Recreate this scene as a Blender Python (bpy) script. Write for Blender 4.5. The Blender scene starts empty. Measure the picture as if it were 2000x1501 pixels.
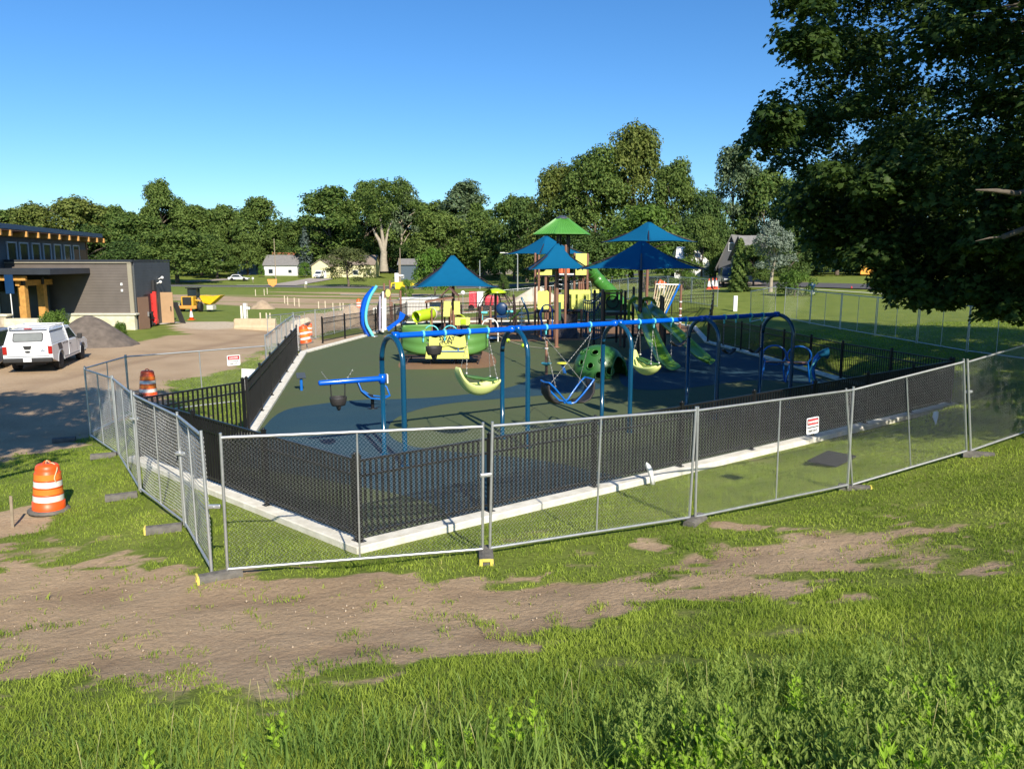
import bpy, bmesh, math, random
import numpy as np
from mathutils import Vector, Matrix
random.seed(7); RNG=np.random.default_rng(11)
R=math.radians
SC=bpy.context.scene; C=SC.collection
# ------------------------------------------------------------ camera
F_PX=1500.0; CX=1000.0; CY=750.5; YH=508.0; CAMH=4.3
PITCH=math.atan((CY-YH)/F_PX)
cd=bpy.data.cameras.new('camera'); cam=bpy.data.objects.new('camera',cd); C.objects.link(cam)
cd.sensor_width=36.0; cd.lens=F_PX/2000*36.0; cd.clip_start=0.1; cd.clip_end=3000
cam.location=(0,0,CAMH); cam.rotation_euler=(math.pi/2-PITCH,0,0); SC.camera=cam
# ------------------------------------------------------------ light
SUN_AZ=Vector((0.363,-0.932)).normalized(); SUN_EL=R(35)
sdir=Vector((SUN_AZ.x*math.cos(SUN_EL),SUN_AZ.y*math.cos(SUN_EL),math.sin(SUN_EL)))
sl=bpy.data.lights.new('sun','SUN'); sl.energy=5.0; sl.angle=R(0.5); sl.color=(1.0,0.92,0.78)
so=bpy.data.objects.new('sun',sl); C.objects.link(so); so.rotation_euler=sdir.to_track_quat('Z','Y').to_euler(); so.location=(30,-60,60)
W=bpy.data.worlds.new('World'); SC.world=W; W.use_nodes=True
nt=W.node_tree; bg=nt.nodes['Background']; sk=nt.nodes.new('ShaderNodeTexSky'); sk.sky_type='NISHITA'
sk.sun_disc=False; sk.sun_elevation=SUN_EL; sk.sun_rotation=math.atan2(SUN_AZ.x,SUN_AZ.y)
sk.air_density=1.0; sk.dust_density=0.4; sk.ozone_density=3.2; sk.altitude=250
hs=nt.nodes.new('ShaderNodeHueSaturation'); hs.inputs['Saturation'].default_value=1.2
nt.links.new(sk.outputs[0],hs.inputs['Color']); tn=nt.nodes.new('ShaderNodeMix'); tn.data_type='RGBA'; tn.blend_type='MULTIPLY'; tn.inputs[0].default_value=1.0; tn.inputs[7].default_value=(.68,.90,1.08,1)
nt.links.new(hs.outputs[0],tn.inputs[6]); nt.links.new(tn.outputs[2],bg.inputs[0]); bg.inputs[1].default_value=0.10
SC.view_settings.view_transform='Standard'; SC.view_settings.look='None'; SC.view_settings.exposure=0.52; SC.view_settings.gamma=1.0
SC.render.engine='CYCLES'
SC.cycles.max_bounces=5; SC.cycles.diffuse_bounces=2; SC.cycles.glossy_bounces=2; SC.cycles.transmission_bounces=3; SC.cycles.transparent_max_bounces=8
SC.cycles.caustics_reflective=False; SC.cycles.caustics_refractive=False
# ------------------------------------------------------------ photo geometry helpers (2000 px wide frame -> world)
def ray(u,v):
    a=(u-CX)/F_PX; b=(CY-v)/F_PX; c,s=math.cos(PITCH),math.sin(PITCH)
    return Vector((a, c+b*s, -s+b*c))
def G(u,v,z=0.0):
    r=ray(u,v); t=(z-CAMH)/r.z; return Vector((r.x*t,r.y*t,z))
def at(u,v,Y):
    r=ray(u,v); t=Y/r.y; return Vector((r.x*t,Y,CAMH+r.z*t))
# ------------------------------------------------------------ noise
def _h(i,j,s): 
    n=(i*374761393+j*668265263+s*974711)&0xffffffff
    n=((n^(n>>13))*1274126177)&0xffffffff
    return ((n^(n>>16))&0xffff)/65535.0
def vnoise(x,y,s=0):
    x=np.asarray(x,float); y=np.asarray(y,float)
    xi=np.floor(x).astype(np.int64); yi=np.floor(y).astype(np.int64); fx=x-xi; fy=y-yi
    fx=fx*fx*(3-2*fx); fy=fy*fy*(3-2*fy)
    a=_h(xi,yi,s); b=_h(xi+1,yi,s); c=_h(xi,yi+1,s); d=_h(xi+1,yi+1,s)
    return (a*(1-fx)+b*fx)*(1-fy)+(c*(1-fx)+d*fx)*fy
def fbm(x,y,s=0,o=3):
    r=0; a=.5; t=0
    for k in range(o): r=r+a*vnoise(np.asarray(x)*2**k,np.asarray(y)*2**k,s+k*17); t+=a; a*=.5
    return r/t
# ------------------------------------------------------------ playground outline and terrain
PG=[(-2.3,11.15),(-8.1,16.3),(-6.5,18.7),(-9.75,35.9),(-8.3,44.3),(-7.4,53.5),(9.6,56.0),(11.8,50.0),(10.3,40.5),(11.2,34.5),(11.9,27.5),(13.1,22.6)]
def inpoly(x,y,P):
    x=np.asarray(x,float); y=np.asarray(y,float); r=np.zeros(x.shape,bool); n=len(P)
    for i in range(n):
        x1,y1=P[i][:2]; x2,y2=P[(i+1)%n][:2]
        c=((y1>y)!=(y2>y)); 
        with np.errstate(divide='ignore',invalid='ignore'):
            xs=(x2-x1)*(y-y1)/((y2-y1) if y2!=y1 else 1e-9)+x1
        r^=c&(x<xs)
    return r
def dpoly(x,y,P):
    x=np.asarray(x,float); y=np.asarray(y,float); d=np.full(x.shape,1e9); n=len(P)
    for i in range(n):
        x1,y1=P[i][:2]; x2,y2=P[(i+1)%n][:2]; dx,dy=x2-x1,y2-y1; L=dx*dx+dy*dy
        t=np.clip(((x-x1)*dx+(y-y1)*dy)/L,0,1)
        d=np.minimum(d,np.hypot(x-x1-t*dx,y-y1-t*dy))
    return np.where(inpoly(x,y,P),-d,d)
CT=[(-3.73,9.41,.26),(-.33,10.24,.22),(2.89,11.81,.14),(6.11,13.41,.2),(8.71,14.25,.6),(12.3,16,1.1),(-5.25,11.83,.04),(-6.83,13.6,.05),
 (-8.95,17,-.17),(-11.1,19.8,-.34),(-11.5,22.9,-.4),(-10,24,-.38),(-8.4,25.6,-.3),(-8.2,13.1,-.13),(-12,12,-.1),(-14,18,-.4),(-20,30,-.42),(-14,30,-.42),(-20,22,-.4),
 (0,8.5,.36),(0,7,.62),(0,5.2,1.05),(0,3.6,1.55),(0,0,2.6),(0,-6,3.4),(-6,8,.2),(-5,5.5,.75),(-4,3.5,1.35),(-6,0,2.3),(-14,4,.9),(6,9.5,.62),(5,7,.95),(4.5,5,1.45),(4,3.3,1.8),(7,0,2.9),(10,8,1.35),(14,10,1.9),(14,4,2.6),
 (16,18,1.3),(15.5,23,.7),(20,22,1.2),(18,30,.7),(16.4,43,.8),(24,35,1.3),(14,52,1.1),(11.6,60,1.2),(9,70,.7),(4.5,76,.1),(-5,70,-.5),(-12,60,-.8),(-12,45,-.6),(-10.9,39.5,-.4),
 (-24,50,-.2),(-30,45,-.2),(-26,58,-.3),(-35,60,-.4),(-16,56,-.8),(-40,35,-.4),(-20,80,-1),(0,100,-.9),(-40,100,-1),(-40,140,-1),(0,140,-1),(-60,175,-.8),(0,175,-.6),(-60,205,.4),(0,205,.4),(-110,205,.6),(40,205,1.5),
 (35,60,1.7),(30,45,1.2),(45,70,2.2),(28,90,2.1),(20,80,1.5),(60,100,2.8),(30,120,2.4),(50,170,2.6),(90,60,3.0),(120,180,3.5),(0,300,1.5),(-150,300,1.5),(150,300,4),(-90,100,-.6),(-80,40,-.4),(-40,10,.2),(40,15,2.5),(60,-10,4),(-40,-20,2)]
_c=np.array(CT); _n=len(CT)
def _k(r): return np.where(r>1e-6,r*r*np.log(r+1e-9),0)
_s=.02; _P=_c[:,:2]*_s
_r=np.hypot(_P[:,None,0]-_P[None,:,0],_P[:,None,1]-_P[None,:,1])
_A=np.zeros((_n+3,_n+3)); _A[:_n,:_n]=_k(_r)+np.eye(_n)*2e-5; _A[:_n,_n]=1; _A[:_n,_n+1:]=_P; _A[_n,:_n]=1; _A[_n+1:,:_n]=_P.T
_w=np.linalg.solve(_A,np.concatenate([_c[:,2],np.zeros(3)]))
def sst(a,b,x): t=np.clip((x-a)/(b-a),0,1); return t*t*(3-2*t)
def T(x,y,smooth=False):
    x=np.atleast_1d(np.asarray(x,float)); y=np.atleast_1d(np.asarray(y,float))
    X=np.clip(x,-400,400)*_s; Y=np.clip(y,-60,400)*_s
    r=np.hypot(X[:,None]-_P[None,:,0],Y[:,None]-_P[None,:,1])
    z=_k(r)@_w[:_n]+_w[_n]+_w[_n+1]*X+_w[_n+2]*Y
    d=dpoly(x,y,PG); w=sst(.15,1.9,d); z=z*w-0.03*(1-w)
    if not smooth:
        near=1-sst(14,40,np.hypot(x,y))
        z=z+np.where(d>.3,1,0)*near*((fbm(x*.9,y*.9,5)-.5)*.07+(fbm(x*3.1,y*3.1,9,2)-.5)*.025)
    return z
def T1(x,y): return float(T([x],[y])[0])
def GT(u,v):
    r=ray(u,v); ts=np.concatenate([np.arange(2.2,60,.05),np.arange(60,400,.5)])
    xs=r.x*ts; ys=r.y*ts; zs=CAMH+r.z*ts
    z=T(xs,ys,True); i=np.argmax(zs<=z)
    return Vector((xs[i],ys[i],z[i]))
def on(x,y,dz=0): return Vector((x,y,T1(x,y)+dz))
# ------------------------------------------------------------ materials
MATS={}
def mat(name,col,rough=.6,metal=0,var=.12,vs=3.0,bump=0,bs=40,spec=.5,trans=0,emit=0,coords='Object',col2=None,coat=0):
    if name in MATS: return MATS[name]
    m=bpy.data.materials.new(name); m.use_nodes=True; n=m.node_tree; b=n.nodes['Principled BSDF']
    b.inputs['Roughness'].default_value=rough; b.inputs['Metallic'].default_value=metal; b.inputs['Specular IOR Level'].default_value=spec
    if coat: b.inputs['Coat Weight'].default_value=coat; b.inputs['Coat Roughness'].default_value=.15
    tc=n.nodes.new('ShaderNodeTexCoord')
    if var>0 or col2:
        no=n.nodes.new('ShaderNodeTexNoise'); no.inputs['Scale'].default_value=vs; no.inputs['Detail'].default_value=4; n.links.new(tc.outputs[coords],no.inputs['Vector'])
        r=n.nodes.new('ShaderNodeValToRGB'); r.color_ramp.elements[0].position=.32; r.color_ramp.elements[1].position=.68
        c2=col2 if col2 else tuple(min(1,c*(1+var)) for c in col)
        c1=col if col2 else tuple(c*(1-var) for c in col)
        r.color_ramp.elements[0].color=(*c1,1); r.color_ramp.elements[1].color=(*c2,1)
        n.links.new(no.outputs['Fac'],r.inputs['Fac']); n.links.new(r.outputs[0],b.inputs['Base Color'])
    else: b.inputs['Base Color'].default_value=(*col,1)
    if bump:
        nb=n.nodes.new('ShaderNodeTexNoise'); nb.inputs['Scale'].default_value=bs; nb.inputs['Detail'].default_value=5; n.links.new(tc.outputs[coords],nb.inputs['Vector'])
        bp=n.nodes.new('ShaderNodeBump'); bp.inputs['Strength'].default_value=bump; bp.inputs['Distance'].default_value=.03
        n.links.new(nb.outputs['Fac'],bp.inputs['Height']); n.links.new(bp.outputs[0],b.inputs['Normal'])
    MATS[name]=m; return m
def leafmat(name,c1,c2,trans=.25,rough=.6,scale=0,dry=None):
    if name in MATS: return MATS[name]
    m=bpy.data.materials.new(name); m.use_nodes=True; n=m.node_tree; b=n.nodes['Principled BSDF']; out=n.nodes['Material Output']
    ge=n.nodes.new('ShaderNodeNewGeometry'); r=n.nodes.new('ShaderNodeValToRGB')
    r.color_ramp.elements[0].color=(*c1,1); r.color_ramp.elements[1].color=(*c2,1)
    oi=n.nodes.new('ShaderNodeObjectInfo')
    mx=n.nodes.new('ShaderNodeMath'); mx.operation='MULTIPLY_ADD'; mx.inputs[1].default_value=.75; 
    m2=n.nodes.new('ShaderNodeMath'); m2.operation='MULTIPLY'; m2.inputs[1].default_value=.25
    n.links.new(oi.outputs['Random'],m2.inputs[0]); n.links.new(ge.outputs['Random Per Island'],mx.inputs[0]); n.links.new(m2.outputs[0],mx.inputs[2])
    src=mx.outputs[0]
    if scale:
        tcn=n.nodes.new('ShaderNodeTexCoord'); nn=n.nodes.new('ShaderNodeTexNoise'); nn.inputs['Scale'].default_value=scale; nn.inputs['Detail'].default_value=4; n.links.new(tcn.outputs['Object'],nn.inputs['Vector'])
        mr_=n.nodes.new('ShaderNodeMapRange'); mr_.inputs['From Min'].default_value=.32; mr_.inputs['From Max'].default_value=.68; n.links.new(nn.outputs['Fac'],mr_.inputs['Value'])
        mm_=n.nodes.new('ShaderNodeMix'); mm_.data_type='FLOAT'; mm_.inputs[0].default_value=.5; n.links.new(mx.outputs[0],mm_.inputs[2]); n.links.new(mr_.outputs[0],mm_.inputs[3]); src=mm_.outputs[0]
    if dry: e_=r.color_ramp.elements; e_[1].position=.85; q_=e_.new(.97); q_.color=(*dry,1)
    n.links.new(src,r.inputs['Fac']); n.links.new(r.outputs[0],b.inputs['Base Color'])
    b.inputs['Roughness'].default_value=rough; b.inputs['Specular IOR Level'].default_value=.14
    tr=n.nodes.new('ShaderNodeBsdfTranslucent'); ms=n.nodes.new('ShaderNodeMixShader'); ms.inputs[0].default_value=trans
    hv=n.nodes.new('ShaderNodeHueSaturation'); hv.inputs['Value'].default_value=1.5; hv.inputs['Saturation'].default_value=1.1
    n.links.new(r.outputs[0],hv.inputs['Color']); n.links.new(hv.outputs[0],tr.inputs['Color'])
    n.links.new(b.outputs[0],ms.inputs[1]); n.links.new(tr.outputs[0],ms.inputs[2]); n.links.new(ms.outputs[0],out.inputs['Surface'])
    MATS[name]=m; return m
# ------------------------------------------------------------ mesh builder
class MB:
    def __init__(s): s.v=[]; s.f=[]; s.sm=[]
    def add(s,vs,fs,smooth=False):
        o=len(s.v); s.v+= [tuple(p) for p in vs]; s.f+=[tuple(i+o for i in f) for f in fs]; s.sm+=[smooth]*len(fs); return s
    def box(s,c,d,rz=0,bev=0,M=None):
        hx,hy,hz=d[0]/2,d[1]/2,d[2]/2
        if bev>0:
            bm=bmesh.new(); bmesh.ops.create_cube(bm,size=1); 
            for v in bm.verts: v.co=Vector((v.co.x*d[0],v.co.y*d[1],v.co.z*d[2]))
            bmesh.ops.bevel(bm,geom=bm.edges[:],offset=bev,segments=2,affect='EDGES',profile=.5)
            vs=[v.co.copy() for v in bm.verts]; bm.verts.index_update(); fs=[[v.index for v in f.verts] for f in bm.faces]; bm.free()
        else:
            vs=[Vector((x*hx,y*hy,z*hz)) for x in(-1,1) for y in(-1,1) for z in(-1,1)]
            fs=[(0,1,3,2),(4,6,7,5),(0,4,5,1),(2,3,7,6),(0,2,6,4),(1,5,7,3)]
        Rm=Matrix.Rotation(rz,3,'Z') if M is None else M
        return s.add([Rm@v+Vector(c) for v in vs],fs,False)
    def tube(s,pts,r,n=8,cap=True,closed=False,smooth=True):
        pts=[Vector(p) for p in pts]; k=len(pts); rr=r if isinstance(r,(list,tuple)) else [r]*k
        vs=[]; up=None
        for i,p in enumerate(pts):
            if closed: d=pts[(i+1)%k]-pts[i-1]
            else: d=pts[min(i+1,k-1)]-pts[max(i-1,0)]
            d.normalize()
            if up is None: up=Vector((0,0,1)) if abs(d.z)<.9 else Vector((1,0,0))
            a=d.cross(up); 
            if a.length<1e-4: a=d.orthogonal()
            a.normalize(); b=a.cross(d).normalized(); up=b
            for j in range(n):
                t=2*math.pi*j/n; vs.append(p+(a*math.cos(t)+b*math.sin(t))*rr[i])
        fs=[]
        for i in range(k if closed else k-1):
            i2=(i+1)%k
            for j in range(n): j2=(j+1)%n; fs.append((i*n+j,i*n+j2,i2*n+j2,i2*n+j))
        s.add(vs,fs,smooth)
        if cap and not closed:
            s.add(vs[:n],[tuple(range(n))[::-1]]); s.add(vs[-n:],[tuple(range(n))])
        return s
    def lathe(s,prof,c=(0,0,0),n=20,M=None,smooth=True,cap=True):
        vs=[];fs=[];k=len(prof)
        for r,z in prof:
            for j in range(n): t=2*math.pi*j/n; vs.append(Vector((r*math.cos(t),r*math.sin(t),z)))
        for i in range(k-1):
            for j in range(n): j2=(j+1)%n; fs.append((i*n+j,i*n+j2,(i+1)*n+j2,(i+1)*n+j))
        if cap: fs.append(tuple(range(n))[::-1]); fs.append(tuple((k-1)*n+j for j in range(n)))
        if M is not None: vs=[M@v for v in vs]
        s.add([v+Vector(c) for v in vs],fs,smooth); return s
    def prism(s,poly,th,o,ax,ay):
        # polygon in plane (ax,ay) at origin o, thickness th along normal (centred)
        ax=Vector(ax).normalized(); ay=Vector(ay).normalized(); nn=ax.cross(ay); o=Vector(o); n=len(poly)
        a=[o+ax*x+ay*y-nn*th/2 for x,y in poly]; b=[p+nn*th for p in a]
        s.add(a+b,[tuple(range(n))[::-1],tuple(range(n,2*n))]+[(i,(i+1)%n,n+(i+1)%n,n+i) for i in range(n)]); return s
    def sheet(s,grid,smooth=True,th=0):
        n=len(grid);m=len(grid[0]); vs=[p for r in grid for p in r]
        fs=[(i*m+j,i*m+j+1,(i+1)*m+j+1,(i+1)*m+j) for i in range(n-1) for j in range(m-1)]
        s.add(vs,fs,smooth); return s
    def ball(s,c,r,n=12,sc=(1,1,1)):
        k=max(5,n//2); prof=[(math.sin(math.pi*i/k)*r if 0<i<k else .0005,-math.cos(math.pi*i/k)*r) for i in range(k+1)]
        return s.lathe(prof,c,n,Matrix.Diagonal(sc))
    def mesh(s,name,org=None):
        me=bpy.data.meshes.new(name); vs=s.v
        if org is not None: vs=[(x-org[0],y-org[1],z-org[2]) for x,y,z in vs]
        me.from_pydata([tuple(v) for v in vs],[],s.f); me.polygons.foreach_set('use_smooth',s.sm); me.update(); return me
def npmesh(name,V,Fc,k,smooth=False):
    me=bpy.data.meshes.new(name); V=np.ascontiguousarray(V,np.float32); Fc=np.ascontiguousarray(Fc,np.int32)
    me.vertices.add(len(V)); me.vertices.foreach_set('co',V.ravel()); me.loops.add(Fc.size); me.loops.foreach_set('vertex_index',Fc.ravel())
    nf=Fc.size//k; me.polygons.add(nf); me.polygons.foreach_set('loop_start',np.arange(nf,dtype=np.int32)*k)
    if smooth: me.polygons.foreach_set('use_smooth',np.ones(nf,bool))
    me.update(calc_edges=True); return me
def tag(o,label,cat,group=None):
    o['label']=label; o['category']=cat
    if group: o['group']=group
    return o
def link(name,me,m=None,parent=None):
    o=bpy.data.objects.new(name,me); C.objects.link(o)
    if m is not None and len(me.materials)==0: me.materials.append(m)
    if parent is not None: o.parent=parent
    return o
def thing(name,label,cat,loc=(0,0,0),rz=0,group=None):
    o=bpy.data.objects.new(name,None); C.objects.link(o); o.empty_display_size=.2; o.location=loc; o.rotation_euler=(0,0,rz)
    return tag(o,label,cat,group)
def part(name,mb,m,t,world=False,label=None):
    org=None
    if world:
        q=t; L=Vector((0,0,0))
        while q is not None: L=L+q.location; q=q.parent
        org=L
    o=link(name,mb.mesh(name,org),m,t)
    if label: o['label']=label
    return o
def solo(name,mb,m,label,cat,group=None,loc=None,world=False,rz=0):
    org=None
    if world and loc is not None: org=loc
    o=link(name,mb.mesh(name,org),m)
    if loc is not None: o.location=loc
    o.rotation_euler=(0,0,rz); return tag(o,label,cat,group)
def struct(name,mb_or_me,m,kind='structure'):
    me=mb_or_me.mesh(name) if isinstance(mb_or_me,MB) else mb_or_me
    o=link(name,me,m); o['kind']=kind; return o
def kids(o): return [q for q in bpy.data.objects if q.parent==o]
_KC={}
def dup(root,loc=None,rz=None,label=None,M=None,scale=None):
    if root.name not in _KC: _KC[root.name]=[(c,kids(c)) for c in kids(root)]
    r=root.copy(); C.objects.link(r)
    for c,gs in _KC[root.name]:
        q=c.copy(); C.objects.link(q); q.parent=r
        for g in gs: h=g.copy(); C.objects.link(h); h.parent=q
    if M is not None: r.matrix_world=M
    if loc is not None: r.location=loc
    if rz is not None: r.rotation_euler=(0,0,rz)
    if scale is not None: r.scale=scale
    if label: r['label']=label
    return r
def arc(c,r,a0,a1,n,ax=(1,0,0),ay=(0,0,1)):
    ax=Vector(ax);ay=Vector(ay);c=Vector(c)
    return [c+ax*(r*math.cos(a0+(a1-a0)*i/n))+ay*(r*math.sin(a0+(a1-a0)*i/n)) for i in range(n+1)]
def lerp(a,b,t): return Vector(a)+(Vector(b)-Vector(a))*t
def text_mesh(body,size,name='lettering',ext=.002,align='CENTER',bold=.0):
    cu=bpy.data.curves.new('txt','FONT'); cu.body=body; cu.size=size; cu.extrude=ext; cu.align_x=align; cu.offset=bold; cu.resolution_u=2
    o=bpy.data.objects.new('txt',cu); C.objects.link(o); dg=bpy.context.evaluated_depsgraph_get(); me=bpy.data.meshes.new_from_object(o.evaluated_get(dg)); 
    bpy.data.objects.remove(o); me.name=name; return me
# ------------------------------------------------------------ grass / dirt distribution (world polygons)
def wp(pts): return [tuple(GT(u,v))[:2] for u,v in pts]
TRACK=wp([(-60,1040),(60,1062),(200,1095),(400,1140),(600,1148),(900,1135),(1100,1125),(1300,1085),(1500,1045),(1700,1005),(1850,985),(1850,1010),(1900,1100),(1700,1150),(1500,1180),(1300,1195),(1150,1225),(1000,1262),(850,1270),(700,1300),(560,1340),(440,1355),(330,1370),(220,1330),(100,1325),(-60,1345)])
LANE=wp([(-80,705),(100,690),(180,672),(260,672),(360,652),(345,640),(460,634),(545,634),(600,612),(640,612),(598,690),(560,655),(505,690),(430,728),(330,745),(318,792),(262,800),(176,846),(140,868),(60,888),(-80,915)])
SANDS=[wp([(330,636),(350,629),(450,628),(520,633),(500,640),(380,644)])]
DIRT2=[wp([(20,1000),(60,985),(110,1003),(80,1035),(-40,1060),(-40,1010)]),wp([(500,735),(520,690),(600,690),(560,770),(505,840),(485,840)]),wp([(595,690),(600,668),(640,662),(720,650),(700,662)])]
FIELD=wp([(345,590),(345,572),(560,571),(760,571),(960,575),(1060,583),(1100,600),(900,640),(700,625),(620,610),(500,597)])
MOUNDF=wp([(600,650),(630,610),(720,604),(780,600),(780,650),(700,640)])
def dirt(x,y):
    x=np.asarray(x,float); y=np.asarray(y,float)
    n1=fbm(x*1.1+3,y*1.9,21,4); n2=fbm(x*.35,y*.35,31,3); n3=fbm(x*4,y*6,41,2)
    d=dpoly(x,y,TRACK)
    thin=sst(-.5,6.5,x)*.52+.05
    rut=.16*np.sin((y-.42*x)*3.1+n2*3)*sst(-1,3,x)
    a=sst(.9,-.7,d+(n1-.5)*2.3+(n2-.5)*1.6+(n3-.5)*1.3)-thin*(1.25*n1+.5*n3)+rut*(.4+thin)
    a=np.clip((a-.12)/.7,0,1)
    b=sst(.6,-.5,dpoly(x,y,LANE)+(n1-.5)*1.6+(n3-.5)*.6)
    o=np.maximum(a,b)
    for P in DIRT2+SANDS: o=np.maximum(o,sst(.25,-.15,dpoly(x,y,P)+(n1-.5)*.5))
    f=sst(6,-2,dpoly(x,y,FIELD)+(fbm(x*.05,y*.12,3)-.5)*16); fs=fbm(x*.04,y*.22,77,3)
    o=np.maximum(o,f*np.clip((fs-.36)*5,0,1)*.9)
    o=np.maximum(o,sst(.6,-.4,dpoly(x,y,MOUNDF)+(n1-.5)*2)*.9)
    # bare specks in the lawn
    o=np.maximum(o,np.clip((n2*.4+n1*.6-.60)*5,0,1)*(1-sst(20,40,y))*.62)
    return np.clip(o,0,1)
def axis(segs):
    r=[segs[0][0]]
    for a,b,s in segs:
        n=max(1,int(round((b-a)/s))); r+=[a+(b-a)*(i+1)/n for i in range(n)]
    return np.array(r)
xs=axis([(-2500,-400,350),(-400,-120,14),(-120,-40,4),(-40,-20,1.0),(-20,-12,.4),(-12,12,.16),(12,20,.4),(20,40,1.0),(40,120,4),(120,400,14),(400,2500,350)])
ys=axis([(-400,-40,40),(-40,0,2),(0,2.5,.4),(2.5,20,.14),(20,32,.4),(32,80,1.2),(80,240,3),(240,400,10),(400,2500,350)])
XX,YY=np.meshgrid(xs,ys,indexing='xy'); X=XX.ravel(); Y=YY.ravel()
Z=np.concatenate([T(X[i:i+20000],Y[i:i+20000]) for i in range(0,len(X),20000)])
nx,ny=len(xs),len(ys); ii=np.arange(nx*ny).reshape(ny,nx)
Fq=np.stack([ii[:-1,:-1],ii[:-1,1:],ii[1:,1:],ii[1:,:-1]],-1).reshape(-1,4)
DM=dirt(X,Y)
def dline(x,y,P):
    d=np.full(x.shape,1e9)
    for (x1,y1),(x2,y2) in zip(P[:-1],P[1:]):
        dx,dy=x2-x1,y2-y1; t=np.clip(((x-x1)*dx+(y-y1)*dy)/(dx*dx+dy*dy),0,1); s_=np.sign(dx*(y-y1)-dy*(x-x1)); q=np.hypot(x-x1-t*dx,y-y1-t*dy); d=np.where(q<np.abs(d),q*s_,d)
    return d
CL=wp([(-200,1180),(0,1200),(300,1230),(600,1225),(1000,1190),(1400,1130),(1800,1030),(2200,960)])
wob=(fbm(X*.3,Y*.3,61,2)-.5)*.5; dl=dline(X,Y,CL)+wob
RUT=np.zeros(len(X))
for o_,w_,a_ in ((-.85,.28,1),(.8,.3,.9),(-.3,.15,.5),(1.4,.2,.6),(-1.45,.15,.5)): RUT=np.maximum(RUT,a_*np.exp(-((dl-o_)/w_)**2))
RUT*=np.clip((fbm(X*1.5,Y*1.5,63,3)-.3)*3,0,1)*np.clip(DM*1.4,0,1)*(np.abs(X)<11)*(Y<14)
L2=GT(40,800); RL=np.exp(-((dline(X,Y,[tuple(GT(-60,790))[:2],tuple(GT(300,700))[:2],tuple(GT(560,640))[:2]])+(fbm(X*.2,Y*.2,66,2)-.5)*2)/.35)**2)*(Y<60)*DM*.8
RUT=np.maximum(RUT,RL)
Z=Z-.028*RUT+DM*(Y<16)*(np.abs(X)<12)*(fbm(X*3.3,Y*3.3,71,3)-.5)*.03
me=npmesh('ground',np.stack([X,Y,Z],1),Fq,4,True)
sand=np.zeros(len(X))
for P in SANDS: sand=np.maximum(sand,sst(.3,-.3,dpoly(X,Y,P)))
ca=me.color_attributes.new('soil','FLOAT_COLOR','POINT'); col=np.stack([DM,sand,RUT,np.ones(len(X))],1).astype(np.float32); ca.data.foreach_set('color',col.ravel())
gm=bpy.data.materials.new('lawn_and_soil'); gm.use_nodes=True; n=gm.node_tree; b=n.nodes['Principled BSDF']; L=n.links.new
tc=n.nodes.new('ShaderNodeTexCoord'); at_=n.nodes.new('ShaderNodeAttribute'); at_.attribute_name='soil'; sp=n.nodes.new('ShaderNodeSeparateColor'); L(at_.outputs['Color'],sp.inputs[0])
def nz(scale,detail=5,rough=.55,vec=None):
    q=n.nodes.new('ShaderNodeTexNoise'); q.inputs['Scale'].default_value=scale; q.inputs['Detail'].default_value=detail; q.inputs['Roughness'].default_value=rough
    L(vec if vec is not None else tc.outputs['Object'],q.inputs['Vector']); return q
def ramp(inp,els):
    r=n.nodes.new('ShaderNodeValToRGB'); 
    while len(r.color_ramp.elements)<len(els): r.color_ramp.elements.new(.5)
    for e,(p,c) in zip(r.color_ramp.elements,els): e.position=p; e.color=(*c,1)
    L(inp,r.inputs['Fac']); return r
def mixc(f,a,b_):
    q=n.nodes.new('ShaderNodeMix'); q.data_type='RGBA'; 
    if isinstance(f,float): q.inputs[0].default_value=f
    else: L(f,q.inputs[0])
    L(a,q.inputs[6]); L(b_,q.inputs[7]); return q.outputs[2]
g1=ramp(nz(.9).outputs['Fac'],[(.3,(.12,.165,.025)),(.52,(.195,.25,.04)),(.72,(.26,.29,.065))])
g2=ramp(nz(14,6,.7).outputs['Fac'],[(.3,(.075,.07,.022)),(.5,(.12,.15,.03)),(.7,(.20,.25,.05))])
grass=mixc(.5,g1.outputs[0],g2.outputs[0])
d1=ramp(nz(.5,6).outputs['Fac'],[(.3,(.31,.215,.13)),(.5,(.425,.305,.19)),(.72,(.50,.37,.24))])
d2=ramp(nz(22,6,.75).outputs['Fac'],[(.32,(.22,.15,.09)),(.55,(.44,.32,.20)),(.8,(.68,.54,.38))])
dirt0=mixc(.42,d1.outputs[0],d2.outputs[0])
rc=n.nodes.new('ShaderNodeRGB'); rc.outputs[0].default_value=(.27,.185,.115,1); rm=n.nodes.new('ShaderNodeMath'); rm.operation='MULTIPLY'; rm.inputs[1].default_value=.85; L(sp.outputs['Blue'],rm.inputs[0])
dirtc=mixc(rm.outputs[0],dirt0,rc.outputs[0])
sandc=ramp(nz(6,5).outputs['Fac'],[(.3,(.45,.36,.25)),(.7,(.62,.52,.38))])
dd=mixc(sp.outputs['Green'],dirtc,sandc.outputs[0])
mm=n.nodes.new('ShaderNodeMath'); mm.operation='MULTIPLY_ADD'; mm.inputs[1].default_value=.55; L(nz(7,6,.7).outputs['Fac'],mm.inputs[0]); L(sp.outputs['Red'],mm.inputs[2])
mr=n.nodes.new('ShaderNodeMapRange'); mr.inputs['From Min'].default_value=.62; mr.inputs['From Max'].default_value=.92; L(mm.outputs[0],mr.inputs['Value'])
L(mixc(mr.outputs[0],grass,dd),b.inputs['Base Color']); b.inputs['Roughness'].default_value=.95; b.inputs['Specular IOR Level'].default_value=.15
bp=n.nodes.new('ShaderNodeBump'); bp.inputs['Strength'].default_value=.7; bp.inputs['Distance'].default_value=.06; L(nz(9,9,.68).outputs['Fac'],bp.inputs['Height']); L(bp.outputs[0],b.inputs['Normal'])
struct('ground',me,gm)
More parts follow.
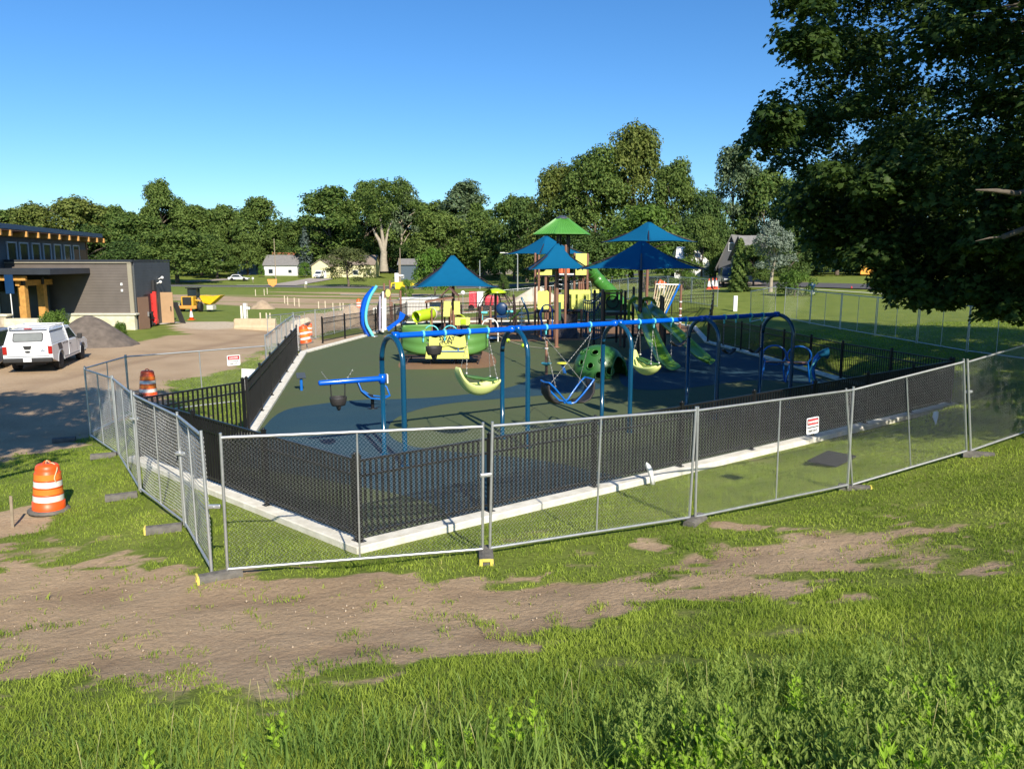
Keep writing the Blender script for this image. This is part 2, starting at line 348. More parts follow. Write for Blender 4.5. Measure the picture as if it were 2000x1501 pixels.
# ------------------------------------------------------------ grass blades
LG=leafmat('grass_blade',(.075,.145,.016),(.38,.465,.075),.38,.6,.7,(.42,.36,.16))
LG2=leafmat('grass_blade_tall',(.055,.12,.02),(.26,.37,.085),.38,.6,.8,(.5,.42,.2))
def blades(name,P,h,w,m,lean=.5,seg=2,up=0.0):
    k=len(P); a=RNG.uniform(0,2*math.pi,k); hh=h*RNG.uniform(.5,1.3,k)*(.45+1.1*fbm(P[:,0]*2.3,P[:,1]*2.3,301,3)); ww=w*RNG.uniform(.7,1.3,k); ln=lean*RNG.uniform(.1,1.2,k)*hh; la=RNG.uniform(0,2*math.pi,k)
    dx=np.stack([np.cos(a)*ww,np.sin(a)*ww,np.zeros(k)],1)/2; ld=np.stack([np.cos(la)*ln,np.sin(la)*ln,np.zeros(k)],1); Z_=np.zeros((k,3)); Z_[:,2]=hh
    P=P-np.array([0,0,.006])
    v0=P-dx; v1=P+dx; m0=P+Z_*.55+ld*.35-dx*.8; m1=P+Z_*.55+ld*.35+dx*.8; tp=P+Z_*np.array([1,1,.92])+ld
    V=np.stack([v0,v1,m1,m0,tp],1).reshape(-1,3); o=np.arange(k)[:,None]*5
    # quad + triangle as 3 triangles
    Fc=np.concatenate([o+np.array([[0,1,2]]),o+np.array([[0,2,3]]),o+np.array([[3,2,4]])],1).reshape(-1,3)
    me=npmesh(name,V,Fc,3); return link(name,me,m)
def scatter(n,x0,x1,y0,y1,dens=None,seed=1,vis=True):
    x=RNG.uniform(x0,x1,n); y=RNG.uniform(y0,y1,n)
    if vis: k=np.abs(x)<.72*y+3.2; x=x[k];y=y[k]
    g=(1-dirt(x,y)); cl=fbm(x*4.3,y*4.3,191,3); g=np.clip(g**1.6+np.clip((cl-.60)*5,0,1)*.55*(g>.02),0,1)*np.where(g<.75,np.clip((cl-.38)*6,0,1),1)
    dt=dpoly(x,y,TRACK); g=np.maximum(g,np.where(dt<0,np.clip((cl-.54)*7,0,1)*np.exp(dt/.55)*.75+np.clip((cl-.66)*7,0,1)*.25,0)*(y<14))
    g=g*np.clip(.12+1.15*fbm(x*1.7,y*1.7,91,3)+.35*fbm(x*.5,y*.5,93,2)-.15,0,1)
    if dens is not None: g=g*dens(x,y)
    k=(RNG.uniform(0,1,len(x))<g)&(dpoly(x,y,PG)>.33); x=x[k];y=y[k]
    z=np.concatenate([T(x[i:i+20000],y[i:i+20000]) for i in range(0,len(x),20000)]) if len(x) else np.zeros(0)
    return np.stack([x,y,z],1)
def gobj(o,label=None): o['kind']='stuff'; 
gobj(blades('grass',scatter(400000,-9,9,2.2,8.2),.062,.0075,LG,.9))
gobj(blades('grass',scatter(60000,-7,7,2.4,6.5,lambda x,y: np.clip((6.3-y+.25*x)*.6,0,1)),.11,.008,LG2,.8))
gobj(blades('grass',scatter(350000,-16,16,8,18),.052,.011,LG,.9))
gobj(blades('grass',scatter(260000,-26,28,17,40),.06,.024,LG,.9))
gobj(blades('grass',scatter(30000,-6,6,2.2,5.4,lambda x,y: np.clip((5.0-y+.22*x)*.8,0,1)*np.clip((fbm(x*1.3,y*1.3,5)-.38)*5,0,1)),.24,.010,LG2,.6))
# pebbles on the dirt
k=3800; x=RNG.uniform(-8,8,k); y=RNG.uniform(3,12,k); m_=dirt(x,y)>.7; x=x[m_];y=y[m_]; s=.004+.016*RNG.uniform(0,1,len(x))**4; z=T(x,y)
oct_=np.array([[1,0,0],[-1,0,0],[0,1,0],[0,-1,0],[0,0,1],[0,0,-1]],float); V=(np.stack([x,y,z+.003],1)[:,None,:]+oct_[None]*s[:,None,None]*RNG.uniform(.6,1.2,(len(x),6,1))).reshape(-1,3)
of=np.array([[0,2,4],[2,1,4],[1,3,4],[3,0,4],[2,0,5],[1,2,5],[3,1,5],[0,3,5]]); Fc=(np.arange(len(x))[:,None,None]*6+of[None]).reshape(-1,3)
o=link('pebbles',npmesh('pebbles',V,Fc,3),mat('pebble',(.24,.17,.11),.9,col2=(.52,.43,.32),vs=30)); o['kind']='stuff'
# ------------------------------------------------------------ weeds at the bottom of the view
LW=[leafmat('weed_leaf',(.11,.18,.03),(.38,.48,.11),.38,.6,1.5),leafmat('weed_leaf_bright',(.18,.32,.02),(.38,.56,.06),.4,.6)]
def weed_mesh(kind,seed):
    r=random.Random(seed); vs=[];fs=[]
    stems=r.randint(3,6) if kind==0 else r.randint(2,4)
    for s_ in range(stems):
        a=r.uniform(0,6.28); q=Vector((math.cos(a)*r.uniform(0,.09),math.sin(a)*r.uniform(0,.09),0)); d=Vector((math.cos(a)*.22,math.sin(a)*.22,1)).normalized(); h=r.uniform(.16,.36)
        nl=int(h/.03)
        # stem
        o=len(vs); p=Vector((.0025,0,0)); vs+=[q-p,q+p,q+d*h+p*.4,q+d*h-p*.4]; fs.append((o,o+1,o+2,o+3))
        for i in range(nl):
            t=.15+.85*i/nl; base=q+d*h*t; la=i*2.4+r.uniform(-.4,.4); L_=r.uniform(.055,.085)*(1.25-.8*t); tilt=r.uniform(.15,.7)+t*.5
            lobes=[(0,1)] if kind==0 else [(-.75,.6),(-.35,.85),(0,1),(.35,.85),(.75,.6)]
            for off,ls in lobes:
                dr=Vector((math.cos(la+off)*math.cos(tilt),math.sin(la+off)*math.cos(tilt),math.sin(tilt))); sd=dr.cross(Vector((0,0,1))).normalized(); nn=sd.cross(dr)
                w=L_*(.185 if kind==0 else .09); l=L_*ls
                b0=base+dr*l*.06; o=len(vs)
                vs+=[b0,b0+dr*l*.5+sd*w,b0+dr*l-nn*-.0,b0+dr*l*.5-sd*w,b0+dr*l*.5-nn*w*.35]
                fs+=[(o,o+1,o+4),(o+1,o+2,o+4),(o+2,o+3,o+4),(o+3,o,o+4)]
    me=bpy.data.meshes.new('weed'); me.from_pydata([tuple(v) for v in vs],[],fs); me.update(); me.materials.append(LW[kind]); return me
WM=[[weed_mesh(0,s) for s in range(6)],[weed_mesh(1,s+50) for s in range(5)]]
def join_weeds(kind,n,fn,name):
    P=[]; 
    while len(P)<n:
        x=random.uniform(-3.6,5); y=random.uniform(2.6,6.0)
        if abs(x)<.72*y+.4 and random.random()<fn(x,y): P.append((x,y))
    z=T(np.array([p[0] for p in P]),np.array([p[1] for p in P])); VV=[];FF=[];o=0
    base=[(np.array([v.co[:] for v in m_.vertices]),[tuple(p.vertices) for p in m_.polygons]) for m_ in WM[kind]]
    for (x,y),zz in zip(P,z):
        v,f=random.choice(base); a=random.uniform(0,6.28); s=random.uniform(.5,1.15)*(.7+.65*float(fbm([x*1.2],[y*1.2],81)[0]))*(1.0 if y<4.6 else .75); c_,s_=math.cos(a)*s,math.sin(a)*s
        VV.append(np.stack([v[:,0]*c_-v[:,1]*s_+x,v[:,0]*s_+v[:,1]*c_+y,v[:,2]*s+zz],1)); FF+= [tuple(i+o for i in q) for q in f]; o+=len(v)
    me=bpy.data.meshes.new(name); V=np.concatenate(VV); me.from_pydata(V.tolist(),[],FF); me.update(); ob=link(name,me,LW[kind]); ob['kind']='stuff'; return ob
join_weeds(0,950,lambda x,y: float(np.clip((x-.35-(y-3.0)*.15)*1.1,0,1)*np.clip((5.6-y)*.9,0,1)*np.clip((fbm([x*1.9],[y*1.9],8)[0]-.30)*5,0,1)),'weeds')
join_weeds(1,260,lambda x,y: float(np.clip((4.6-y)*1.5,0,1)*np.clip((fbm([x*1.1+7],[y*1.1],18)[0]-.5)*9,0,1)*(1.0 if x>-.6 else .35)),'weeds')
# seed stalks standing over the grass
mb=MB()
for _ in range(46):
    x=random.uniform(-2.6,3.2); y=random.uniform(3.1,5.4); z=T1(x,y); h=random.uniform(.22,.42); dx=random.uniform(-.06,.06); mb.tube([(x,y,z),(x+dx*.4,y,z+h*.6),(x+dx,y,z+h)],[.0014,.0012,.0028],4); mb.tube([(x+dx,y,z+h),(x+dx*1.3,y,z+h+.05)],[.004,.001],4)
o=link('seed_stalks',mb.mesh('seed_stalks'),mat('dry_straw',(.42,.38,.16),.8,col2=(.25,.32,.08),vs=2)); o['kind']='stuff'
# ------------------------------------------------------------ playground surface
def flat(name,poly,z,m,kind='structure',cuts=True):
    bm=bmesh.new(); vs=[bm.verts.new((x,y,z)) for x,y in poly]; f=bm.faces.new(vs); bmesh.ops.triangulate(bm,faces=[f],quad_method='BEAUTY',ngon_method='EAR_CLIP')
    me=bpy.data.meshes.new(name); bm.normal_update()
    for f in bm.faces:
        if f.normal.z<0: f.normal_flip()
    bm.to_mesh(me); bm.free(); o=link(name,me,m); o['kind']=kind; return o
def rubber(name,c1,c2,c3):
    m=bpy.data.materials.new(name); m.use_nodes=True; n=m.node_tree; b=n.nodes['Principled BSDF']; tc=n.nodes.new('ShaderNodeTexCoord')
    v=n.nodes.new('ShaderNodeTexNoise'); v.inputs['Scale'].default_value=55; v.inputs['Detail'].default_value=3; n.links.new(tc.outputs['Object'],v.inputs['Vector'])
    r=n.nodes.new('ShaderNodeValToRGB'); r.color_ramp.elements[0].position=.35; r.color_ramp.elements[1].position=.65; r.color_ramp.elements[0].color=(*c1,1); r.color_ramp.elements[1].color=(*c2,1)
    v2=n.nodes.new('ShaderNodeTexNoise'); v2.inputs['Scale'].default_value=.7; v2.inputs['Detail'].default_value=4; n.links.new(tc.outputs['Object'],v2.inputs['Vector'])
    mx=n.nodes.new('ShaderNodeMix'); mx.data_type='RGBA'; mx.blend_type='MIX'; mr=n.nodes.new('ShaderNodeMapRange'); mr.inputs['From Min'].default_value=.45; mr.inputs['From Max'].default_value=.75; mr.inputs['To Max'].default_value=.4
    n.links.new(v2.outputs['Fac'],mr.inputs['Value']); n.links.new(mr.outputs[0],mx.inputs[0]); n.links.new(v.outputs['Fac'],r.inputs['Fac']); n.links.new(r.outputs[0],mx.inputs[6]); mx.inputs[7].default_value=(*c3,1)
    n.links.new(mx.outputs[2],b.inputs['Base Color']); b.inputs['Roughness'].default_value=.85; b.inputs['Specular IOR Level'].default_value=.25
    bp=n.nodes.new('ShaderNodeBump'); bp.inputs['Strength'].default_value=.4; bp.inputs['Distance'].default_value=.01; n.links.new(v.outputs['Fac'],bp.inputs['Height']); n.links.new(bp.outputs[0],b.inputs['Normal'])
    return m
RG=rubber('green_rubber',(.05,.072,.03),(.115,.14,.062),(.10,.10,.052)); RB=rubber('blue_rubber',(.010,.034,.056),(.030,.08,.11),(.04,.08,.095)); RBR=rubber('brown_rubber',(.14,.075,.04),(.30,.18,.10),(.24,.14,.085))
flat('playground_surface',PG,.0,RG)
def smooth(poly,it=2):
    for _ in range(it):
        q=[]; k=len(poly)
        for i in range(k):
            a=poly[i]; b_=poly[(i+1)%k]; q+=[(a[0]*.75+b_[0]*.25,a[1]*.75+b_[1]*.25),(a[0]*.25+b_[0]*.75,a[1]*.25+b_[1]*.75)]
        poly=q
    return poly
def gp(pts): return [tuple(G(u,v))[:2] for u,v in pts]
def clipin(poly,m=.12):
    # keep an overlay inside the playground outline
    out=[]; c_=(1.5,28)
    for x,y in poly:
        for _ in range(60):
            if dpoly([x],[y],PG)[0]<-m: break
            x+= (c_[0]-x)*.02; y+=(c_[1]-y)*.02
        out.append((x,y))
    return out
flat('blue_surface',clipin(smooth(gp([(452,905),(500,852),(545,800),(620,789),(700,780),(800,779),(900,772),(1000,757),(1040,738),(1080,728),(1130,737),(1180,752),(1180,758),(1110,768),(1020,775),(870,787),(800,803),(762,822),(756,850),(790,869),(850,879),(960,888),(1060,898),(1130,913),(1190,926),(1235,936),(1100,972),(950,1003),(878,1022),(865,990),(790,966),(690,948),(600,930),(500,915)]),2)),.004,RB)
flat('blue_surface',clipin(smooth(gp([(1215,700),(1290,672),(1372,668),(1420,680),(1500,702),(1600,738),(1640,754),(1560,748),(1480,740),(1400,750),(1330,760),(1250,763),(1205,750)]),2)),.004,RB)
flat('brown_surface',smooth(gp([(770,722),(790,695),(850,684),(930,682),(962,690),(972,707),(960,718),(900,720),(840,721)]),2),.004,RBR)
flat('brown_surface',clipin(smooth(gp([(735,657),(790,664),(850,656),(900,650),(950,658),(1000,668),(1100,665),(1160,664),(1210,655),(1290,652),(1390,644),(1395,622),(1360,608),(1200,600),(1000,601),(900,602),(850,618),(870,640),(790,650)]),2)),.004,RBR)
CONC=mat('concrete',(.62,.58,.48),.85,var=0,col2=(.80,.77,.68),vs=5,bump=.4,bs=30)
def strip_curb(name,pts,w0,w1,zt,m):
    mb=MB()
    n=len(pts); N=[]
    for i in range(n):
        a=Vector(pts[max(i-1,0)]); b_=Vector(pts[min(i+1,n-1)]); d=(b_-a).normalized(); N.append(Vector((-d.y,d.x)))
    cl_=(Vector(pts[0])-Vector(pts[-1])).length<1e-3; M_=[1.0]*n
    for i in range(n):
        pv=Vector(pts[i-1] if i>0 else (pts[-2] if cl_ else pts[0])); nx_=Vector(pts[i+1] if i<n-1 else (pts[1] if cl_ else pts[-1])); c_=Vector(pts[i])
        d1=(c_-pv); d2_=(nx_-c_); d1=d1.normalized() if d1.length>1e-6 else d2_.normalized(); d2_=d2_.normalized() if d2_.length>1e-6 else d1
        bs=(d1+d2_).normalized(); N[i]=Vector((-bs.y,bs.x))/max(.35,bs.dot(d1))
    r=[]
    for p,q in zip(pts,N):
        p=Vector(p); r.append([Vector((*(p+q*w0),-.25)),Vector((*(p+q*w0),zt-.015)),Vector((*(p+q*(w0+.015)),zt)),Vector((*(p+q*(w1-.015)),zt)),Vector((*(p+q*w1),zt-.015)),Vector((*(p+q*w1),-.25))])
    mb.sheet(r,False); return struct(name,mb,m)
def dens(pts,step=.8):
    o=[]
    for a,b_ in zip(pts[:-1],pts[1:]):
        k=max(1,int((Vector(b_)-Vector(a)).length/step)); o+=[tuple(Vector(a)+(Vector(b_)-Vector(a))*i/k) for i in range(k)]
    return o+[pts[-1]]
strip_curb('kerb',dens(PG+[PG[0]]),-.10,.20,.085,CONC)
# ------------------------------------------------------------ shared materials
GALV=mat('galvanised_steel',(.55,.56,.56),.42,.75,var=.1,vs=9); WIRE=mat('chain_wire',(.74,.75,.74),.5,.1,var=.15,vs=5)
BLACK=mat('black_powder_coat',(.012,.012,.013),.38,.1,var=.2,vs=4); FOOT=mat('fence_foot_rubber',(.13,.12,.105),.9,var=.3,vs=8,bump=.4); YEL=mat('yellow_reflector',(.75,.62,.12),.5,var=.12,vs=9)
WHT=mat('white_paint',(.8,.8,.78),.45,var=.04); RED=mat('sign_red',(.62,.02,.03),.5,var=.05); BLKT=mat('black_print',(.02,.02,.02),.6,var=0)
# ------------------------------------------------------------ temporary chain link panels
PW,PH=3.6,1.83
def panel_parts(wire_bulge=0):
    fr=MB(); r=.021
    fr.tube([(0,0,0),(0,0,PH+.03)],r,8); fr.tube([(PW,0,0),(PW,0,PH+.03)],r,8)
    fr.tube([(0,0,PH-.03),(PW,0,PH-.03)],r,8); fr.tube([(0,0,.06),(PW,0,.06)],r,8)
    st=MB(); st.tube([(PW/2,0,.06),(PW/2,0,PH-.03)],.015,6)
    ties=MB()
    for i in range(1,12): ties.tube([(i*.3,-.024,PH-.06),(i*.3+.006,0,PH),(i*.3,.024,PH-.055)],.0035,4)
    return fr,st,ties
def chain_mesh(w=PW,h=PH,pitch=.057,rw=.0015,seed=0,coarse=False):
    # woven zigzag wires hanging in the frame, with a slow ripple
    nW=int((w-.05)/pitch); step=pitch/2; nz_=int((h-.12)/step)
    rr=random.Random(seed); a1,a2=rr.uniform(0,6),rr.uniform(0,6)
    V=[];F=[]
    kz=np.arange(nz_+1)
    for i in range(nW+1):
        x0=.025+i*pitch; sg=1
        x=x0+np.where(kz%2==0,0,pitch)*1.0-0; z=.08+kz*step
        x=np.clip(x,.02,w-.02)
        x=x+.012*np.sin(z*4+a1+x0*2)*np.sin(z*1.7); y=.018+.022*np.sin(x*2.1+a1)*np.sin(z*1.9+a2)+.004*((kz%2)*2-1)
        P=np.stack([x,y,z],1); o=len(V)*0
        base=sum(len(q) for q in V)
        off=np.array([[-rw,0,0],[rw*.5,rw*.9,0],[rw*.5,-rw*.9,0]])
        Q=(P[:,None,:]+off[None]).reshape(-1,3); V.append(Q)
        ii=np.arange(nz_)[:,None]*3+base
        for j in range(3):
            j2=(j+1)%3; F.append(np.concatenate([ii+j,ii+j2,ii+3+j2,ii+3+j],1))
    return npmesh('chain_link_mesh',np.concatenate(V),np.concatenate(F),4)
_fr,_st,_ti=panel_parts()
ME_FR=_fr.mesh('panel_frame'); ME_ST=_st.mesh('mid_rail'); ME_TI=_ti.mesh('wire_ties')
for m_ in (ME_FR,ME_ST,ME_TI): m_.materials.append(GALV)
ME_CH=[chain_mesh(seed=s) for s in range(3)]
for m_ in ME_CH: m_.materials.append(WIRE)
ME_CF=chain_mesh(pitch=.085,rw=.0017,seed=4); ME_CF.materials.append(WIRE)
panels=[]
def panel(P0,P1,label,group,far=False,lean=0.0):
    P0=Vector(P0);P1=Vector(P1); d=P1-P0; Ln=d.length; ax=d.normalized(); up=Vector((0,0,1)); up=(up-ax*up.dot(ax)).normalized()
    if lean: up=(up+ax*lean).normalized(); 
    ay=up.cross(ax).normalized()
    M=Matrix((( ax.x,ay.x,up.x,P0.x),(ax.y,ay.y,up.y,P0.y),(ax.z,ay.z,up.z,P0.z),(0,0,0,1)))@Matrix.Diagonal((Ln/PW,1,1,1))
    t=thing('temporary_fence',label,'fence panel',group=group); t.matrix_world=M
    link('panel_frame',ME_FR,None,t); link('mid_rail',ME_ST,None,t)
    link('chain_link_mesh',ME_CF if far else ME_CH[len(panels)%3],None,t)
    if not far: pass
    panels.append(t); return t
GRP='temporary chain link fence panels'
A=[Vector(p) for p in [(-3.73,9.41,.3),(-.36,10.22,.27),(2.89,11.81,.18),(6.11,13.41,.24),(8.71,14.25,.66),(12.2,15.55,1.30)]]
offs=Vector((.1,.03,0))
fl=['front chain link panel at the sharp near corner, left of the yellow-ended foot','front chain link panel second from the near corner, low in the middle of the view','front chain link panel third from the near corner, carrying the danger sign','front chain link panel tilting up the slope behind the dark ground mat','shaded chain link panel leaning at the right edge of the view']
for i in range(5): panel(A[i]+(offs*.5),A[i+1]-(offs*.5),fl[i],GRP)
Lp=[Vector(p) for p in [(-3.88,9.43,.3),(-5.25,11.83,.08),(-6.83,13.61,.12),(-8.95,17.02,-.12),(-11.13,19.81,-.31)]]
ll=['side chain link panel just left of the near corner','leaning chain link panel second to the left of the near corner','chain link panel beside the orange drum in tree shade','farthest chain link panel of the left side, at the dirt road corner']
for i in range(4):
    d=(Lp[i+1]-Lp[i]).normalized()*.06
    panel(Lp[i+1]-d,Lp[i]+d,ll[i],GRP)
Rp=[Vector(p) for p in [(-11.3,20.1,-.32),(-11.6,22.9,-.36),(-8.2,25.5,-.32)]]
panel(Rp[0],Rp[1],'short oblique chain link panel turning along the dirt road',GRP,True); panel(Rp[1],Rp[2],'chain link panel beside the dirt road, carrying a small danger sign',GRP,True)
def run(a,b,n,lab,names=None):
    a=Vector(a);b=Vector(b)
    for i in range(n):
        p=a+(b-a)*(i/n); q=a+(b-a)*((i+1)/n); d=(q-p).normalized()*.05; p=p+d;q=q-d
        if names: panel((p.x,p.y,T1(p.x,p.y)+.03),(q.x,q.y,T1(q.x,q.y)+.03),names[i],GRP,True)
        else: panel((p.x,p.y,T1(p.x,p.y)+.03),(q.x,q.y,T1(q.x,q.y)+.03),lab,GRP,True)
run((-8.3,25.7),(-11.0,39.8),4,'one of the overlapping chain link panels seen edge-on outside the black fence on the left')
run((-13.1,41.0),(-12.0,57.0),4,'one of the far left chain link panels in front of the sandy dirt mound')
run((-12.0,57.0),(-5.0,68.0),4,'one of the chain link panels behind the blue arches and white tubes')
run((-5.0,68.0),(9.0,70.0),4,'one of the most distant chain link panels, behind the play towers')
run((9.0,70.0),(14.0,52.5),5,'one of the chain link panels on the far right rise behind the rope climber')
run((13.7,44.2),(15.9,46.4),1,'short dense-looking chain link panel seen edge-on at the far right lawn corner')
run((16.1,45.6),(18.3,27.0),6,'one of the chain link panels running across the right hand lawn')
# clamps and feet
def clamp(P,z):
    mb=MB(); mb.box((0,0,0),(.16,.05,.05),bev=.01); mb.tube([(0,-.04,0),(0,.04,0)],.01,6); return mb
cl0=None
for i,(p,h,lb) in enumerate([(A[1],1.12,'steel clamp joining the two front fence posts above the yellow-ended foot'),(A[4]+Vector((-.12,0,0)),1.2,'steel clamp on the tilted post pair at the right'),(Lp[0]+Vector((.08,0,0)),.9,'steel clamp holding the near corner posts together'),(Lp[1],1.2,'steel clamp on the second left post pair'),(Lp[2],1.35,'steel clamp on the leaning left post pair')]):
    o=solo('post_clamp',clamp(p,h),GALV,lb,'clamp','clamps joining fence panels'); o.location=p+Vector((0,-.0,h)); o.rotation_euler=(0,0,.25 if i<2 else 0)
def foot(loc,rz,lab,yel=True,tilt=0,s=1):
    t=thing('rubber_foot_block',lab,'fence foot',loc,rz,'rubber feet under the fence posts'); t.rotation_euler=(tilt,0,rz); t.scale=(.85,.85,.7)
    mb=MB(); prof=[(-.13,0),(-.11,.12),(-.06,.15),(.06,.15),(.11,.12),(.13,0)]
    mb.prism([(x,z-.04) for x,z in prof],.62,(0,0,0),(1,0,0),(0,0,1)); 
    for yy in (-.17,0,.17): mb.lathe([(.034,.105),(.034,.114),(.022,.114),(.022,.08)],(0,yy,0),10)
    part('foot_body',mb,FOOT,t)
    if yel:
        e=MB()
        for sy in (-1,): 
            e.box((-.085,sy*.325,.035),(.05,.03,.15)); e.box((.085,sy*.325,.035),(.05,.03,.15)); e.box((0,sy*.325,.09),(.14,.03,.05))
        part('yellow_end',e,YEL,t)
    return t
def gz(v): return Vector((v.x,v.y,T1(v.x,v.y)))
foot(gz(Lp[0])+Vector((.12,-.05,.02)),-1.05,'dark rubber foot with a yellow end under the near corner posts')
foot(gz(A[1])+Vector((0,-.12,.04)),.06,'square-looking rubber foot with a yellow end under the first front joint')
foot(gz(A[2])+Vector((.05,0,.02)),-.6,'half buried rubber foot under the second front joint',False)
foot(gz(A[3])+Vector((.1,.05,.02)),1.25,'rubber foot with a pale end under the third front joint')
foot(gz(A[4])+Vector((.15,-.05,.03)),1.2,'weathered brown foot under the tilted right post pair',False)
foot(gz(Lp[1])+Vector((-.3,-.1,.03)),-1.2,'rubber foot with a cream end under the second left post pair')
foot(gz(Lp[2])+Vector((-.3,-.1,.02)),-1.1,'grey foot under the leaning left posts',False)
foot(gz(Lp[3])+Vector((-.3,-.1,.02)),-1.2,'grass-hidden foot under the shaded left posts',False)
foot(gz(Lp[4])+Vector((-.5,-.35,.02)),-1.2,'small dark foot on the road edge in the shade',False)
# ------------------------------------------------------------ signs
def danger_sign(loc,face,w,h,lab,roll=0):
    t=thing('danger_sign',lab,'sign',loc); t.rotation_euler=(0,roll,face)
    mb=MB(); r=.03
    poly=[(x+cx_*(w/2-r),z) for x,z,cx_ in []]
    pts=[]
    for cx_,cz,a0 in ((w/2-r,h/2-r,0),(-w/2+r,h/2-r,90),(-w/2+r,-h/2+r,180),(w/2-r,-h/2+r,270)):
        pts+=[(cx_+r*math.cos(R(a0+a)),cz+r*math.sin(R(a0+a))) for a in (0,30,60,90)]
    mb.prism(pts,.006,(0,0,0),(1,0,0),(0,0,1)); part('board',mb,WHT,t)
    mb=MB(); mb.box((0,-.0045,h*.24),(w*.88,.003,h*.36)); part('black_band',mb,BLKT,t)
    mb=MB(); pts=[(w*.40*math.cos(R(a)),h*.155*math.sin(R(a))) for a in range(0,360,15)]; pts=[(max(-w*.41,min(w*.41,x*1.35)),z*1.12) for x,z in pts]
    mb.prism(pts,.003,(0,-.0075,h*.24),(1,0,0),(0,0,1)); part('red_panel',mb,RED,t)
    for body,sz,z,m_ in (('DANGER',h*.2,h*.17,WHT),('CONSTRUCTION AREA',h*.085,-h*.12,BLKT),('KEEP OUT',h*.15,-h*.36,BLKT)):
        me=text_mesh(body,sz,bold=.002); o=link('lettering',me,m_,t); o.location=(0,-.0105 if m_ is WHT else -.005,z); o.rotation_euler=(math.pi/2,0,0)
    return t
d=(A[3]-A[2]).normalized(); p=A[2]+(A[3]-A[2])*.70+Vector((0,0,1.28)); ang=math.atan2(d.y,d.x)
danger_sign(p+Vector((d.y,-d.x,0))*.035,ang,.29,.29,'white and red danger sign wired to the front chain link fence',-.06)
q=Rp[1]+(Rp[2]-Rp[1])*.74+Vector((0,0,1.42)); dd=(Rp[2]-Rp[1]).normalized()
danger_sign(q+Vector((dd.y,-dd.x,0))*.05,math.atan2(dd.y,dd.x),.42,.34,'small danger sign on the fence beside the dirt road')
# notice board by the left black fence
nb=at(485,741,25.3); mb=MB(); mb.box((0,0,0),(.44,.012,.72)); t=thing('notice_sheet','tilted white printed notice sheet leaning on a post outside the left black fence','notice',nb,.1); t.rotation_euler=(0,.06,.1); part('sheet',mb,WHT,t)
mb=MB(); rr=random.Random(3)
for i in range(9): mb.box((rr.uniform(-.13,.1),-.009,.28-.07*i),(rr.uniform(.05,.16),.004,.022))
part('printed_lines',mb,mat('pale_print',(.30,.40,.45),.7,var=.2),t)
# plastic bags and scraps caught at the fence
def scrap(name,pts,w,lab,cat,m=None):
    mb=MB(); g=[]
    for i,p in enumerate(pts):
        p=Vector(p); ww=w[i] if isinstance(w,list) else w; g.append([p+Vector((-ww,0,0)),p+Vector((0,-.03,.01)),p+Vector((ww,.01,0))])
    mb.sheet(g); o=solo(name,mb,m or WHT,lab,cat,loc=pts[0],world=True); so_=o.modifiers.new('thick','SOLIDIFY'); so_.thickness=.006; return o
a=at(1270,936,14.6)+Vector((0,-.28,0)); scrap('paper_scrap',[a+Vector((.0,0,-.02)),a+Vector((-.02,0,.12)),a+Vector((-.06,.02,.26)),a+Vector((-.1,.03,.36)),a+Vector((-.13,.03,.42))],[.05,.045,.06,.05,.005],'white torn cardboard strip standing against the kerb','litter')
a=at(1828,842,17.2); scrap('plastic_bag',[a,a+Vector((.02,0,.12)),a+Vector((-.02,0,.2)),a+Vector((-.04,0,.34)),a+Vector((-.02,.02,.46))],[.05,.06,.02,.07,.06],'white crumpled plastic bag hanging low behind the tilted panel','litter')
# ------------------------------------------------------------ black picket fences
BH=1.32
def picket_fence(pts,lab,ends=True,base=None,sp=.098,panel_l=2.4,th=.033):
    p0=Vector((*pts[0],0)); z0=0
    t=thing('picket_fence',lab,'fence',(pts[0][0],pts[0][1],.085),group='black picket fence runs round the playground')
    rails=MB();pk=MB()
    for a,b_ in zip(pts[:-1],pts[1:]):
        a=Vector((*a,.085));b_=Vector((*b_,.085))
        if base: a.z=base[0]; b_.z=base[1]
        L_=(b_-a).length; n=max(1,round(L_/panel_l)); d=(b_-a).normalized(); rz=math.atan2(d.y,d.x)
        for i in range(n+1):
            if i==0 and a is not None and (a.xy-Vector(pts[0])).length>.01: continue
            q=a+(b_-a)*i/n; mb=MB(); mb.box((q.x,q.y,q.z+BH/2),(.064,.064,BH+.02),rz); mb.box((q.x,q.y,q.z+BH+.02),(.078,.078,.02),rz); mb.ball((q.x,q.y,q.z+BH+.035),.03,8); mb.box((q.x,q.y,q.z+.006),(.13,.13,.012),rz)
            part('fence_post',mb,BLACK,t,True)
        for z in (.12,BH-.30,BH-.06):
            c=(a+b_)/2; M=Matrix.Rotation(rz,3,'Z')@Matrix.Rotation(-math.atan2(b_.z-a.z,L_),3,'Y'); rails.box((c.x,c.y,c.z+z),(L_,.036,.036),M=M)
        k=int(L_/sp)
        for i in range(1,k): q=a+(b_-a)*i/k; pk.box((q.x,q.y,q.z+BH/2+.005),(th,th,BH-.13),rz)
    part('rails',rails,BLACK,t,True); part('pickets',pk,BLACK,t,True); return t
picket_fence([PG[0],PG[-1]],'long black picket fence along the front of the playground')
picket_fence([(-2.36,11.2),PG[1]],'black picket fence going left from the near corner of the playground',panel_l=2.6)
picket_fence([(-8.05,16.4),(-6.62,18.65)],'short black picket fence with the lawn showing through, beside the left drum',panel_l=2.7,sp=.125)
picket_fence([(-6.6,18.85),(-9.62,34.2)],'black picket fence running away along the left side of the playground',th=.017,sp=.105,panel_l=2.5)
picket_fence([(-9.75,39.4),(-8.5,44.3),(-7.7,50.5)],'black picket fence beside the blue arches on the far left',th=.017,sp=.105,panel_l=2.5)
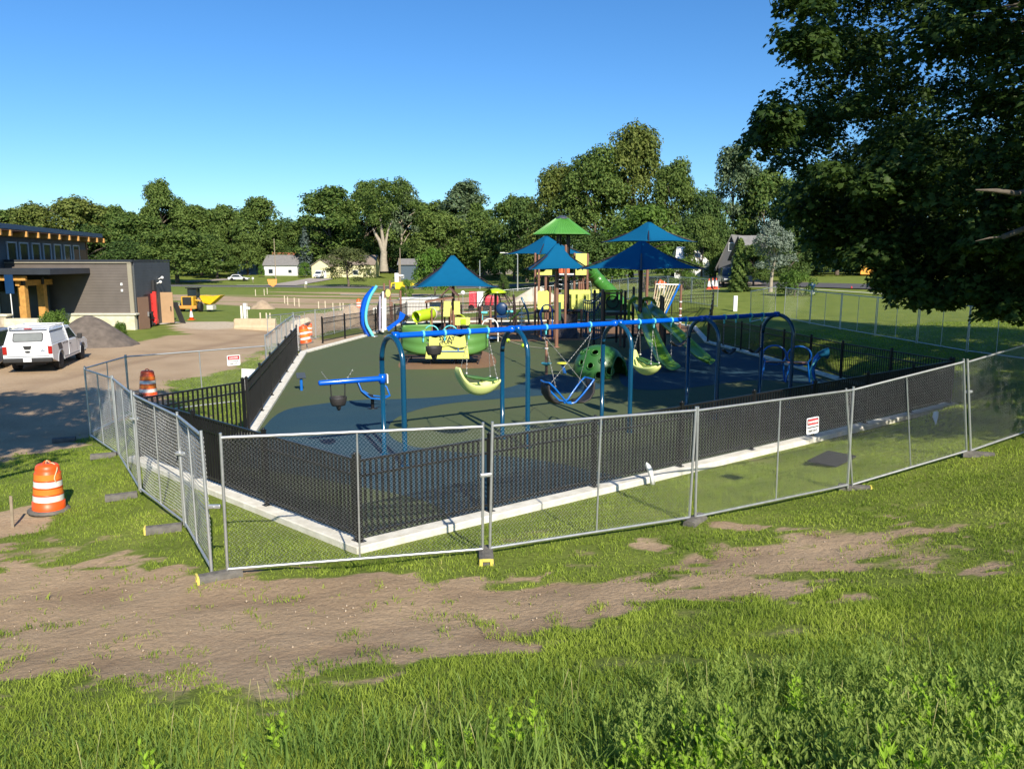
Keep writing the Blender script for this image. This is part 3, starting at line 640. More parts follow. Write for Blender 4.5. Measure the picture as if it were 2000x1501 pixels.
picket_fence([(-7.7,50.7),(-7.35,53.5),(3.2,55.0)],'black picket fence behind the toddler play set at the back left',th=.017,sp=.105,panel_l=2.5)
picket_fence([(3.2,55.2),(13.5,51.9)],'black picket fence behind the towers at the back right',th=.017,sp=.105,panel_l=2.5,base=(.085,.8))
picket_fence([(13.5,51.7),(10.4,40.6)],'black picket fence seen nearly edge-on at the far right corner',th=.017,sp=.105,panel_l=2.4,base=(.8,.085))
picket_fence([(10.3,40.3),(11.2,34.5),(11.9,27.5),(13.1,22.75)],'black picket fence in tree shade along the right side',th=.017,sp=.105,panel_l=2.3)
# ------------------------------------------------------------ swing frame
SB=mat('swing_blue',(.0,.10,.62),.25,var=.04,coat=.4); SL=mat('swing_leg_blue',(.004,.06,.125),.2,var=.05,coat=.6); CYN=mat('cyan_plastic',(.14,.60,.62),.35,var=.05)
B0=Vector((-2.55,16.2,0)); BD=Vector((.846,.534,0)).normalized(); BN=Vector((-BD.y,BD.x,0)); BZ=2.72; BAY=3.09
BANG=math.atan2(BD.y,BD.x)
sw=thing('swing_frame','long four-bay swing frame with a bright blue beam and dark blue arched legs','swing frame',B0,BANG)
for i in range(4):
    mb=MB(); mb.tube([(i*BAY+.02,0,BZ),((i+1)*BAY-.02,0,BZ)],.062,16); mb.lathe([(.083,-.07),(.083,.07)],(i*BAY+.09,0,BZ),16,Matrix.Rotation(math.pi/2,3,'Y')); mb.lathe([(.083,-.07),(.083,.07)],((i+1)*BAY-.09,0,BZ),16,Matrix.Rotation(math.pi/2,3,'Y'))
    part('beam',mb,SB,sw)
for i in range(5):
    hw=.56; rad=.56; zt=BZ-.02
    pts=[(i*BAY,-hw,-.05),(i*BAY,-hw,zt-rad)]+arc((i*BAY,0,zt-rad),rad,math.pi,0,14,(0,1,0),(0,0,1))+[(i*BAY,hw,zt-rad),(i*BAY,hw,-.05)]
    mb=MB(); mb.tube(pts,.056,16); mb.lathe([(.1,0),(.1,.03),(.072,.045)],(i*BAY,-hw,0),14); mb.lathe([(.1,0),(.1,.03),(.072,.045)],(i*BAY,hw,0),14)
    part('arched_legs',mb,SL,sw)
def beam_s(u):
    lo,hi=0,4*BAY; a=(u-CX)/F_PX
    for _ in range(50):
        s=(lo+hi)/2; P=B0+BD*s; k=P.y*math.cos(PITCH)-(BZ-CAMH)*math.sin(PITCH)
        if P.x/k<a: lo=s
        else: hi=s
    return s
HS=[beam_s(u) for u in (826,868,915,952,1066,1152,1248,1277,1311,1340,1415,1438,1466,1489)]
for s in HS:
    mb=MB(); M=Matrix.Rotation(math.pi/2,3,'Y'); mb.lathe([(.07,-.022),(.082,-.022),(.082,.022),(.07,.022)],(s,0,BZ),18,M); mb.box((s,0,BZ-.1),(.035,.05,.07),bev=.008); mb.lathe([(.028,-.01),(.028,.01)],(s,0,BZ-.155),10,M)
    part('swing_hanger',mb,CYN,sw)
def wl(s,y,z): return B0+BD*s+BN*y+Vector((0,0,z))
# cantilever arm
la=wl(0,.56,1.74); 
mb=MB(); a0=Vector((0,0,0)); a1=at(622,746,16.0)-la; a1.z=0
mb.tube([a0,a1*.98,a1],[.058,.058,.04],14); mb.lathe([(.075,-.1),(.075,.1)],(0,0,0),16); ca=thing('cantilever_arm','bright blue side arm bolted to the leftmost swing leg','swing arm',la); part('arm_tube',mb,SB,ca)
mb=MB(); mb.box((.11,-.02,0),(.03,.16,.2),.3,bev=.01); part('clamp_plate',mb,WHT,ca)
CHN=mat('chain_steel',(.42,.42,.40),.4,.7,var=.2,vs=20); SEATB=mat('black_seat_rubber',(.028,.025,.024),.6,var=.25,vs=6,bump=.2)
def chain(mb,a,b_,r=.008):
    a=Vector(a);b_=Vector(b_); n=max(2,int((b_-a).length/.045)); d=(b_-a).normalized(); s1=d.orthogonal().normalized(); s2=d.cross(s1)
    for i in range(n):
        c=a+(b_-a)*((i+.5)/n); s=s1 if i%2 else s2
        mb.tube([c-d*.028,c+s*.011,c+d*.028,c-s*.011],r*.55,4,False,True)
# bucket seat
def bucket(loc,rz,s,lab,grp=None,z_arm=.45,spread=.12,loops=False):
    t=thing('bucket_swing',lab,'swing',loc,rz,grp)
    b=MB(); g=[]
    for i in range(7):
        q=i/6; row=[]
        for j in range(21):
            th=2*math.pi*j/20; rx=.17*s*(1-.25*q*q)*(1+.04*math.cos(2*th)); ry=.15*s*(1-.2*q*q); row.append(Vector((rx*math.cos(th),ry*math.sin(th),.12*s-.19*s*q)))
        g.append(row)
    b.sheet(g); o=part('bucket_seat',b,SEATB,t); m_=o.modifiers.new('thick','SOLIDIFY'); m_.thickness=.02
    c=MB(); c.tube(arc((0,0,-.06*s),.11*s,math.pi,2*math.pi,8,(0,1,0),(0,0,1)),[.03*s]*9,8); c.box((0,0,-.1*s),(.07*s,.2*s,.06*s),bev=.02*s); part('crotch_strap',c,SEATB,t)
    for sx in (-1,1):
        st=MB(); st.tube([(sx*.16*s,0,.0),(sx*.155*s,0,.14*s),(sx*(.12+spread*.4)*s,0,(.16+z_arm*.5)*s)],[.016*s,.016*s,.011*s],6); part('strap',st,BLKT,t)
        ch=MB(); chain(ch,(sx*(.12+spread*.4)*s,0,(.16+z_arm*.5)*s),(sx*(.12+spread*2)*s,0,(.16+z_arm)*s))
        if loops: ch.tube(arc((sx*(.2+spread)*s,0,.1*s),.045,math.pi*(1 if sx<0 else 2),math.pi*(2 if sx<0 else 1)+ (0 if sx<0 else 0),8),.008,4)
        part('chain',ch,CHN,t)
    return t
bk=at(668,782,16.25); ab=ca.location.z
bucket(bk-Vector((.08,0,.03)),math.atan2(a1.y,a1.x),.95,'small black toddler bucket swing hanging from the blue side arm','swings with black bucket seats',z_arm=.56)
b1=B0+BD*((HS[0]+HS[1])/2); zc=at(850,686,b1.y).z
bucket(Vector((b1.x,b1.y,zc)),BANG,.95,'black bucket swing tied up high in front of the green and yellow glider','swings with black bucket seats',z_arm=(BZ-.18-zc-.16)/.95,spread=.04)
# moulded reclining seats
MY=mat('moulded_yellow_green',(.72,.80,.27),.4,var=.03); MG=mat('harness_green',(.045,.13,.03),.5,var=.1)
def moulded(loc,rz,lab,s=1.0,tilt=0.35,hang=1.0,flip=1):
    t=thing('moulded_swing_seat',lab,'swing',loc,rz,'moulded yellow-green swing seats')
    # shell: curved trough, high back at one end
    prof=[(-.64,.36),(-.63,.2),(-.57,.02),(-.45,-.17),(-.26,-.33),(.0,-.39),(.24,-.37),(.46,-.29),(.60,-.17),(.66,-.06)]
    wd=[.12,.19,.24,.27,.28,.28,.27,.24,.19,.09]; dp=[.0,.03,.07,.13,.20,.24,.22,.17,.09,.03]
    g=[];g2=[]
    for (x,z),w,dq in zip(prof,wd,dp):
        row=[]
        for j in range(13):
            q=-1+2*j/12; row.append(Vector((x*flip*s,q*w*s,(z*1.12+abs(q)**2.4*dq*1.25)*s)))
        g.append(row)
    mb=MB(); mb.sheet(g); o=part('seat_shell',mb,MY,t); m_=o.modifiers.new('thick','SOLIDIFY'); m_.thickness=.07*s; m_.offset=1 
    su=o.modifiers.new('smooth','SUBSURF'); su.levels=1; su.render_levels=1
    h=MB(); 
    for sy in (-1,1): h.tube([(flip*x*s,sy*y*s,z*s) for x,y,z in ((-.42,.06,.12),(-.2,.13,.06),(.05,.14,.02),(.3,.19,-.05),(.5,.2,-.03))],[.03,.04,.035,.03,.028],8)
    h.tube([(flip*.5*s,-.2*s,-.03*s),(flip*.55*s,0,-.02*s),(flip*.5*s,.2*s,-.03*s)],.03*s,8); h.tube([(flip*.1*s,-.14*s,.02*s),(flip*.12*s,0,-.08*s),(flip*.1*s,.14*s,.02*s)],.03,8)
    part('harness_bar',h,MG,t)
    for sx,x,z in ((-1,-.5,.22),(1,.52,.0)):
        for sy in (-1,1):
            c=MB(); top=Vector(((hang*.0+sx*.36)*s*flip,0,BZ-.2-loc.z)); chain(c,(flip*x*s,sy*.2*s,z*s),top,.009); part('chain',c,CHN,t)
        k=MB(); k.ball((flip*x*s,.2*s,z*s),.03,8); k.ball((flip*x*s,-.2*s,z*s),.03,8); part('bracket',k,GALV,t)
    return t
P=B0+BD*((HS[2]+HS[3])/2); zc=at(930,742,P.y).z; moulded(Vector((P.x,P.y,zc+.03)),BANG,'left moulded yellow-green swing seat, hanging above the blue surface wave',.78)
P=B0+BD*((HS[6]+HS[7])/2); zc=at(1270,708,P.y).z; moulded(Vector((P.x,P.y,zc+.02)),-1.0,'right moulded yellow-green swing seat, in front of the green slides',.70)
# biplane nest swing
P=B0+BD*((HS[4]+HS[5])/2); zc=at(1112,770,P.y).z
t=thing('facing_seats_swing','blue framed swing with two facing black scoop seats','swing',Vector((P.x,P.y,zc)),BANG-.12)
SBT=mat('swing_tube_blue',(.005,.13,.50),.3,var=.05,coat=.3)
for sx in (-1,1):
    g=[]
    for x,z,w in ((.72,.34,.17),(.74,.18,.21),(.70,.0,.24),(.58,-.15,.24),(.42,-.21,.22),(.26,-.20,.18)):
        g.append([Vector((sx*x*.86,q*w,z+.05*abs(q)**2)) for q in (-1,-.6,-.2,.2,.6,1)])
    mb=MB(); mb.sheet(g); o=part('scoop_seat',mb,SEATB,t); m_=o.modifiers.new('thick','SOLIDIFY'); m_.thickness=.035
    f=MB()
    for sy in (-1,1): f.tube([(sx*.62,sy*.22,.36),(sx*.5,sy*.25,.24),(sx*.3,sy*.24,.02),(sx*.12,sy*.2,-.17),(sx*.0,sy*.18,-.2)],.024,8)
    f.tube([(sx*.62,-.22,.36),(sx*.66,0,.35),(sx*.62,.22,.36)],.024,8); part('frame_tube',f,SBT,t)
f=MB(); f.tube([(0,-.18,-.2),(0,.18,-.2)],.026,8); f.tube([(-.1,0,-.2),(.1,0,-.2)],.026,8); part('centre_spacer',f,SBT,t)
hx=(HS[5]-HS[4])/2; zt=BZ-.2-zc
for sx,tx,sy in ((-1,-hx,-1),(1,-hx,-1),(-1,hx,1),(1,hx,1)):
    c=MB(); chain(c,(sx*.44,sy*.24,.16),(tx,0,zt),.009); part('chain',c,CHN,t)
# wound-up belt swings in the right bays
for a_,b_,lab,dz,m_ in ((8,9,'belt swing tied up short beside the shaded blue leg',.42,SEATB),(10,11,'dark belt swing at the left of the last shaded bay',.75,SEATB),(12,13,'dark belt swing at the right end of the last shaded bay',.8,SEATB)):
    P=B0+BD*((HS[a_]+HS[b_])/2); hx=(HS[b_]-HS[a_])/2; t=thing('belt_swing',lab,'swing',Vector((P.x,P.y,BZ-.2-dz)),BANG,'belt swings')
    mb=MB(); g=[]
    for i in range(9):
        q=-1+i/4; g.append([Vector((q*hx,-.07,.14*q*q-.1)),Vector((q*hx,.07,.14*q*q-.1))])
    mb.sheet(g); o=part('belt_seat',mb,m_,t); mm_=o.modifiers.new('thick','SOLIDIFY'); mm_.thickness=.02
    for sx in (-1,1):
        c=MB(); chain(c,(sx*hx,0,.04),(sx*hx,0,dz),.009); 
        if a_==8: chain(c,(sx*hx+.04,0,dz-.1),(sx*hx+.04,0,-.35),.009)
        part('chain',c,CHN,t)
# ------------------------------------------------------------ play equipment materials
BRN=mat('brown_post',(.23,.115,.075),.45,var=.08); DBR=mat('dark_post',(.03,.018,.018),.45,var=.1); YP=mat('yellow_panel',(.72,.74,.17),.4,var=.04); LIME=mat('lime_plastic',(.42,.60,.02),.35,var=.05,coat=.2)
GRN=mat('green_plastic',(.06,.22,.035),.32,var=.08,vs=2,coat=.25); GRP_=mat('green_panel_dark',(.02,.10,.055),.45,var=.08); NVY=mat('navy_panel',(.005,.035,.11),.4,var=.06); ORG=mat('orange_panel',(.75,.16,.06),.45,var=.06)
TEAL=mat('teal_blue_post',(.008,.09,.17),.35,var=.06,coat=.3); SHADE=mat('shade_fabric',(.002,.095,.205),.85,var=.03,spec=.12); ROPE=mat('tan_rope',(.55,.46,.28),.8,var=.1); WROPE=mat('white_rope',(.7,.68,.62),.8,var=.1); PURP=mat('purple_print',(.2,.12,.5),.5,var=0)
SLG=mat('slide_green',(.16,.33,.025),.3,var=.08,vs=1.5,coat=.4); CAP=mat('dark_cap',(.05,.06,.08),.5,var=.1); RGRN=mat('metal_roof_green',(.08,.27,.045),.4,var=.06)
ROCK=mat('dark_rock_panel',(.05,.045,.05),.8,var=.3,vs=3,bump=.5)
# ------------------------------------------------------------ hip shades
def canopy(mb,hw,h,z,flat_top=.04,sag=.5,ro=0):
    # square pyramid tent with concave ridges and curved hems
    N=12
    for k in range(4):
        a=R(45+90*k)+ro; b_=a+R(90); ca=Vector((math.cos(a),math.sin(a),0))*hw*1.414; cb=Vector((math.cos(b_),math.sin(b_),0))*hw*1.414
        g=[]
        for i in range(N+1):
            t=i/N; rad=flat_top+(1-flat_top)*t; zz=z+h*((1-t)**(1.0+sag))
            row=[]
            for j in range(N+1):
                q=j/N; p=ca.lerp(cb,q)*rad; pinch=1-.10*t*math.sin(math.pi*q); row.append(Vector((p.x*pinch,p.y*pinch,zz+.06*t*math.sin(math.pi*q))))
            g.append(row)
        mb.sheet(g,True)
def umbrella(u,Y,hw_px,vpeak,vhem,lab,rot,postm=DBR,low=None):
    P=at(u,vhem,Y); pk=at(u,vpeak,Y); hw=hw_px/F_PX*Y*1.01/1.2
    t=thing('shade_umbrella',lab,'shade umbrella',(P.x,P.y,0.0),0,'blue fabric shade umbrellas over the playground')
    mb=MB(); canopy(mb,hw,pk.z-P.z,P.z,sag=.55,ro=rot); o=part('canopy',mb,SHADE,t); m_=o.modifiers.new('thick','SOLIDIFY'); m_.thickness=.012
    mb=MB(); mb.tube([(0,0,-.1),(0,0,pk.z-.15)],.095,14); mb.lathe([(.17,0),(.17,.03),(.1,.05)],(0,0,0),14); part('post',mb,DBR if low is None else low,t)
    for k in range(4):
        a=R(45+90*k)+rot; f=MB(); f.tube([(0,0,pk.z-.2),(math.cos(a)*hw*1.38,math.sin(a)*hw*1.38,P.z-.03)],.035,8); part('canopy_arm',f,DBR,t)
    return t
umbrella(885,47.5,92,499,558,'leftmost blue shade umbrella, standing over the yellow toddler play set',.12,low=BRN)
umbrella(1088,38.2,71,476,526,'blue shade umbrella in front of the green-roofed tower',.05,low=BRN)
umbrella(1066,55.0,71,461,497,'farthest blue shade umbrella, half hidden behind the green-roofed tower',.6,low=BRN)
umbrella(1252,36.0,107,471,526,'large low dark blue shade umbrella above the green slides',.62)
umbrella(1266,49.0,78,434,473,'highest blue shade umbrella, rising behind the large dark blue one',.62,low=BRN)
# ------------------------------------------------------------ green roofed main tower
Y0=45.0
def pz(v,Y): return at(1000,v,Y).z
tw=thing('play_tower','tall play tower with a green ribbed roof, yellow panels and brown posts','play tower',(at(1096,600,Y0).x,Y0,0))
tx=tw.location.x
def px(u,Y=Y0): return at(u,600,Y).x-tx
zr0,zr1,zc_=pz(458,Y0),pz(427,Y0),pz(421,Y0)
mb=MB(); n=6; r0=1.72; r1=.38
for k in range(n):
    a=2*math.pi*k/n+.25; b_=2*math.pi*(k+1)/n+.25
    A0=Vector((math.cos(a)*r0,math.sin(a)*r0,zr0));B0_=Vector((math.cos(b_)*r0,math.sin(b_)*r0,zr0));A1=Vector((math.cos(a)*r1,math.sin(a)*r1,zr1));B1=Vector((math.cos(b_)*r1,math.sin(b_)*r1,zr1))
    nn=(B0_-A0).cross(A1-A0).normalized(); m=18; g=[[],[]]
    for j in range(m+1):
        q=j/m; off=nn*(.035 if j%2 else 0); g[0].append(A0.lerp(B0_,q)+off); g[1].append(A1.lerp(B1,q)+off)
    mb.sheet(g,False); mb.tube([A0,A1],.03,6); mb.tube([A0,B0_],.03,6)
part('roof',mb,RGRN,tw)
mb=MB(); mb.lathe([(.42,zr1-.03),(.4,zr1+.03),(.12,zc_),(.01,zc_+.02)],(0,0,0),12); part('roof_cap',mb,CAP,tw)
def post(u,Y,v0,v1,m=BRN,r=.07,t=tw,cap=False):
    x=at(u,600,Y).x-t.location.x; za=pz(v0,Y) if v0 else -.05; zb=pz(v1,Y); mb=MB(); mb.tube([(x,Y-t.location.y,za),(x,Y-t.location.y,zb)],r,10); mb.ball((x,Y-t.location.y,zb),r*1.02,8); 
    for zz in (.35*(zb-za)+za,.7*(zb-za)+za): mb.lathe([(r*1.2,-.02),(r*1.2,.02)],(x,Y-t.location.y,zz),10)
    part('post',mb,m,t)
for u,Y,v1,m in ((1088,44.2,457,DBR),(1107,44.6,457,DBR),(1093,46.4,457,DBR),(1110,46.2,462,DBR),(1045,45,496,BRN),(1052,44,500,BRN),(1121,44.4,496,BRN),(1146,44.2,497,BRN),(1147,46.2,500,BRN),(1070,46.5,505,BRN),(1074,43,562,BRN),(1084,42.9,556,BRN),(1104,43,480,BRN),(1136,43.4,600,BRN),(1126,45.6,570,BRN)): post(u,Y,None,v1,m)
def pan(u0,u1,v0,v1,Y,m,name='panel',th=.04,t=tw,curve=None,lab=None):
    a=at(u0,v1,Y);b_=at(u1,v0,Y); mb=MB(); w=b_.x-a.x;h=b_.z-a.z
    poly=curve or [(0,0),(1,0),(1,1),(0,1)]
    mb.prism([(x*w,y*h) for x,y in poly],th,(a.x-t.location.x,Y-t.location.y,a.z),(1,0,0),(0,0,1)); return part(name,mb,m,t)
wav=[(0,.05),(.1,0),(.9,0),(1,.05),(1,.92),(.85,1),(.65,.95),(.5,1),(.35,.95),(.15,1),(0,.92)]
pan(1124,1145,495,537,44.15,YP,'upper_panel'); pan(1049,1078,527,537,44.0,YP,'upper_panel',curve=[(0,.1),(.1,0),(1,0),(1,1),(.6,1),(.45,.6),(0,.5)]); pan(1050,1078,497,524,46.0,YP,'upper_panel')
for i in range(4):
    pan(1088+6.5*i,1093+6.5*i,524.5,533,44.05,ORG,'spinner_block')
pan(1086,1121,534,536.5,43.95,WHT,'rail')
pan(1046,1148,538,540,45.4,DBR,'upper_deck',th=1.8); pan(1046,1160,605,608,44.6,DBR,'lower_deck',th=1.8)
pan(1050,1071,567,603,43.2,YP,'lower_panel',curve=wav); pan(1113,1136,567,603,43.5,YP,'lower_panel',curve=wav); pan(1137,1153,565,606,43.6,YP,'lower_panel',curve=wav); pan(1088,1101,575,603,43.0,YP,'lower_panel'); pan(1157,1170,565,572,43.6,YP,'lower_panel')
for q in range(5): pan(1139+2.6*q,1140.1+2.6*q,570,590,43.55,GRP_,'panel_slot',th=.012)
for q in range(5): pan(1054+3*q,1055+3*q,585,598,43.15,GRP_,'panel_slot',th=.012)
pan(1088,1096,590,625,42.8,GRP_,'side_panel'); pan(1112,1125,600,622,44.6,YP,'side_panel',curve=[(0,0),(1,0),(1,1),(.2,1),(0,.6)])
mb=MB(); c=at(1056,582,43.1)-tw.location; mb.tube([c+Vector((0,.05,0)),c-Vector((0,.03,0))],.05,10); c=at(1120,585,43.4)-tw.location; mb.tube([c+Vector((0,.05,0)),c-Vector((0,.03,0))],.04,10); part('peep_hole',mb,BLKT,tw)
mb=MB()
for v in (546,555,564,573,582): a=at(1087,v,43.3)-tw.location; b_=at(1104,v,43.3)-tw.location; mb.tube([a,b_],.022,6)
part('ladder_rungs',mb,GALV,tw)
for q in range(4):
    mb=MB(); a=at(1131+4.5*q,566,44.4)-tw.location; b_=at(1131+3.2*q,541,44.4)-tw.location; mb.tube([a,b_],[.07,.035],8); part('leaf_stem',mb,BRN,tw)
pan(1050,1072,567,604,42.75,YP,'lower_panel',curve=wav); pan(1112,1152,566,574,43.1,YP,'lower_panel'); pan(1116,1124,574,600,43.05,YP,'lower_panel'); pan(1128,1140,574,603,43.05,YP,'lower_panel',curve=wav)
pan(1124,1146,495,537,43.9,YP,'upper_panel')
# rock climber
mb=MB(); a=at(1108,622,43.2)-tw.location; g=[]
for i in range(6):
    g.append([Vector((a.x-.55+1.1*j/6+.06*math.sin(i*3+j),-.9-1.1*(1-i/5)+(.12 if (i+j)%2 else 0)-.5,.02+i*.26)) for j in range(7)])
mb.sheet(g,False); o=part('rock_climber',mb,ROCK,tw); m_=o.modifiers.new('thick','SOLIDIFY'); m_.thickness=.12
# tube slide going right and back down
mb=MB(); pts=[at(1140,520,45.6),at(1152,528,46.2),at(1163,541,46.6),at(1176,555,46.6),at(1190,568,46.2),at(1205,585,45.6),at(1215,603,45.0)]
pts=[p-tw.location for p in pts]; S_=[]
for a,b_ in zip(pts[:-1],pts[1:]): S_+= [a.lerp(b_,k/4) for k in range(4)]
S_.append(pts[-1]); mb.tube(S_,.40,20,cap=False); part('tube_slide',mb,GRN,tw)
mb=MB()
for k in (0,5,10,15,20): mb.tube([S_[k]-(S_[k+1]-S_[k]).normalized()*.03,S_[k]+(S_[k+1]-S_[k]).normalized()*.03],.43,20)
part('slide_flange',mb,GRN,tw)
# ------------------------------------------------------------ slide deck to the right
Y1=38.5
sd=thing('slide_deck','dark low play deck with green panels carrying the double green slide','play deck',(at(1230,600,Y1).x,Y1,0))
for u,Y,v1,m in ((1161,39.2,568,DBR),(1177,38.6,567,BRN),(1180,38.3,571,DBR),(1213,38.6,567,BRN),(1221,38.2,570,DBR),(1205,40.5,570,DBR),(1237,40.5,562,DBR),(1300,37,625,DBR),(1291,37.2,579,BRN),(1295,37.6,582,BRN)): post(u,Y,None,v1,m,t=sd)
pan(1183,1212,585,606,38.2,GRP_,'lower_panel',t=sd); pan(1183,1192,570,586,38.2,LIME,'side_panel',t=sd)
pan(1181,1214,566,569.5,38.2,LIME,'roof_bar',t=sd,th=.3); pan(1183,1213,571,574,38.0,BRN,'counter',t=sd,th=.2)
mb=MB(); c=at(1196,590,38.1)-sd.location; mb.tube(arc(c,.3,0,2*math.pi,16),.035,6); mb.tube([c,c+Vector((.25,0,.3))],.05,8); part('steering_wheel',mb,BLKT,sd)
pan(1180,1232,608,613,38.6,DBR,'deck',th=1.8,t=sd)
# net bridge
nbr=MB()
def bridge(u0,v0,u1,v1,sag,Y,m,name):
    mb=MB(); a=at(u0,v0,Y)-sd.location;b_=at(u1,v1,Y)-sd.location; lo=[]
    for i in range(11): q=i/10; p=a.lerp(b_,q); p.z-=sag*4*q*(1-q)*.5+ (0); lo.append(p)
    mb.tube(lo,.04,6); base=[Vector((p.x,p.y,.35+.2*abs(i/5-1)**2)) for i,p in enumerate(lo)]; mb.tube(base,.04,6)
    for i in range(11): mb.tube([lo[i],base[i]],.02,5)
    for q in (.33,.66): mb.tube([lo[i].lerp(base[i],q) for i in range(11)],.015,5)
    part(name,mb,m,sd)
bridge(1140,590,1178,571,.5,38.8,TEAL,'net_bridge'); bridge(1140,585,1178,567,.5,40.2,TEAL,'net_bridge')
mb=MB(); a=at(1158,600,39.4)-sd.location; g=[[a+Vector((x,y,-.0+z)) for y in (0,.9)] for x,z in ((-.5,-.15),(-.2,-.3),(.2,-.2),(.5,.3))]; mb.sheet(g); o=part('bridge_wing',mb,NVY,sd); o.modifiers.new('thick','SOLIDIFY').thickness=.04
# double slide
def chute(pts,w,name,lip=.16):
    g=[]
    n=len(pts)
    for i,p in enumerate(pts):
        d=(pts[min(i+1,n-1)]-pts[max(i-1,0)]).normalized(); s=Vector((d.y,-d.x,0)).normalized(); up=s.cross(d); 
        if up.z<0: up=-up
        row=[]
        for q,h in ((-1.12,lip),(-1,lip*1.05),(-.9,lip*.5),(-.6,.05),(-.2,0),(.2,0),(.6,.05),(.9,lip*.5),(1,lip*1.05),(1.12,lip)): row.append(p+s*q*w+up*h)
        g.append(row)
    mb=MB(); mb.sheet(g); o=part(name,mb,SLG,sd); m_=o.modifiers.new('thick','SOLIDIFY'); m_.thickness=.035
    su=o.modifiers.new('sm','SUBSURF'); su.levels=1; su.render_levels=2
def curve(P,n=16):
    out=[]; P=[Vector(p) for p in P]; P=[P[0]*2-P[1]]+P+[P[-1]*2-P[-2]]
    for i in range(1,len(P)-2):
        for k in range(n):
            t=k/n; a,b_,c,d=P[i-1:i+3]; out.append(.5*((2*b_)+(-a+c)*t+(2*a-5*b_+4*c-d)*t*t+(-a+3*b_-3*c+d)*t**3))
    out.append(P[-2]); return out
l=sd.location
chute(curve([at(1247,594,37.6)-l,at(1252,604,36.4)-l,at(1262,632,34.6)-l,at(1276,668,32.3)-l,at(1296,707,30.3)-l,at(1307,716,29.8)-l,at(1314,722,29.5)-l],5),.30,'slide_chute')
chute(curve([at(1262,596,37.6)-l,at(1272,605,36.6)-l,at(1302,636,34.2)-l,at(1338,670,31.8)-l,at(1370,700,30.2)-l,at(1382,708,29.9)-l,at(1389,711,29.8)-l],5),.28,'slide_chute')
# arched hood
mb=MB(); c=at(1243,598,37.4)-l; prof=[]
out=[(-.42,-.9),(-.42,.05)]+[(.42*math.cos(R(a))*1.0,.05+.42*math.sin(R(a))) for a in range(170,0,-20)]+[(.42,.05),(.42,-.9),(.3,-.9),(.3,.0)]+[(.3*math.cos(R(a)),.0+.3*math.sin(R(a))) for a in range(10,180,20)]+[(-.3,.0),(-.3,-.9)]
for ox in (0,.55): mb.prism(out,.12,c+Vector((ox,0,0)),(1,0,0),(0,0,1))
part('slide_hood',mb,SLG,sd)
mb=MB(); c=at(1237,586,38.4)-l; mb.ball(c,.14,10,(1,1,1.9)); part('hood_knob',mb,mat('pale_green',(.3,.5,.25),.5),sd)
# ------------------------------------------------------------ rope climber at the back right
rc=thing('rope_climber','tilted blue framed rope net climber between striped posts','climber',(at(1305,600,46).x,46,0)); l=rc.location
tl,tr,bl,br=[at(*q)-l for q in ((1281,555,47.5),(1327,556,47.5),(1273,609,44.5),(1300,612,44.5))]
mb=MB(); mb.tube([tl,tr],.05,8); part('top_bar',mb,GALV,rc)
mb=MB(); mb.tube([tr,br],.06,8); mb.tube([at(1275,582,47)-l,at(1271,596,45)-l],.04,8); part('blue_rope',mb,SBT,rc)
mb=MB()
for i in range(9): q=i/8; mb.tube([tl.lerp(tr,q),bl.lerp(br,q)],.036,5)
part('rope_strands',mb,ROPE,rc)
mb=MB()
for i in range(2,6): q=i/7+.2; q=min(q,.97); mb.tube([tl.lerp(bl,q),tr.lerp(br,min(1,q+.08))],.022,5)
part('cross_ropes',mb,ROPE,rc)
for u,Y,v in ((1279,47.6,548),(1329,47.6,556)):
    x=at(u,600,Y).x-l.x; mb=MB(); mb.tube([(x,Y-l.y,-.05),(x,Y-l.y,pz(v,Y))],.07,10); part('post',mb,BRN,rc)
    mb=MB()
    for k in range(4): mb.lathe([(.095,-.04),(.095,.04)],(x,Y-l.y,.5+.42*k),10)
    part('white_bands',mb,WHT,rc)
# ------------------------------------------------------------ toddler play set
Y2=45.5
td=thing('toddler_play_set','yellow toddler play set with a brown roof, lime crawl tunnel and small slide','play set',(at(872,600,Y2).x,Y2,0)); l=td.location
for u,Y,v1,m in ((833,45,588,BRN),(843,44,604,BRN),(863,46,580,DBR),(868,44.6,584,BRN),(877,45.5,590,BRN),(893,45,590,BRN),(901,45.6,596,DBR),(880,44.4,602,BRN)): post(u,Y,None,v1,m,r=.05,t=td)
pan(866,881,588,618,44.0,YP,t=td,curve=[(0,0),(.8,0),(1,1),(.1,1)]); pan(887,898,588,614,44.3,YP,t=td); pan(840,858,599,606,44.6,YP,t=td,curve=wav); pan(872,882,597,612,44.6,YP,t=td)
pan(839,861,590,598,45.3,mat('pastel_panel',(.6,.62,.75),.5,col2=(.35,.6,.7),vs=5),t=td)
pan(889,918,619,635,43.5,YP,'slide_panel',t=td,curve=wav); pan(900,910,623,633,43.44,LIME,'slide_window',t=td)
mb=MB(); g=[[at(893,611,44.6)-l,at(893,617,45.4)-l],[at(905,618,44.6)-l,at(905,622,45.4)-l],[at(917,628,44.6)-l,at(917,631,45.4)-l]]; mb.sheet(g); o=part('slide_bed',mb,LIME,td); o.modifiers.new('thick','SOLIDIFY').thickness=.05
mb=MB(); 
for a_,b_ in (((832,589,45.2),(858,584,45.2)),((858,584,45.2),(886,580,45.4))): 
    A_=at(*a_)-l;Bq=at(*b_)-l; c=(A_+Bq)/2; mb.box(c,((Bq-A_).length,1.3,.1),M=Matrix.Rotation(-math.atan2(Bq.z-A_.z,Bq.x-A_.x),3,'Y'))
part('roof_beam',mb,BRN,td)
mb=MB(); a_,b_,c_=at(862,576,45)-l,at(878,560,45)-l,at(896,577,45)-l; 
for p,q in ((a_,b_),(b_,c_)): mb.sheet([[p+Vector((0,-.5,0)),q+Vector((0,-.5,0))],[p+Vector((0,.6,0)),q+Vector((0,.6,0))]],False)
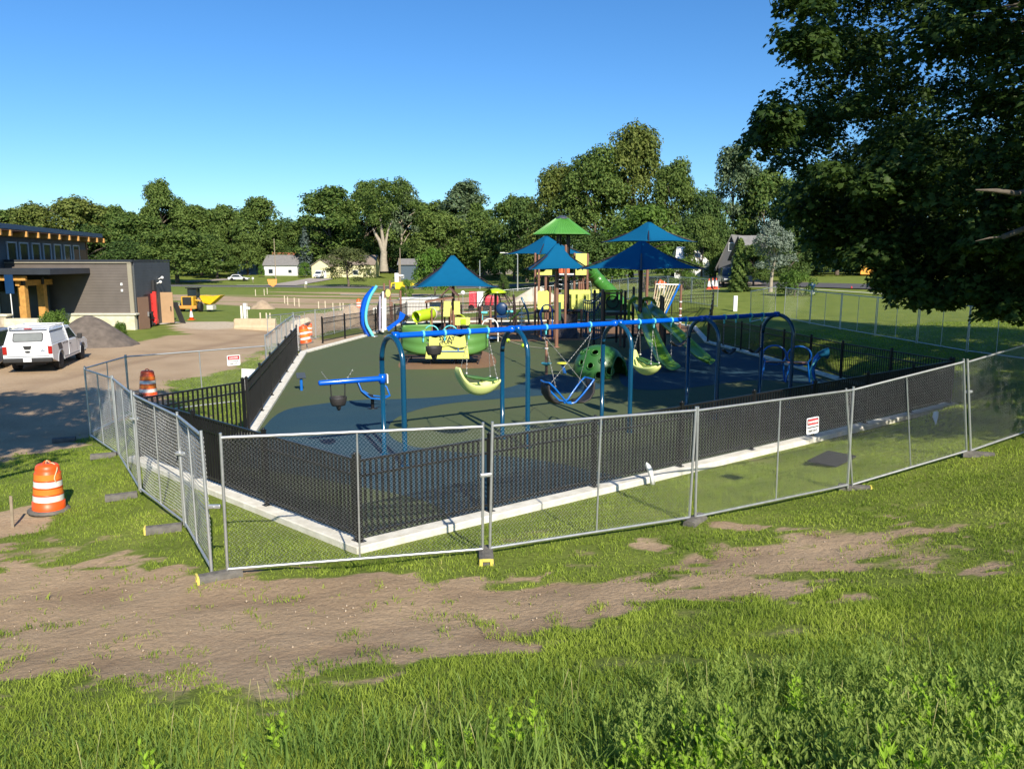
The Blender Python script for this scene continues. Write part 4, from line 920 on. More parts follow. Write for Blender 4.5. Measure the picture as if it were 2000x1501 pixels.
o=part('gable_roof',mb,mat('brown_roof',(.13,.07,.055),.6,var=.1),td); o.modifiers.new('thick','SOLIDIFY').thickness=.06
mb=MB()
for p in (a_,c_): mb.tube([p,Vector((p.x,p.y,0.4))],.03,6)
part('roof_post',mb,BRN,td)
mb=MB(); T0=at(812,619,43.6)-l; T1_=at(844,612,44.6)-l; S_=[T0.lerp(T1_,k/6) for k in range(7)]; mb.tube(S_,[.3,.31,.3,.33,.3,.31,.3],18,cap=False); part('crawl_tunnel',mb,LIME,td).modifiers.new('thick','SOLIDIFY').thickness=.03
mb=MB(); dd_=(T1_-T0).normalized()
for k,a in ((.15,-.4),(.3,-1.2),(.6,.5),(.8,-.6),(.45,-.2)):
    c=T0.lerp(T1_,k)+Vector((0,-1,0))*.31*math.cos(a)+Vector((0,0,1))*.31*math.sin(a); mb.tube([c,c+Vector((0,-.012,0))],.045,8)
part('tunnel_hole',mb,BLKT,td)
mb=MB(); mb.tube([T1_,T1_+dd_*.04],.36,18); part('tunnel_end',mb,mat('pink_white_panel',(.72,.62,.62),.5),td)
mb=MB()
for k in (0.05,.9): c=T0.lerp(T1_,k); mb.tube([c-Vector((0,0,.3)),Vector((c.x,c.y,-.05))],.05,8)
part('tunnel_leg',mb,YP,td)
# white hoop spinner and small red-white things near it
def hoop(u,v,Y,r,lab,m=WHT):
    c=at(u,v,Y); t=thing('spinner_hoop',lab,'spinner',(c.x,Y,0)); mb=MB(); mb.tube(arc((0,0,c.z),r,0,math.pi,14),.035,8); mb.tube([(-r,0,c.z),(-r,0,.05)],.035,8); mb.tube([(r,0,c.z),(r,0,.05)],.035,8); part('hoop_tube',mb,m,t)
    mb=MB(); mb.lathe([(r*.9,.2),(r*1.0,.28),(r*.3,.32)],(0,0,0),16); part('platform',mb,NVY,t); return t
hoop(957,638,40.5,.42,'white hooped spinner just behind the blue swing beam, right of the yellow slide panel')
# ------------------------------------------------------------ lime-capped dome climber
dc=thing('dome_climber','dark ribbed dome climber with a lime mushroom cap and cyan seats','climber',(at(968,600,47).x,47,0)); l=dc.location
zt=pz(571,47); mb=MB(); mb.lathe([(.66,zt-.03),(.68,zt+.02),(.5,zt+.14),(.2,zt+.24),(.01,zt+.26)],(0,0,0),20); part('cap',mb,LIME,dc)
for k in range(10):
    a=2*math.pi*k/10; mb=MB(); mb.tube([(math.cos(a)*r_,math.sin(a)*r_,z_) for r_,z_ in ((.35,zt),(.75,zt-.25),(1.05,zt-.75),(1.15,zt-1.3),(1.15,0))],.03,6); part('rib',mb,DBR,dc)
mb=MB(); mb.tube([(0,0,-.05),(0,0,zt)],.09,10); part('centre_post',mb,DBR,dc)
for u,Y in ((936,46.2),(958,46),(941,47),(1003,46.5)): post(u,Y,None,600,DBR if u in (936,1003) else BRN,t=dc)
mb=MB(); c=at(980,603,45.6)-l; mb.ball(c,.36,16,(1,.35,1.05)); mb.box(c+Vector((0,0,-.45)),(.6,.25,.12)); part('black_pod',mb,NVY,dc)
for u,v in ((946,610),(996,608)):
    c=at(u,v,45.4)-l; mb=MB(); mb.box(c,(.38,.3,.14),bev=.05); mb.tube([c+Vector((-.1,0,0)),c+Vector((-.12,0,-.45))],.035,6); part('cyan_seat',mb,CYN,dc)
# lime crawl leaf with stepping pods
lm=thing('leaf_climber','lime striped leaf-shaped climber with white stepping discs below it','climber',(at(1012,600,42).x,42,0)); l=lm.location
mb=MB(); a_=at(996,626,42)-l; b_=at(1024,598,42.6)-l; g=[]
for i in range(9):
    q=i/8; p=a_.lerp(b_,q); w=.1+.22*math.sin(math.pi*min(1,q*1.1)*.9); n_=Vector((-.6,0,-.75)); g.append([p+Vector((.7,0,.7))*w*-1,p+Vector((0,-.12,0)),p+Vector((.7,0,.7))*w*.6])
mb.sheet(g); o=part('leaf_blade',mb,LIME,lm); o.modifiers.new('thick','SOLIDIFY').thickness=.05
for i in range(4):
    c=at(1019+.4*i,612+7.5*i,41.8)-l; mb=MB(); mb.lathe([(.05,-.02),(.17,0),(.17,.04),(.05,.06)],c,12); part('stepping_disc',mb,WHT,lm)
mb=MB(); c=at(1019,600,41.8)-l; mb.tube([(c.x,c.y,-.05),(c.x,c.y,c.z)],.035,8); part('disc_pole',mb,GALV,lm)
# teal poles of the rope course
def pole(pts,r,m,lab,cat='pole',name='play_pole',grp=None):
    p0=Vector(pts[0]); mb=MB(); mb.tube(pts,r,10); mb.ball(pts[-1],r,8); return solo(name,mb,m,lab,cat,grp,loc=(p0.x,p0.y,0),world=True)
pole([at(1033,632,42.5)*1,at(1031,610,42.3),at(1019,582,42.6)],.06,TEAL,'bent teal pole leaning left of the yellow tower panels')
pole([at(1062,640,40),at(1057,625,40),at(1055,612,40),at(1060,602,40)],.06,SBT,'curly bright blue pole in front of the tower')
pole([Vector((at(1011,600,44.5).x,44.5,-.05)),at(1003,577,44.5)],.07,DBR,'dark post beside the black net pod')
hoop(1068,606,41.5,.3,'small blue hooped spinner under the tower',SBT)
# ------------------------------------------------------------ climbing dome
cx,cy_=at(1172,720,28.7).x,28.8
dm=thing('climbing_dome','hollow green climbing dome with round holes and an arched doorway','climbing dome',(cx,cy_,0))
GD=mat('dome_green_shaded',(.03,.125,.02),.42,var=.1,vs=2,coat=.1)  # tree shade over the dome is put into this darker green
NA,NZ=160,64; a_=np.linspace(0,2*np.pi,NA,endpoint=False); e_=np.linspace(0,np.pi/2,NZ+1)
HO=[(-1.95,.95,.13),(-2.5,.5,.11),(-2.05,.42,.12),(-1.6,.62,.1),(-1.3,.25,.15),(-2.9,.9,.1),(-2.6,1.05,.09),(-.2,.55,.12),(.25,.35,.12),(-.15,.2,.1),(1.2,.6,.14),(2.1,.5,.13),(-1.7,.12,.14)]
def dpt(a,e,r=1.0):
    return np.stack([np.cos(a)*np.cos(e)**.8*1.03*r,np.sin(a)*np.cos(e)**.8*.95*r,(np.sin(e))*1.15*r],-1)
V=[];F=[]
AA,EE=np.meshgrid(a_,e_,indexing='xy'); V=dpt(AA.ravel(),EE.ravel())
hc=[dpt(np.array(a),np.array(e)) for a,e,_ in HO]
for i in range(NZ):
    for j in range(NA):
        j2=(j+1)%NA; am=a_[j]+np.pi/NA; em=(e_[i]+e_[i+1])/2; p=dpt(np.array(am),np.array(em))
        if any(np.linalg.norm(p-h)<r_ for h,(_,_,r_) in zip(hc,HO)): continue
        # doorway facing right-front
        da=(am+.75+np.pi)%(2*np.pi)-np.pi
        if p[2]<.78 and abs(da)<.52*math.sqrt(max(0,1-(p[2]/.78)**2)) : continue
        F.append((i*NA+j,i*NA+j2,(i+1)*NA+j2,(i+1)*NA+j))
mb=MB(); mb.add([tuple(v) for v in V],F,True); o=part('shell',mb,GD,dm); o.modifiers.new('thick','SOLIDIFY').thickness=.05
for (a,e,r_),h in zip(HO,hc):
    h=Vector([float(q) for q in h]); nn=Vector((h.x,h.y,h.z*.8)).normalized(); s=nn.orthogonal().normalized(); tt=nn.cross(s); mb=MB(); mb.tube([h+nn*.005+(s*math.cos(k*2*math.pi/18)+tt*math.sin(k*2*math.pi/18))*(r_+.008) for k in range(18)],.026,8,False,True); part('hole_rim',mb,GD,dm)
mb=MB(); pts=[]
for k in range(17):
    q=-1+k/8; z=.78*math.sqrt(max(0,1-q*q)); aa=-.75+q*.52; e=math.asin(min(1,z/1.15)); p=dpt(np.array(aa),np.array(e)); pts.append(Vector([float(w) for w in p]))
mb.tube(pts,.035,8); part('doorway_rim',mb,GD,dm)
# stepping post with cyan disc, yellow disc on a blue spring
c=G(1067,731); t=thing('disc_post','brown post with a cyan stepping disc, a rope tied near its top','balance post',(c.x,c.y,0)); sc_=c.y/F_PX
mb=MB(); hh=at(1067,668,c.y).z; mb.tube([(0,0,-.05),(0,0,hh)],.055,12); mb.ball((0,0,hh),.055,8); part('post',mb,mat('light_brown_post',(.27,.14,.09),.5,var=.06),t)
mb=MB(); z=at(1067,709,c.y).z; mb.lathe([(.04,z-.09),(.12,z-.07),(.2,z-.01),(.2,z+.02),(.05,z+.03)],(0,0,0),20); part('stepping_disc',mb,CYN,t)
mb=MB(); z2=at(1067,680,c.y).z; mb.lathe([(.07,z2-.02),(.07,z2+.02)],(0,0,0),12); part('rope_collar',mb,WHT,t)
c2=G(1103,730); t2=thing('spring_disc','yellow stepping disc on a blue leaning spring post','balance disc',(c2.x,c2.y,0)); mb=MB(); z=at(1097,709,c2.y).z; mb.lathe([(.04,z-.05),(.21,z-.02),(.23,z),(.2,z+.03),(.02,z+.045)],(-.1,0,0),22); part('stepping_disc',mb,mat('yellow_disc',(.6,.62,.05),.4,var=.05),t2)
mb=MB(); hl=[]
for k in range(50): q=k/49; hl.append((-.1*q+.055*math.cos(k*.9),.055*math.sin(k*.9),.02+(z-.06)*q))
mb.tube(hl,.018,6); part('spring',mb,SBT,t2)
# balance rope with green balls
ra=Vector((c.x,c.y,z2)); rb=at(972,655,36.0); rp_=[ra.lerp(rb,k/12) for k in range(13)]
for k,p in enumerate(rp_): p.z-=.14*4*(k/12)*(1-k/12)
t=thing('balance_rope','tan balance rope strung with green balls, ending at the brown disc post','rope',(ra.x,ra.y,ra.z)); mb=MB(); mb.tube(rp_,.022,8); part('rope',mb,ROPE,t,True)
for k in (5,9): mb=MB(); mb.ball(rp_[k],.1,12); part('green_ball',mb,LIME,t,True)
# ------------------------------------------------------------ glider
gy=32.6; gc=at(866,690,gy); sf=thing('accessible_glider','green and yellow boat-like wheelchair glider lettered SWAY FUN','glider',(gc.x,gy,0)); l=sf.location
GH=mat('glider_green',(.10,.25,.055),.5,var=.05,vs=1.5)
for u0,u1,sx in ((785,838,-1),(913,951,1)):
    mb=MB(); a=at(u0,660,gy).x-l.x; b_=at(u1,660,gy).x-l.x; z0,z1=.42,1.52; g=[]
    for i in range(13):
        q=i/12; z=z0+(z1-z0)*q; r_=0.0; rib=.035*abs(math.sin(q*math.pi*3.0)); row=[]
        for j in range(11):
            w=j/10; x=a+(b_-a)*w; yy=-.9+ .62*((w if sx>0 else 1-w)**2.2)-rib; taper=.16*(1-q)*( (w-1)*-1 if sx>0 else w)
            row.append(Vector((x+(-sx)*0.0,yy,z+ (.18*((w if sx>0 else 1-w)**2))*(1-q))))
        g.append(row)
    mb.sheet(g); o=part('hull_panel',mb,GH,sf); o.modifiers.new('thick','SOLIDIFY').thickness=.06
    mb=MB(); g=[[Vector((p.x*1.0,-p.y*.9+.2,p.z)) for p in r_] for r_ in g]; mb.sheet(g); o=part('hull_panel',mb,GH,sf); o.modifiers.new('thick','SOLIDIFY').thickness=.06
def yp(u0,u1,v0,v1,dy,poly,name,m=YP,th=.06):
    Y=gy+dy; a=at(u0,v1,Y)-l;b_=at(u1,v0,Y)-l; mb=MB(); mb.prism([(x*(b_.x-a.x),y*(b_.z-a.z)) for x,y in poly],th,(a.x,dy,a.z),(1,0,0),(0,0,1)); return part(name,mb,m,sf)
yp(831,916,672,700,-1.0,[(0,.0),(1,0),(.97,.95),(.85,.62),(.68,.6),(.5,.9),(.3,.95),(.24,.8),(.1,.62),(.04,.95)],'front_panel')
yp(838,860,656,677,-1.06,[(0,.08),(.4,-.03),(1,.04),(1,.95),(.6,.82),(.3,.86),(.05,1)],'front_panel'); yp(861,912,653,678,-1.06,[(0,.06),(.3,.16),(.7,-.04),(1,.06),(.95,.5),(.93,.95),(.75,.78),(.5,.9),(.25,1),(0,.88)],'front_panel')
mb=MB(); pts=[at(u,v,gy-1.02)-l for u,v in ((837,677),(850,679),(862,676),(875,673),(888,677),(900,679),(912,676))]; mb.tube(pts,.018,6); part('dark_trim',mb,BLKT,sf)
mb=MB(); a=at(862,686,gy-1.05)-l;b_=at(907,686,gy-1.05)-l; mb.tube([a,b_],.022,8); c=at(895,683,gy-1.05)-l; mb.tube([c+Vector((0,0,.1)),c-Vector((0,0,.06))],.02,6); part('foot_rail',mb,SBT,sf)
for body,v in (('SWAY',664),('FUN',671.5)):
    me=text_mesh(body,.235,bold=.008); o=link('lettering',me,BLKT,sf); p=at(873,v,gy-1.1)-l; o.location=(p.x,-1.095,p.z); o.rotation_euler=(math.pi/2,0,0)
mb=MB(); mb.box((0,0,.38),(3.2,1.5,.07)); part('deck',mb,DBR,sf)
for x in (-1.5,-.5,.5,1.5):
    for y in (-.7,.7): mb=MB(); mb.tube([(x,y,0),(x+.12,y*.86,.36)],.03,6); part('base_leg',mb,DBR,sf)

mb=MB(); 
for x in (-.5,.3): mb.tube(arc((x,.1,1.25),.3,0,math.pi,10),.03,6)
part('grab_bar',mb,CYN,sf)
mb=MB(); mb.box((.4,.1,1.25),(.5,.4,.35),bev=.1); part('seat',mb,NVY,sf)
# ------------------------------------------------------------ blue arches, chimes and drum panel
ay=43.6; p0=at(737,660,ay); t=thing('rainbow_arches','pair of tall curved arches, cyan and deep blue','play sculpture',(p0.x,ay,0)); l=t.location
def pl(L_,Y=ay): return [at(u,v,Y)-l for u,v in L_]
mb=MB(); S_=curve(pl([(736,558),(722,582),(715,610),(716,632),(724,648),(730,659)]),8); mb.tube(S_,.085,12); part('cyan_arch',mb,CYN,t)
mb=MB(); a=curve(pl([(733,560),(715,582),(708,610),(709,632),(716,648),(724,658)],ay+.3),8); g=[[p+Vector((-.12,0,0)),p+Vector((.16,-.1,0))] for p in a]; mb.sheet(g); o=part('blue_arch',mb,SB,t); o.modifiers.new('thick','SOLIDIFY').thickness=.08
mb=MB(); mb.lathe([(.2,0),(.2,.05)],pl([(731,659)])[0]*Vector((1,1,0)) if False else (pl([(731,659)])[0].x,0,0),12); part('base_plate',mb,GALV,t)
t=thing('chime_tubes','row of white and lilac chime tubes hung on a dark curved post','musical play panel',(at(747,650,45).x,45,0)); l=t.location
mb=MB(); mb.tube([at(742,649,45)-l,at(737,625,45.1)-l,at(738,600,45.1)-l,at(745,575,45)-l,at(752,568,45)-l],.06,8); part('curved_post',mb,DBR,t)
for u,v0,v1,m in ((742,578,645,mat('lilac_tube',(.42,.40,.5),.4)),(748,569,648,WHT),(752.5,582,644,WHT)):
    mb=MB(); mb.tube([at(u,v1,44.8)-l,at(u,v0,44.8)-l],.065,10); part('chime_tube',mb,m,t)
c=at(772,626,45.5); t=thing('drum_panel','slanted bright blue drum panel on a dark frame next to the chimes','musical play panel',(c.x,45.5,0)); l=t.location
mb=MB(); mb.prism([(-.55,-.42),(.2,.1),(.3,.55),(.62,.35),(.5,.1),(-.4,-.62)],.1,c-l,(1,0,0),(0,0,1)); part('blue_panel',mb,SB,t); mb=MB(); mb.prism([(.3,.5),(.62,.33),(.85,.15),(.45,-.1)],.3,c-l+Vector((0,.2,0)),(1,0,0),(0,0,1)); mb.tube([(0,.1,0),c-l],.06,8); mb.tube([(.5,.1,0),c-l+Vector((.3,0,0))],.05,8); part('dark_frame',mb,BLACK,t)
# ------------------------------------------------------------ spinning seat pod
c=G(731,800)*1; c=Vector((-4.1,22.2,0)); t=thing('bowl_spinner','low black bowl spinner seat ringed with blue tube behind the left swing legs','spinner',c,.35)
g=[]
for x,z,w in ((-.42,.86,.15),(-.40,.68,.22),(-.32,.48,.27),(-.16,.33,.28),(.05,.28,.24)): g.append([Vector((x,q*w,z+.05*q*q)) for q in (-1,-.6,-.2,.2,.6,1)])
mb=MB(); mb.sheet(g); o=part('bowl_seat',mb,SEATB,t); o.modifiers.new('thick','SOLIDIFY').thickness=.04
mb=MB(); mb.tube([(-.44,-.2,.86),(-.36,-.3,.6),(-.1,-.32,.36),(.25,-.28,.30),(.5,-.1,.36),(.44,.05,.6),(.2,.2,.8)],.026,8); mb.tube([(-.44,.2,.86),(-.3,.3,.55),(0,.3,.33),(.3,.2,.30),(.5,-.1,.36)],.026,8); mb.tube([(-.44,-.2,.86),(-.44,.2,.86)],.026,8); part('blue_ring',mb,SBT,t)
mb=MB(); mb.tube([(0,0,0),(0,0,.3)],.05,10); mb.lathe([(.16,0),(.16,.02)],(0,0,0),14); part('stem',mb,BLACK,t)
# small post with square solar-like top
c=G(589,762); t=thing('button_post','short blue post with a tilted grey square top near the left fence','play post',(c.x,c.y,0),.4)
mb=MB(); mb.tube([(0,0,0),(0,0,.44)],.05,10); part('post',mb,SBT,t); mb=MB(); mb.box((0,0,.5),(.3,.3,.04),M=Matrix.Rotation(.5,3,'X'),bev=.01); part('square_top',mb,mat('slate_top',(.06,.075,.09),.35,var=.1),t)
# ------------------------------------------------------------ blue seat-walker and horn at the shaded right
c=at(1560,730,26.5); t=thing('loop_bench','shaded blue looped tube bench beside the right fence','play bench',(c.x-.2,27.2,0),-.3)
for dx in (-.42,.42):
    mb=MB(); mb.tube([(dx+.40*math.cos(a)*1.0,0,.95+.34*math.sin(a)) for a in [k*math.pi/10 for k in range(20)]],.032,8,False,True); mb.tube([(dx-.3,0,.72),(dx-.42,-.1,0)],.03,8); mb.tube([(dx+.3,0,.72),(dx+.4,.1,0)],.03,8); part('loop_frame',mb,SBT,t)
mb=MB(); mb.box((0,.0,.72),(1.4,.3,.04),bev=.01); part('seat_board',mb,BRN,t)
c=at(1600,740,25.6); t=thing('talk_horn','teal curved speaking horn with a glossy rim on a blue stem','play horn',(c.x-.1,25.8,0))
mb=MB(); mb.tube([(.0,0,-.02),(.0,0,.4),(-.06,0,.7),(.02,0,1.0),(.15,0,1.15)],[.05,.05,.06,.09,.1],10); part('stem',mb,SBT,t)
mb=MB(); mb.tube([(.1,0,1.13),(.25,-.03,1.2),(.4,-.05,1.2)],[.1,.13,.2],12); part('horn_bell',mb,TEAL,t); mb=MB(); mb.tube(curve([(-.02,-.15,.98),(-.18,-.2,.75),(-.2,-.2,.5),(-.08,-.2,.28)],5),[.03]*16,8); part('glossy_rim',mb,CYN,t)
# ------------------------------------------------------------ leaf crowns
def leaf_quads(Cn,Nn,size,rng,asp=.62):
    k=len(Cn); a=rng.normal(size=(k,3)); t=np.cross(Nn,a); t/=np.linalg.norm(t,axis=1,keepdims=True)+1e-9; b=np.cross(Nn,t)
    s=size*rng.uniform(.6,1.3,k)[:,None]
    V=np.stack([Cn-t*s*.5,Cn-b*s*asp*.5+Nn*s*.08,Cn+t*s*.5,Cn+b*s*asp*.5+Nn*s*.08],1).reshape(-1,3)
    F=np.arange(k*4).reshape(-1,4); return V,F
def crown_mesh(name,blobs,per,size,seed,mat_,asp=.62,fill=.5,up=.5):
    rng=np.random.default_rng(seed); Cs=[];Ns=[]
    for c,r in blobs:
        k=int(per*(r/ (sum(q for _,q in blobs)/len(blobs)))**2); d=rng.normal(size=(k,3)); d/=np.linalg.norm(d,axis=1,keepdims=True)
        d[:,2]=np.where(d[:,2]<-.35,-d[:,2],d[:,2]); rad=r*(fill+(1-fill)*rng.uniform(0,1,k)**.5)
        lump=1+.28*np.sin(d[:,0]*5+c[0]*3+c[1])*np.sin(d[:,1]*6+c[2]*2)
        p=np.array(c)+d*(rad*lump)[:,None]*np.array([1,1,.78]); n=d*1.0+np.array([0,0,up])+rng.normal(size=(k,3))*.55; n/=np.linalg.norm(n,axis=1,keepdims=True)
        Cs.append(p);Ns.append(n)
    V,F=leaf_quads(np.concatenate(Cs),np.concatenate(Ns),size,rng,asp); me=npmesh(name,V,F,4); me.materials.append(mat_); return me
def dome_blobs(seed,w,h,z0,n,rb,shape='dome'):
    r=random.Random(seed); out=[]
    while len(out)<n:
        a=r.uniform(0,6.283); e=r.uniform(-.35,1.57) ; 
        q=r.uniform(.45,1)**.5
        x=math.cos(a)*math.cos(e)*q; y=math.sin(a)*math.cos(e)*q; z=math.sin(e)*q
        if shape=='tall': x*=.8+.3*math.sin(z*5+seed); y*=.85
        if shape=='vase': s=.55+.5*(z+.35); x*=s; y*=s
        out.append(((x*w/2*.82,y*w/2*.82,z0+(z+.35)/1.35*(h-z0)*.88),rb*r.uniform(.65,1.35)))
    return out
BARK=mat('bark',(.13,.10,.075),.9,var=.3,vs=4,bump=.6,bs=12); BARKL=mat('pale_bark',(.33,.28,.21),.85,var=.15,vs=2,bump=.4,bs=10)
def trunk_mb(h,r,seed,limbs=6,spread=3,zf=.35):
    rr=random.Random(seed); mb=MB(); pts=[Vector((0,0,-.5))]; 
    for i in range(1,7): pts.append(Vector((rr.uniform(-.25,.25)*i*.4,rr.uniform(-.25,.25)*i*.4,h*i/6)))
    mb.tube(pts,[r*1.35,r*.95,r*.85,r*.7,r*.5,r*.35,r*.15],10)
    for k in range(limbs):
        b=pts[2+k%4]; a=rr.uniform(0,6.28); e=Vector((math.cos(a)*spread,math.sin(a)*spread,rr.uniform(.2,.5)*h*.6)); m_=b+e*.5+Vector((0,0,.3)); mb.tube([b,m_,b+e],[r*.45,r*.3,r*.1],7)
    return mb
TMESH={}
def tree_kind(key,w,h,z0,n,rb,per,size,lm,shape='dome',tr=.35,seed=1,pale=False):
    cm=crown_mesh('crown',dome_blobs(seed,w,h,z0,n,rb,shape),per,size,seed,lm); tm=trunk_mb(h*.75,tr,seed,7,w*.27).mesh('trunk'); tm.materials.append(BARKL if pale else BARK); 
    V=np.empty(len(cm.vertices)*3,np.float32); cm.vertices.foreach_get('co',V); V=V.reshape(-1,3); W_=2*np.percentile(np.hypot(V[:,0],V[:,1]),97)*.93; H_=np.percentile(V[:,2],99.7); TMESH[key]=(cm,tm,W_,H_)
L_OAK=leafmat('oak_leaf',(.06,.095,.018),(.20,.225,.055),.2); L_DK=leafmat('dark_leaf',(.026,.06,.015),(.10,.15,.035),.15); L_MD=leafmat('mid_leaf',(.04,.085,.018),(.16,.215,.05),.2)
L_LT=leafmat('light_leaf',(.045,.10,.015),(.15,.23,.045),.25); L_CW=leafmat('cottonwood_leaf',(.05,.09,.04),(.17,.22,.11),.2,.45); L_SP=leafmat('spruce_needle',(.05,.075,.06),(.13,.17,.15),.1); L_SV=leafmat('silver_leaf',(.10,.14,.10),(.30,.35,.27),.15); L_SH=leafmat('shrub_leaf',(.05,.12,.015),(.17,.28,.05),.25)
tree_kind('oak',17,15,1.2,64,2.0,230,.55,L_OAK,seed=3)
tree_kind('oak2',16,15,.6,66,1.9,230,.55,L_MD,seed=8)
tree_kind('elm',15,18,1.2,70,1.9,230,.55,L_MD,'tall',seed=5)
tree_kind('dark',15,13,.0,54,2.2,230,.55,L_DK,seed=13)
tree_kind('round',14,16,2.6,60,1.9,240,.52,L_MD,seed=21)
tree_kind('cotton',15,18,3,60,1.6,190,.5,L_CW,'tall',seed=34,pale=True)
tree_kind('big',22,24,1.5,110,2.2,240,.55,L_OAK,'tall',.5,seed=55)
tree_kind('big2',22,24,1,110,2.2,240,.55,L_MD,'tall',.5,seed=67)
tree_kind('light',12,13,1.5,40,1.6,220,.4,L_LT,seed=71)
tree_kind('shrub',6,6,.2,30,1.0,220,.26,L_SH,seed=81,tr=.12)
tree_kind('brush',9,4.0,.0,26,1.2,190,.32,L_LT,seed=83,tr=.1)
tree_kind('loose',9,9,1.0,46,1.1,190,.3,leafmat('olive_leaf',(.05,.075,.02),(.15,.17,.06),.2),seed=91,tr=.16)
tree_kind('silver',7,10,2.2,34,1.0,200,.26,L_SV,'tall',seed=95,tr=.25,pale=True)
def tree(kind,u,Y,wpx,vtop,label,name='tree',cat='tree',grp='trees behind the park',zb=None,ybase=None):
    cm,tm,w,h=TMESH[kind]; x=(u-CX)/F_PX*(Y*math.cos(PITCH)+ .0); zt=at(u,vtop,Y).z; zb=T1(x,Y) if zb is None else zb
    sx=wpx/F_PX*Y/w; sz=(zt-zb)/h; x=at(u,vtop,Y).x*1.0
    t=thing(name,label,cat,(x,Y,zb),random.uniform(0,6.28),grp); t.scale=(sx,sx,sz); link('crown',cm,None,t); link('trunk',tm,None,t); return t
TL=[ # kind,u,Y,width px,top v,label
('oak',-60,222,150,404,'broad olive-green tree at the far left edge above the building roof'),
('oak',60,226,130,398,'olive-green tree at the far left rising behind the upper roof end'),
('oak',140,222,165,386,'wide flat-topped olive tree above the building roof'),
('oak2',225,226,110,404,'green tree filling the skyline between the flat-topped oak and the tall round crown'),
('round',311,232,98,353,'tall round-crowned tree standing clear above the left tree line'),
('oak2',262,205,120,420,'dense green tree under the tall round crown'),
('elm',372,224,92,402,'green tree just right of the tall round crown'),
('oak2',432,222,90,402,'rounded tree left of the peaked one over the white house'),
('elm',500,216,95,387,'peaked green tree above the white house'),
('dark',572,236,90,428,'dark low tree in the skyline dip beside the white house'),
('elm',640,212,130,366,'large dome-shaped tree above the yellow house'),
('round',712,226,110,358,'leafy crown left of the bare forked trunk'),
('cotton',782,232,90,356,'ragged pale crown right of the bare forked trunk'),
('elm',815,240,90,400,'green tree behind the round shrub'),
('cotton',905,236,120,354,'pale cottonwood with an open top, above the leftmost umbrella'),
('oak2',860,205,120,415,'bushy tree directly above the leftmost umbrella'),
('elm',945,200,90,420,'dark green tree right of the leftmost umbrella peak'),
('oak2',1005,185,110,384,'tree at the left foot of the tall dark group'),
('big',1095,128,120,324,'large dark tree, left of the tallest crown'),
('big2',1165,122,140,290,'large dark tree beside the tallest crown'),
('big',1240,126,135,244,'tallest olive-green tree on the skyline'),
('big2',1322,118,100,314,'tall green tree right of the tallest crown'),
('dark',1382,112,90,372,'dark tree in the skyline gap before the maple'),
('cotton',1440,120,110,282,'grey-green open tree peeking out left of the big maple'),
('oak2',1500,118,130,330,'tree behind the silver tree'),
('big2',1600,105,170,330,'dark tree behind the maple crown'),('big2',1730,100,190,310,'second dark tree behind the maple crown, further right'),('big',1880,95,200,300,'dark tree mass far behind the right part of the maple'),('big2',2040,90,200,300,'dark tree mass at the right edge behind the maple'),
('dark',1545,95,120,465,'low dark tree shading the far side of the street on the right'),('dark',1640,92,140,455,'low dark tree above the orange board on the right'),('dark',1750,90,140,460,'low dark tree behind the street right of the orange board'),('dark',1870,88,150,450,'low dark tree behind the street near the right edge'),
('oak2',340,168,145,450,'low spreading tree beside the right end of the park building'),
('dark',255,185,120,470,'dark low tree behind the park building roof'),
('oak2',420,190,80,470,'low tree left of the blue tarpaulin'),
('dark',560,214,60,480,'dark low tree between the white house and the spruce'),('dark',640,222,120,470,'dark low tree behind the yellow house'),('dark',715,224,90,470,'dark understory left of the bare trunk'),('dark',800,222,90,470,'dark understory right of the bare trunk'),('dark',900,214,120,474,'dark understory behind the leftmost umbrella'),
('dark',985,190,110,455,'dark understory left of the street lamp'),('dark',1060,150,110,440,'dark understory behind the middle umbrellas'),('dark',1150,118,130,440,'dark understory left of the light green tree'),('dark',1330,108,120,430,'dark understory behind the white tent roof'),('dark',1400,104,90,440,'dark understory left of the grey house'),
('light',1258,84,165,402,'light green spreading tree behind the highest umbrella'),
('dark',165,200,120,440,'dark understory tree above the lower roof'),('dark',60,200,140,440,'dark understory tree at the far left'),('dark',390,200,100,460,'dark understory tree behind the wheel loader'),('oak2',480,205,70,455,'low tree left of the white house roof')]
TL+=[('oak2',20,240,150,412,'back row tree left of the flat-topped oaks'),('oak2',180,242,150,404,'back row tree between the flat-topped oaks'),('dark',285,240,120,412,'back row dark tree under the tall round crown'),('oak2',345,240,110,408,'back row tree right of the tall round crown'),('oak2',405,236,110,410,'back row tree above the wheel loader'),('dark',465,236,110,412,'back row tree above the blue tarpaulin'),('dark',530,232,70,425,'back row tree above the white house'),('oak2',600,234,90,425,'back row tree above the spruce'),('dark',670,232,110,400,'back row tree behind the yellow house roof'),('dark',760,238,110,400,'back row tree behind the bare trunk'),('oak2',850,236,110,395,'back row tree behind the round shrub'),('oak2',930,232,110,400,'back row tree behind the leftmost umbrella'),('dark',1030,170,110,390,'back row tree left of the green tower roof')]
for k,u,Y,w,v,lb in TL: tree(k,u,Y,w,v,lb)
tree('shrub',848,120,74,484,'round light green shrub left of the leftmost umbrella','round_shrub','shrub',grp=None)
tree('loose',678,160,98,484,'sparse olive street tree in front of the yellow house','street_tree','tree',grp=None)
tree('silver',1512,66,80,430,'silvery grey-green tree beside the grey house','silver_tree','tree',grp=None)
tree('brush',1345,82,105,540,'leafy bank of undergrowth left of the far white pickup','undergrowth','shrub',grp='bushes around the park'); tree('brush',1300,88,90,545,'leafy bush under the light green tree','undergrowth','shrub',grp='bushes around the park')
tree('brush',1555,60,70,528,'bright leafy bush at the foot of the silver tree','undergrowth','shrub',grp='bushes around the park')
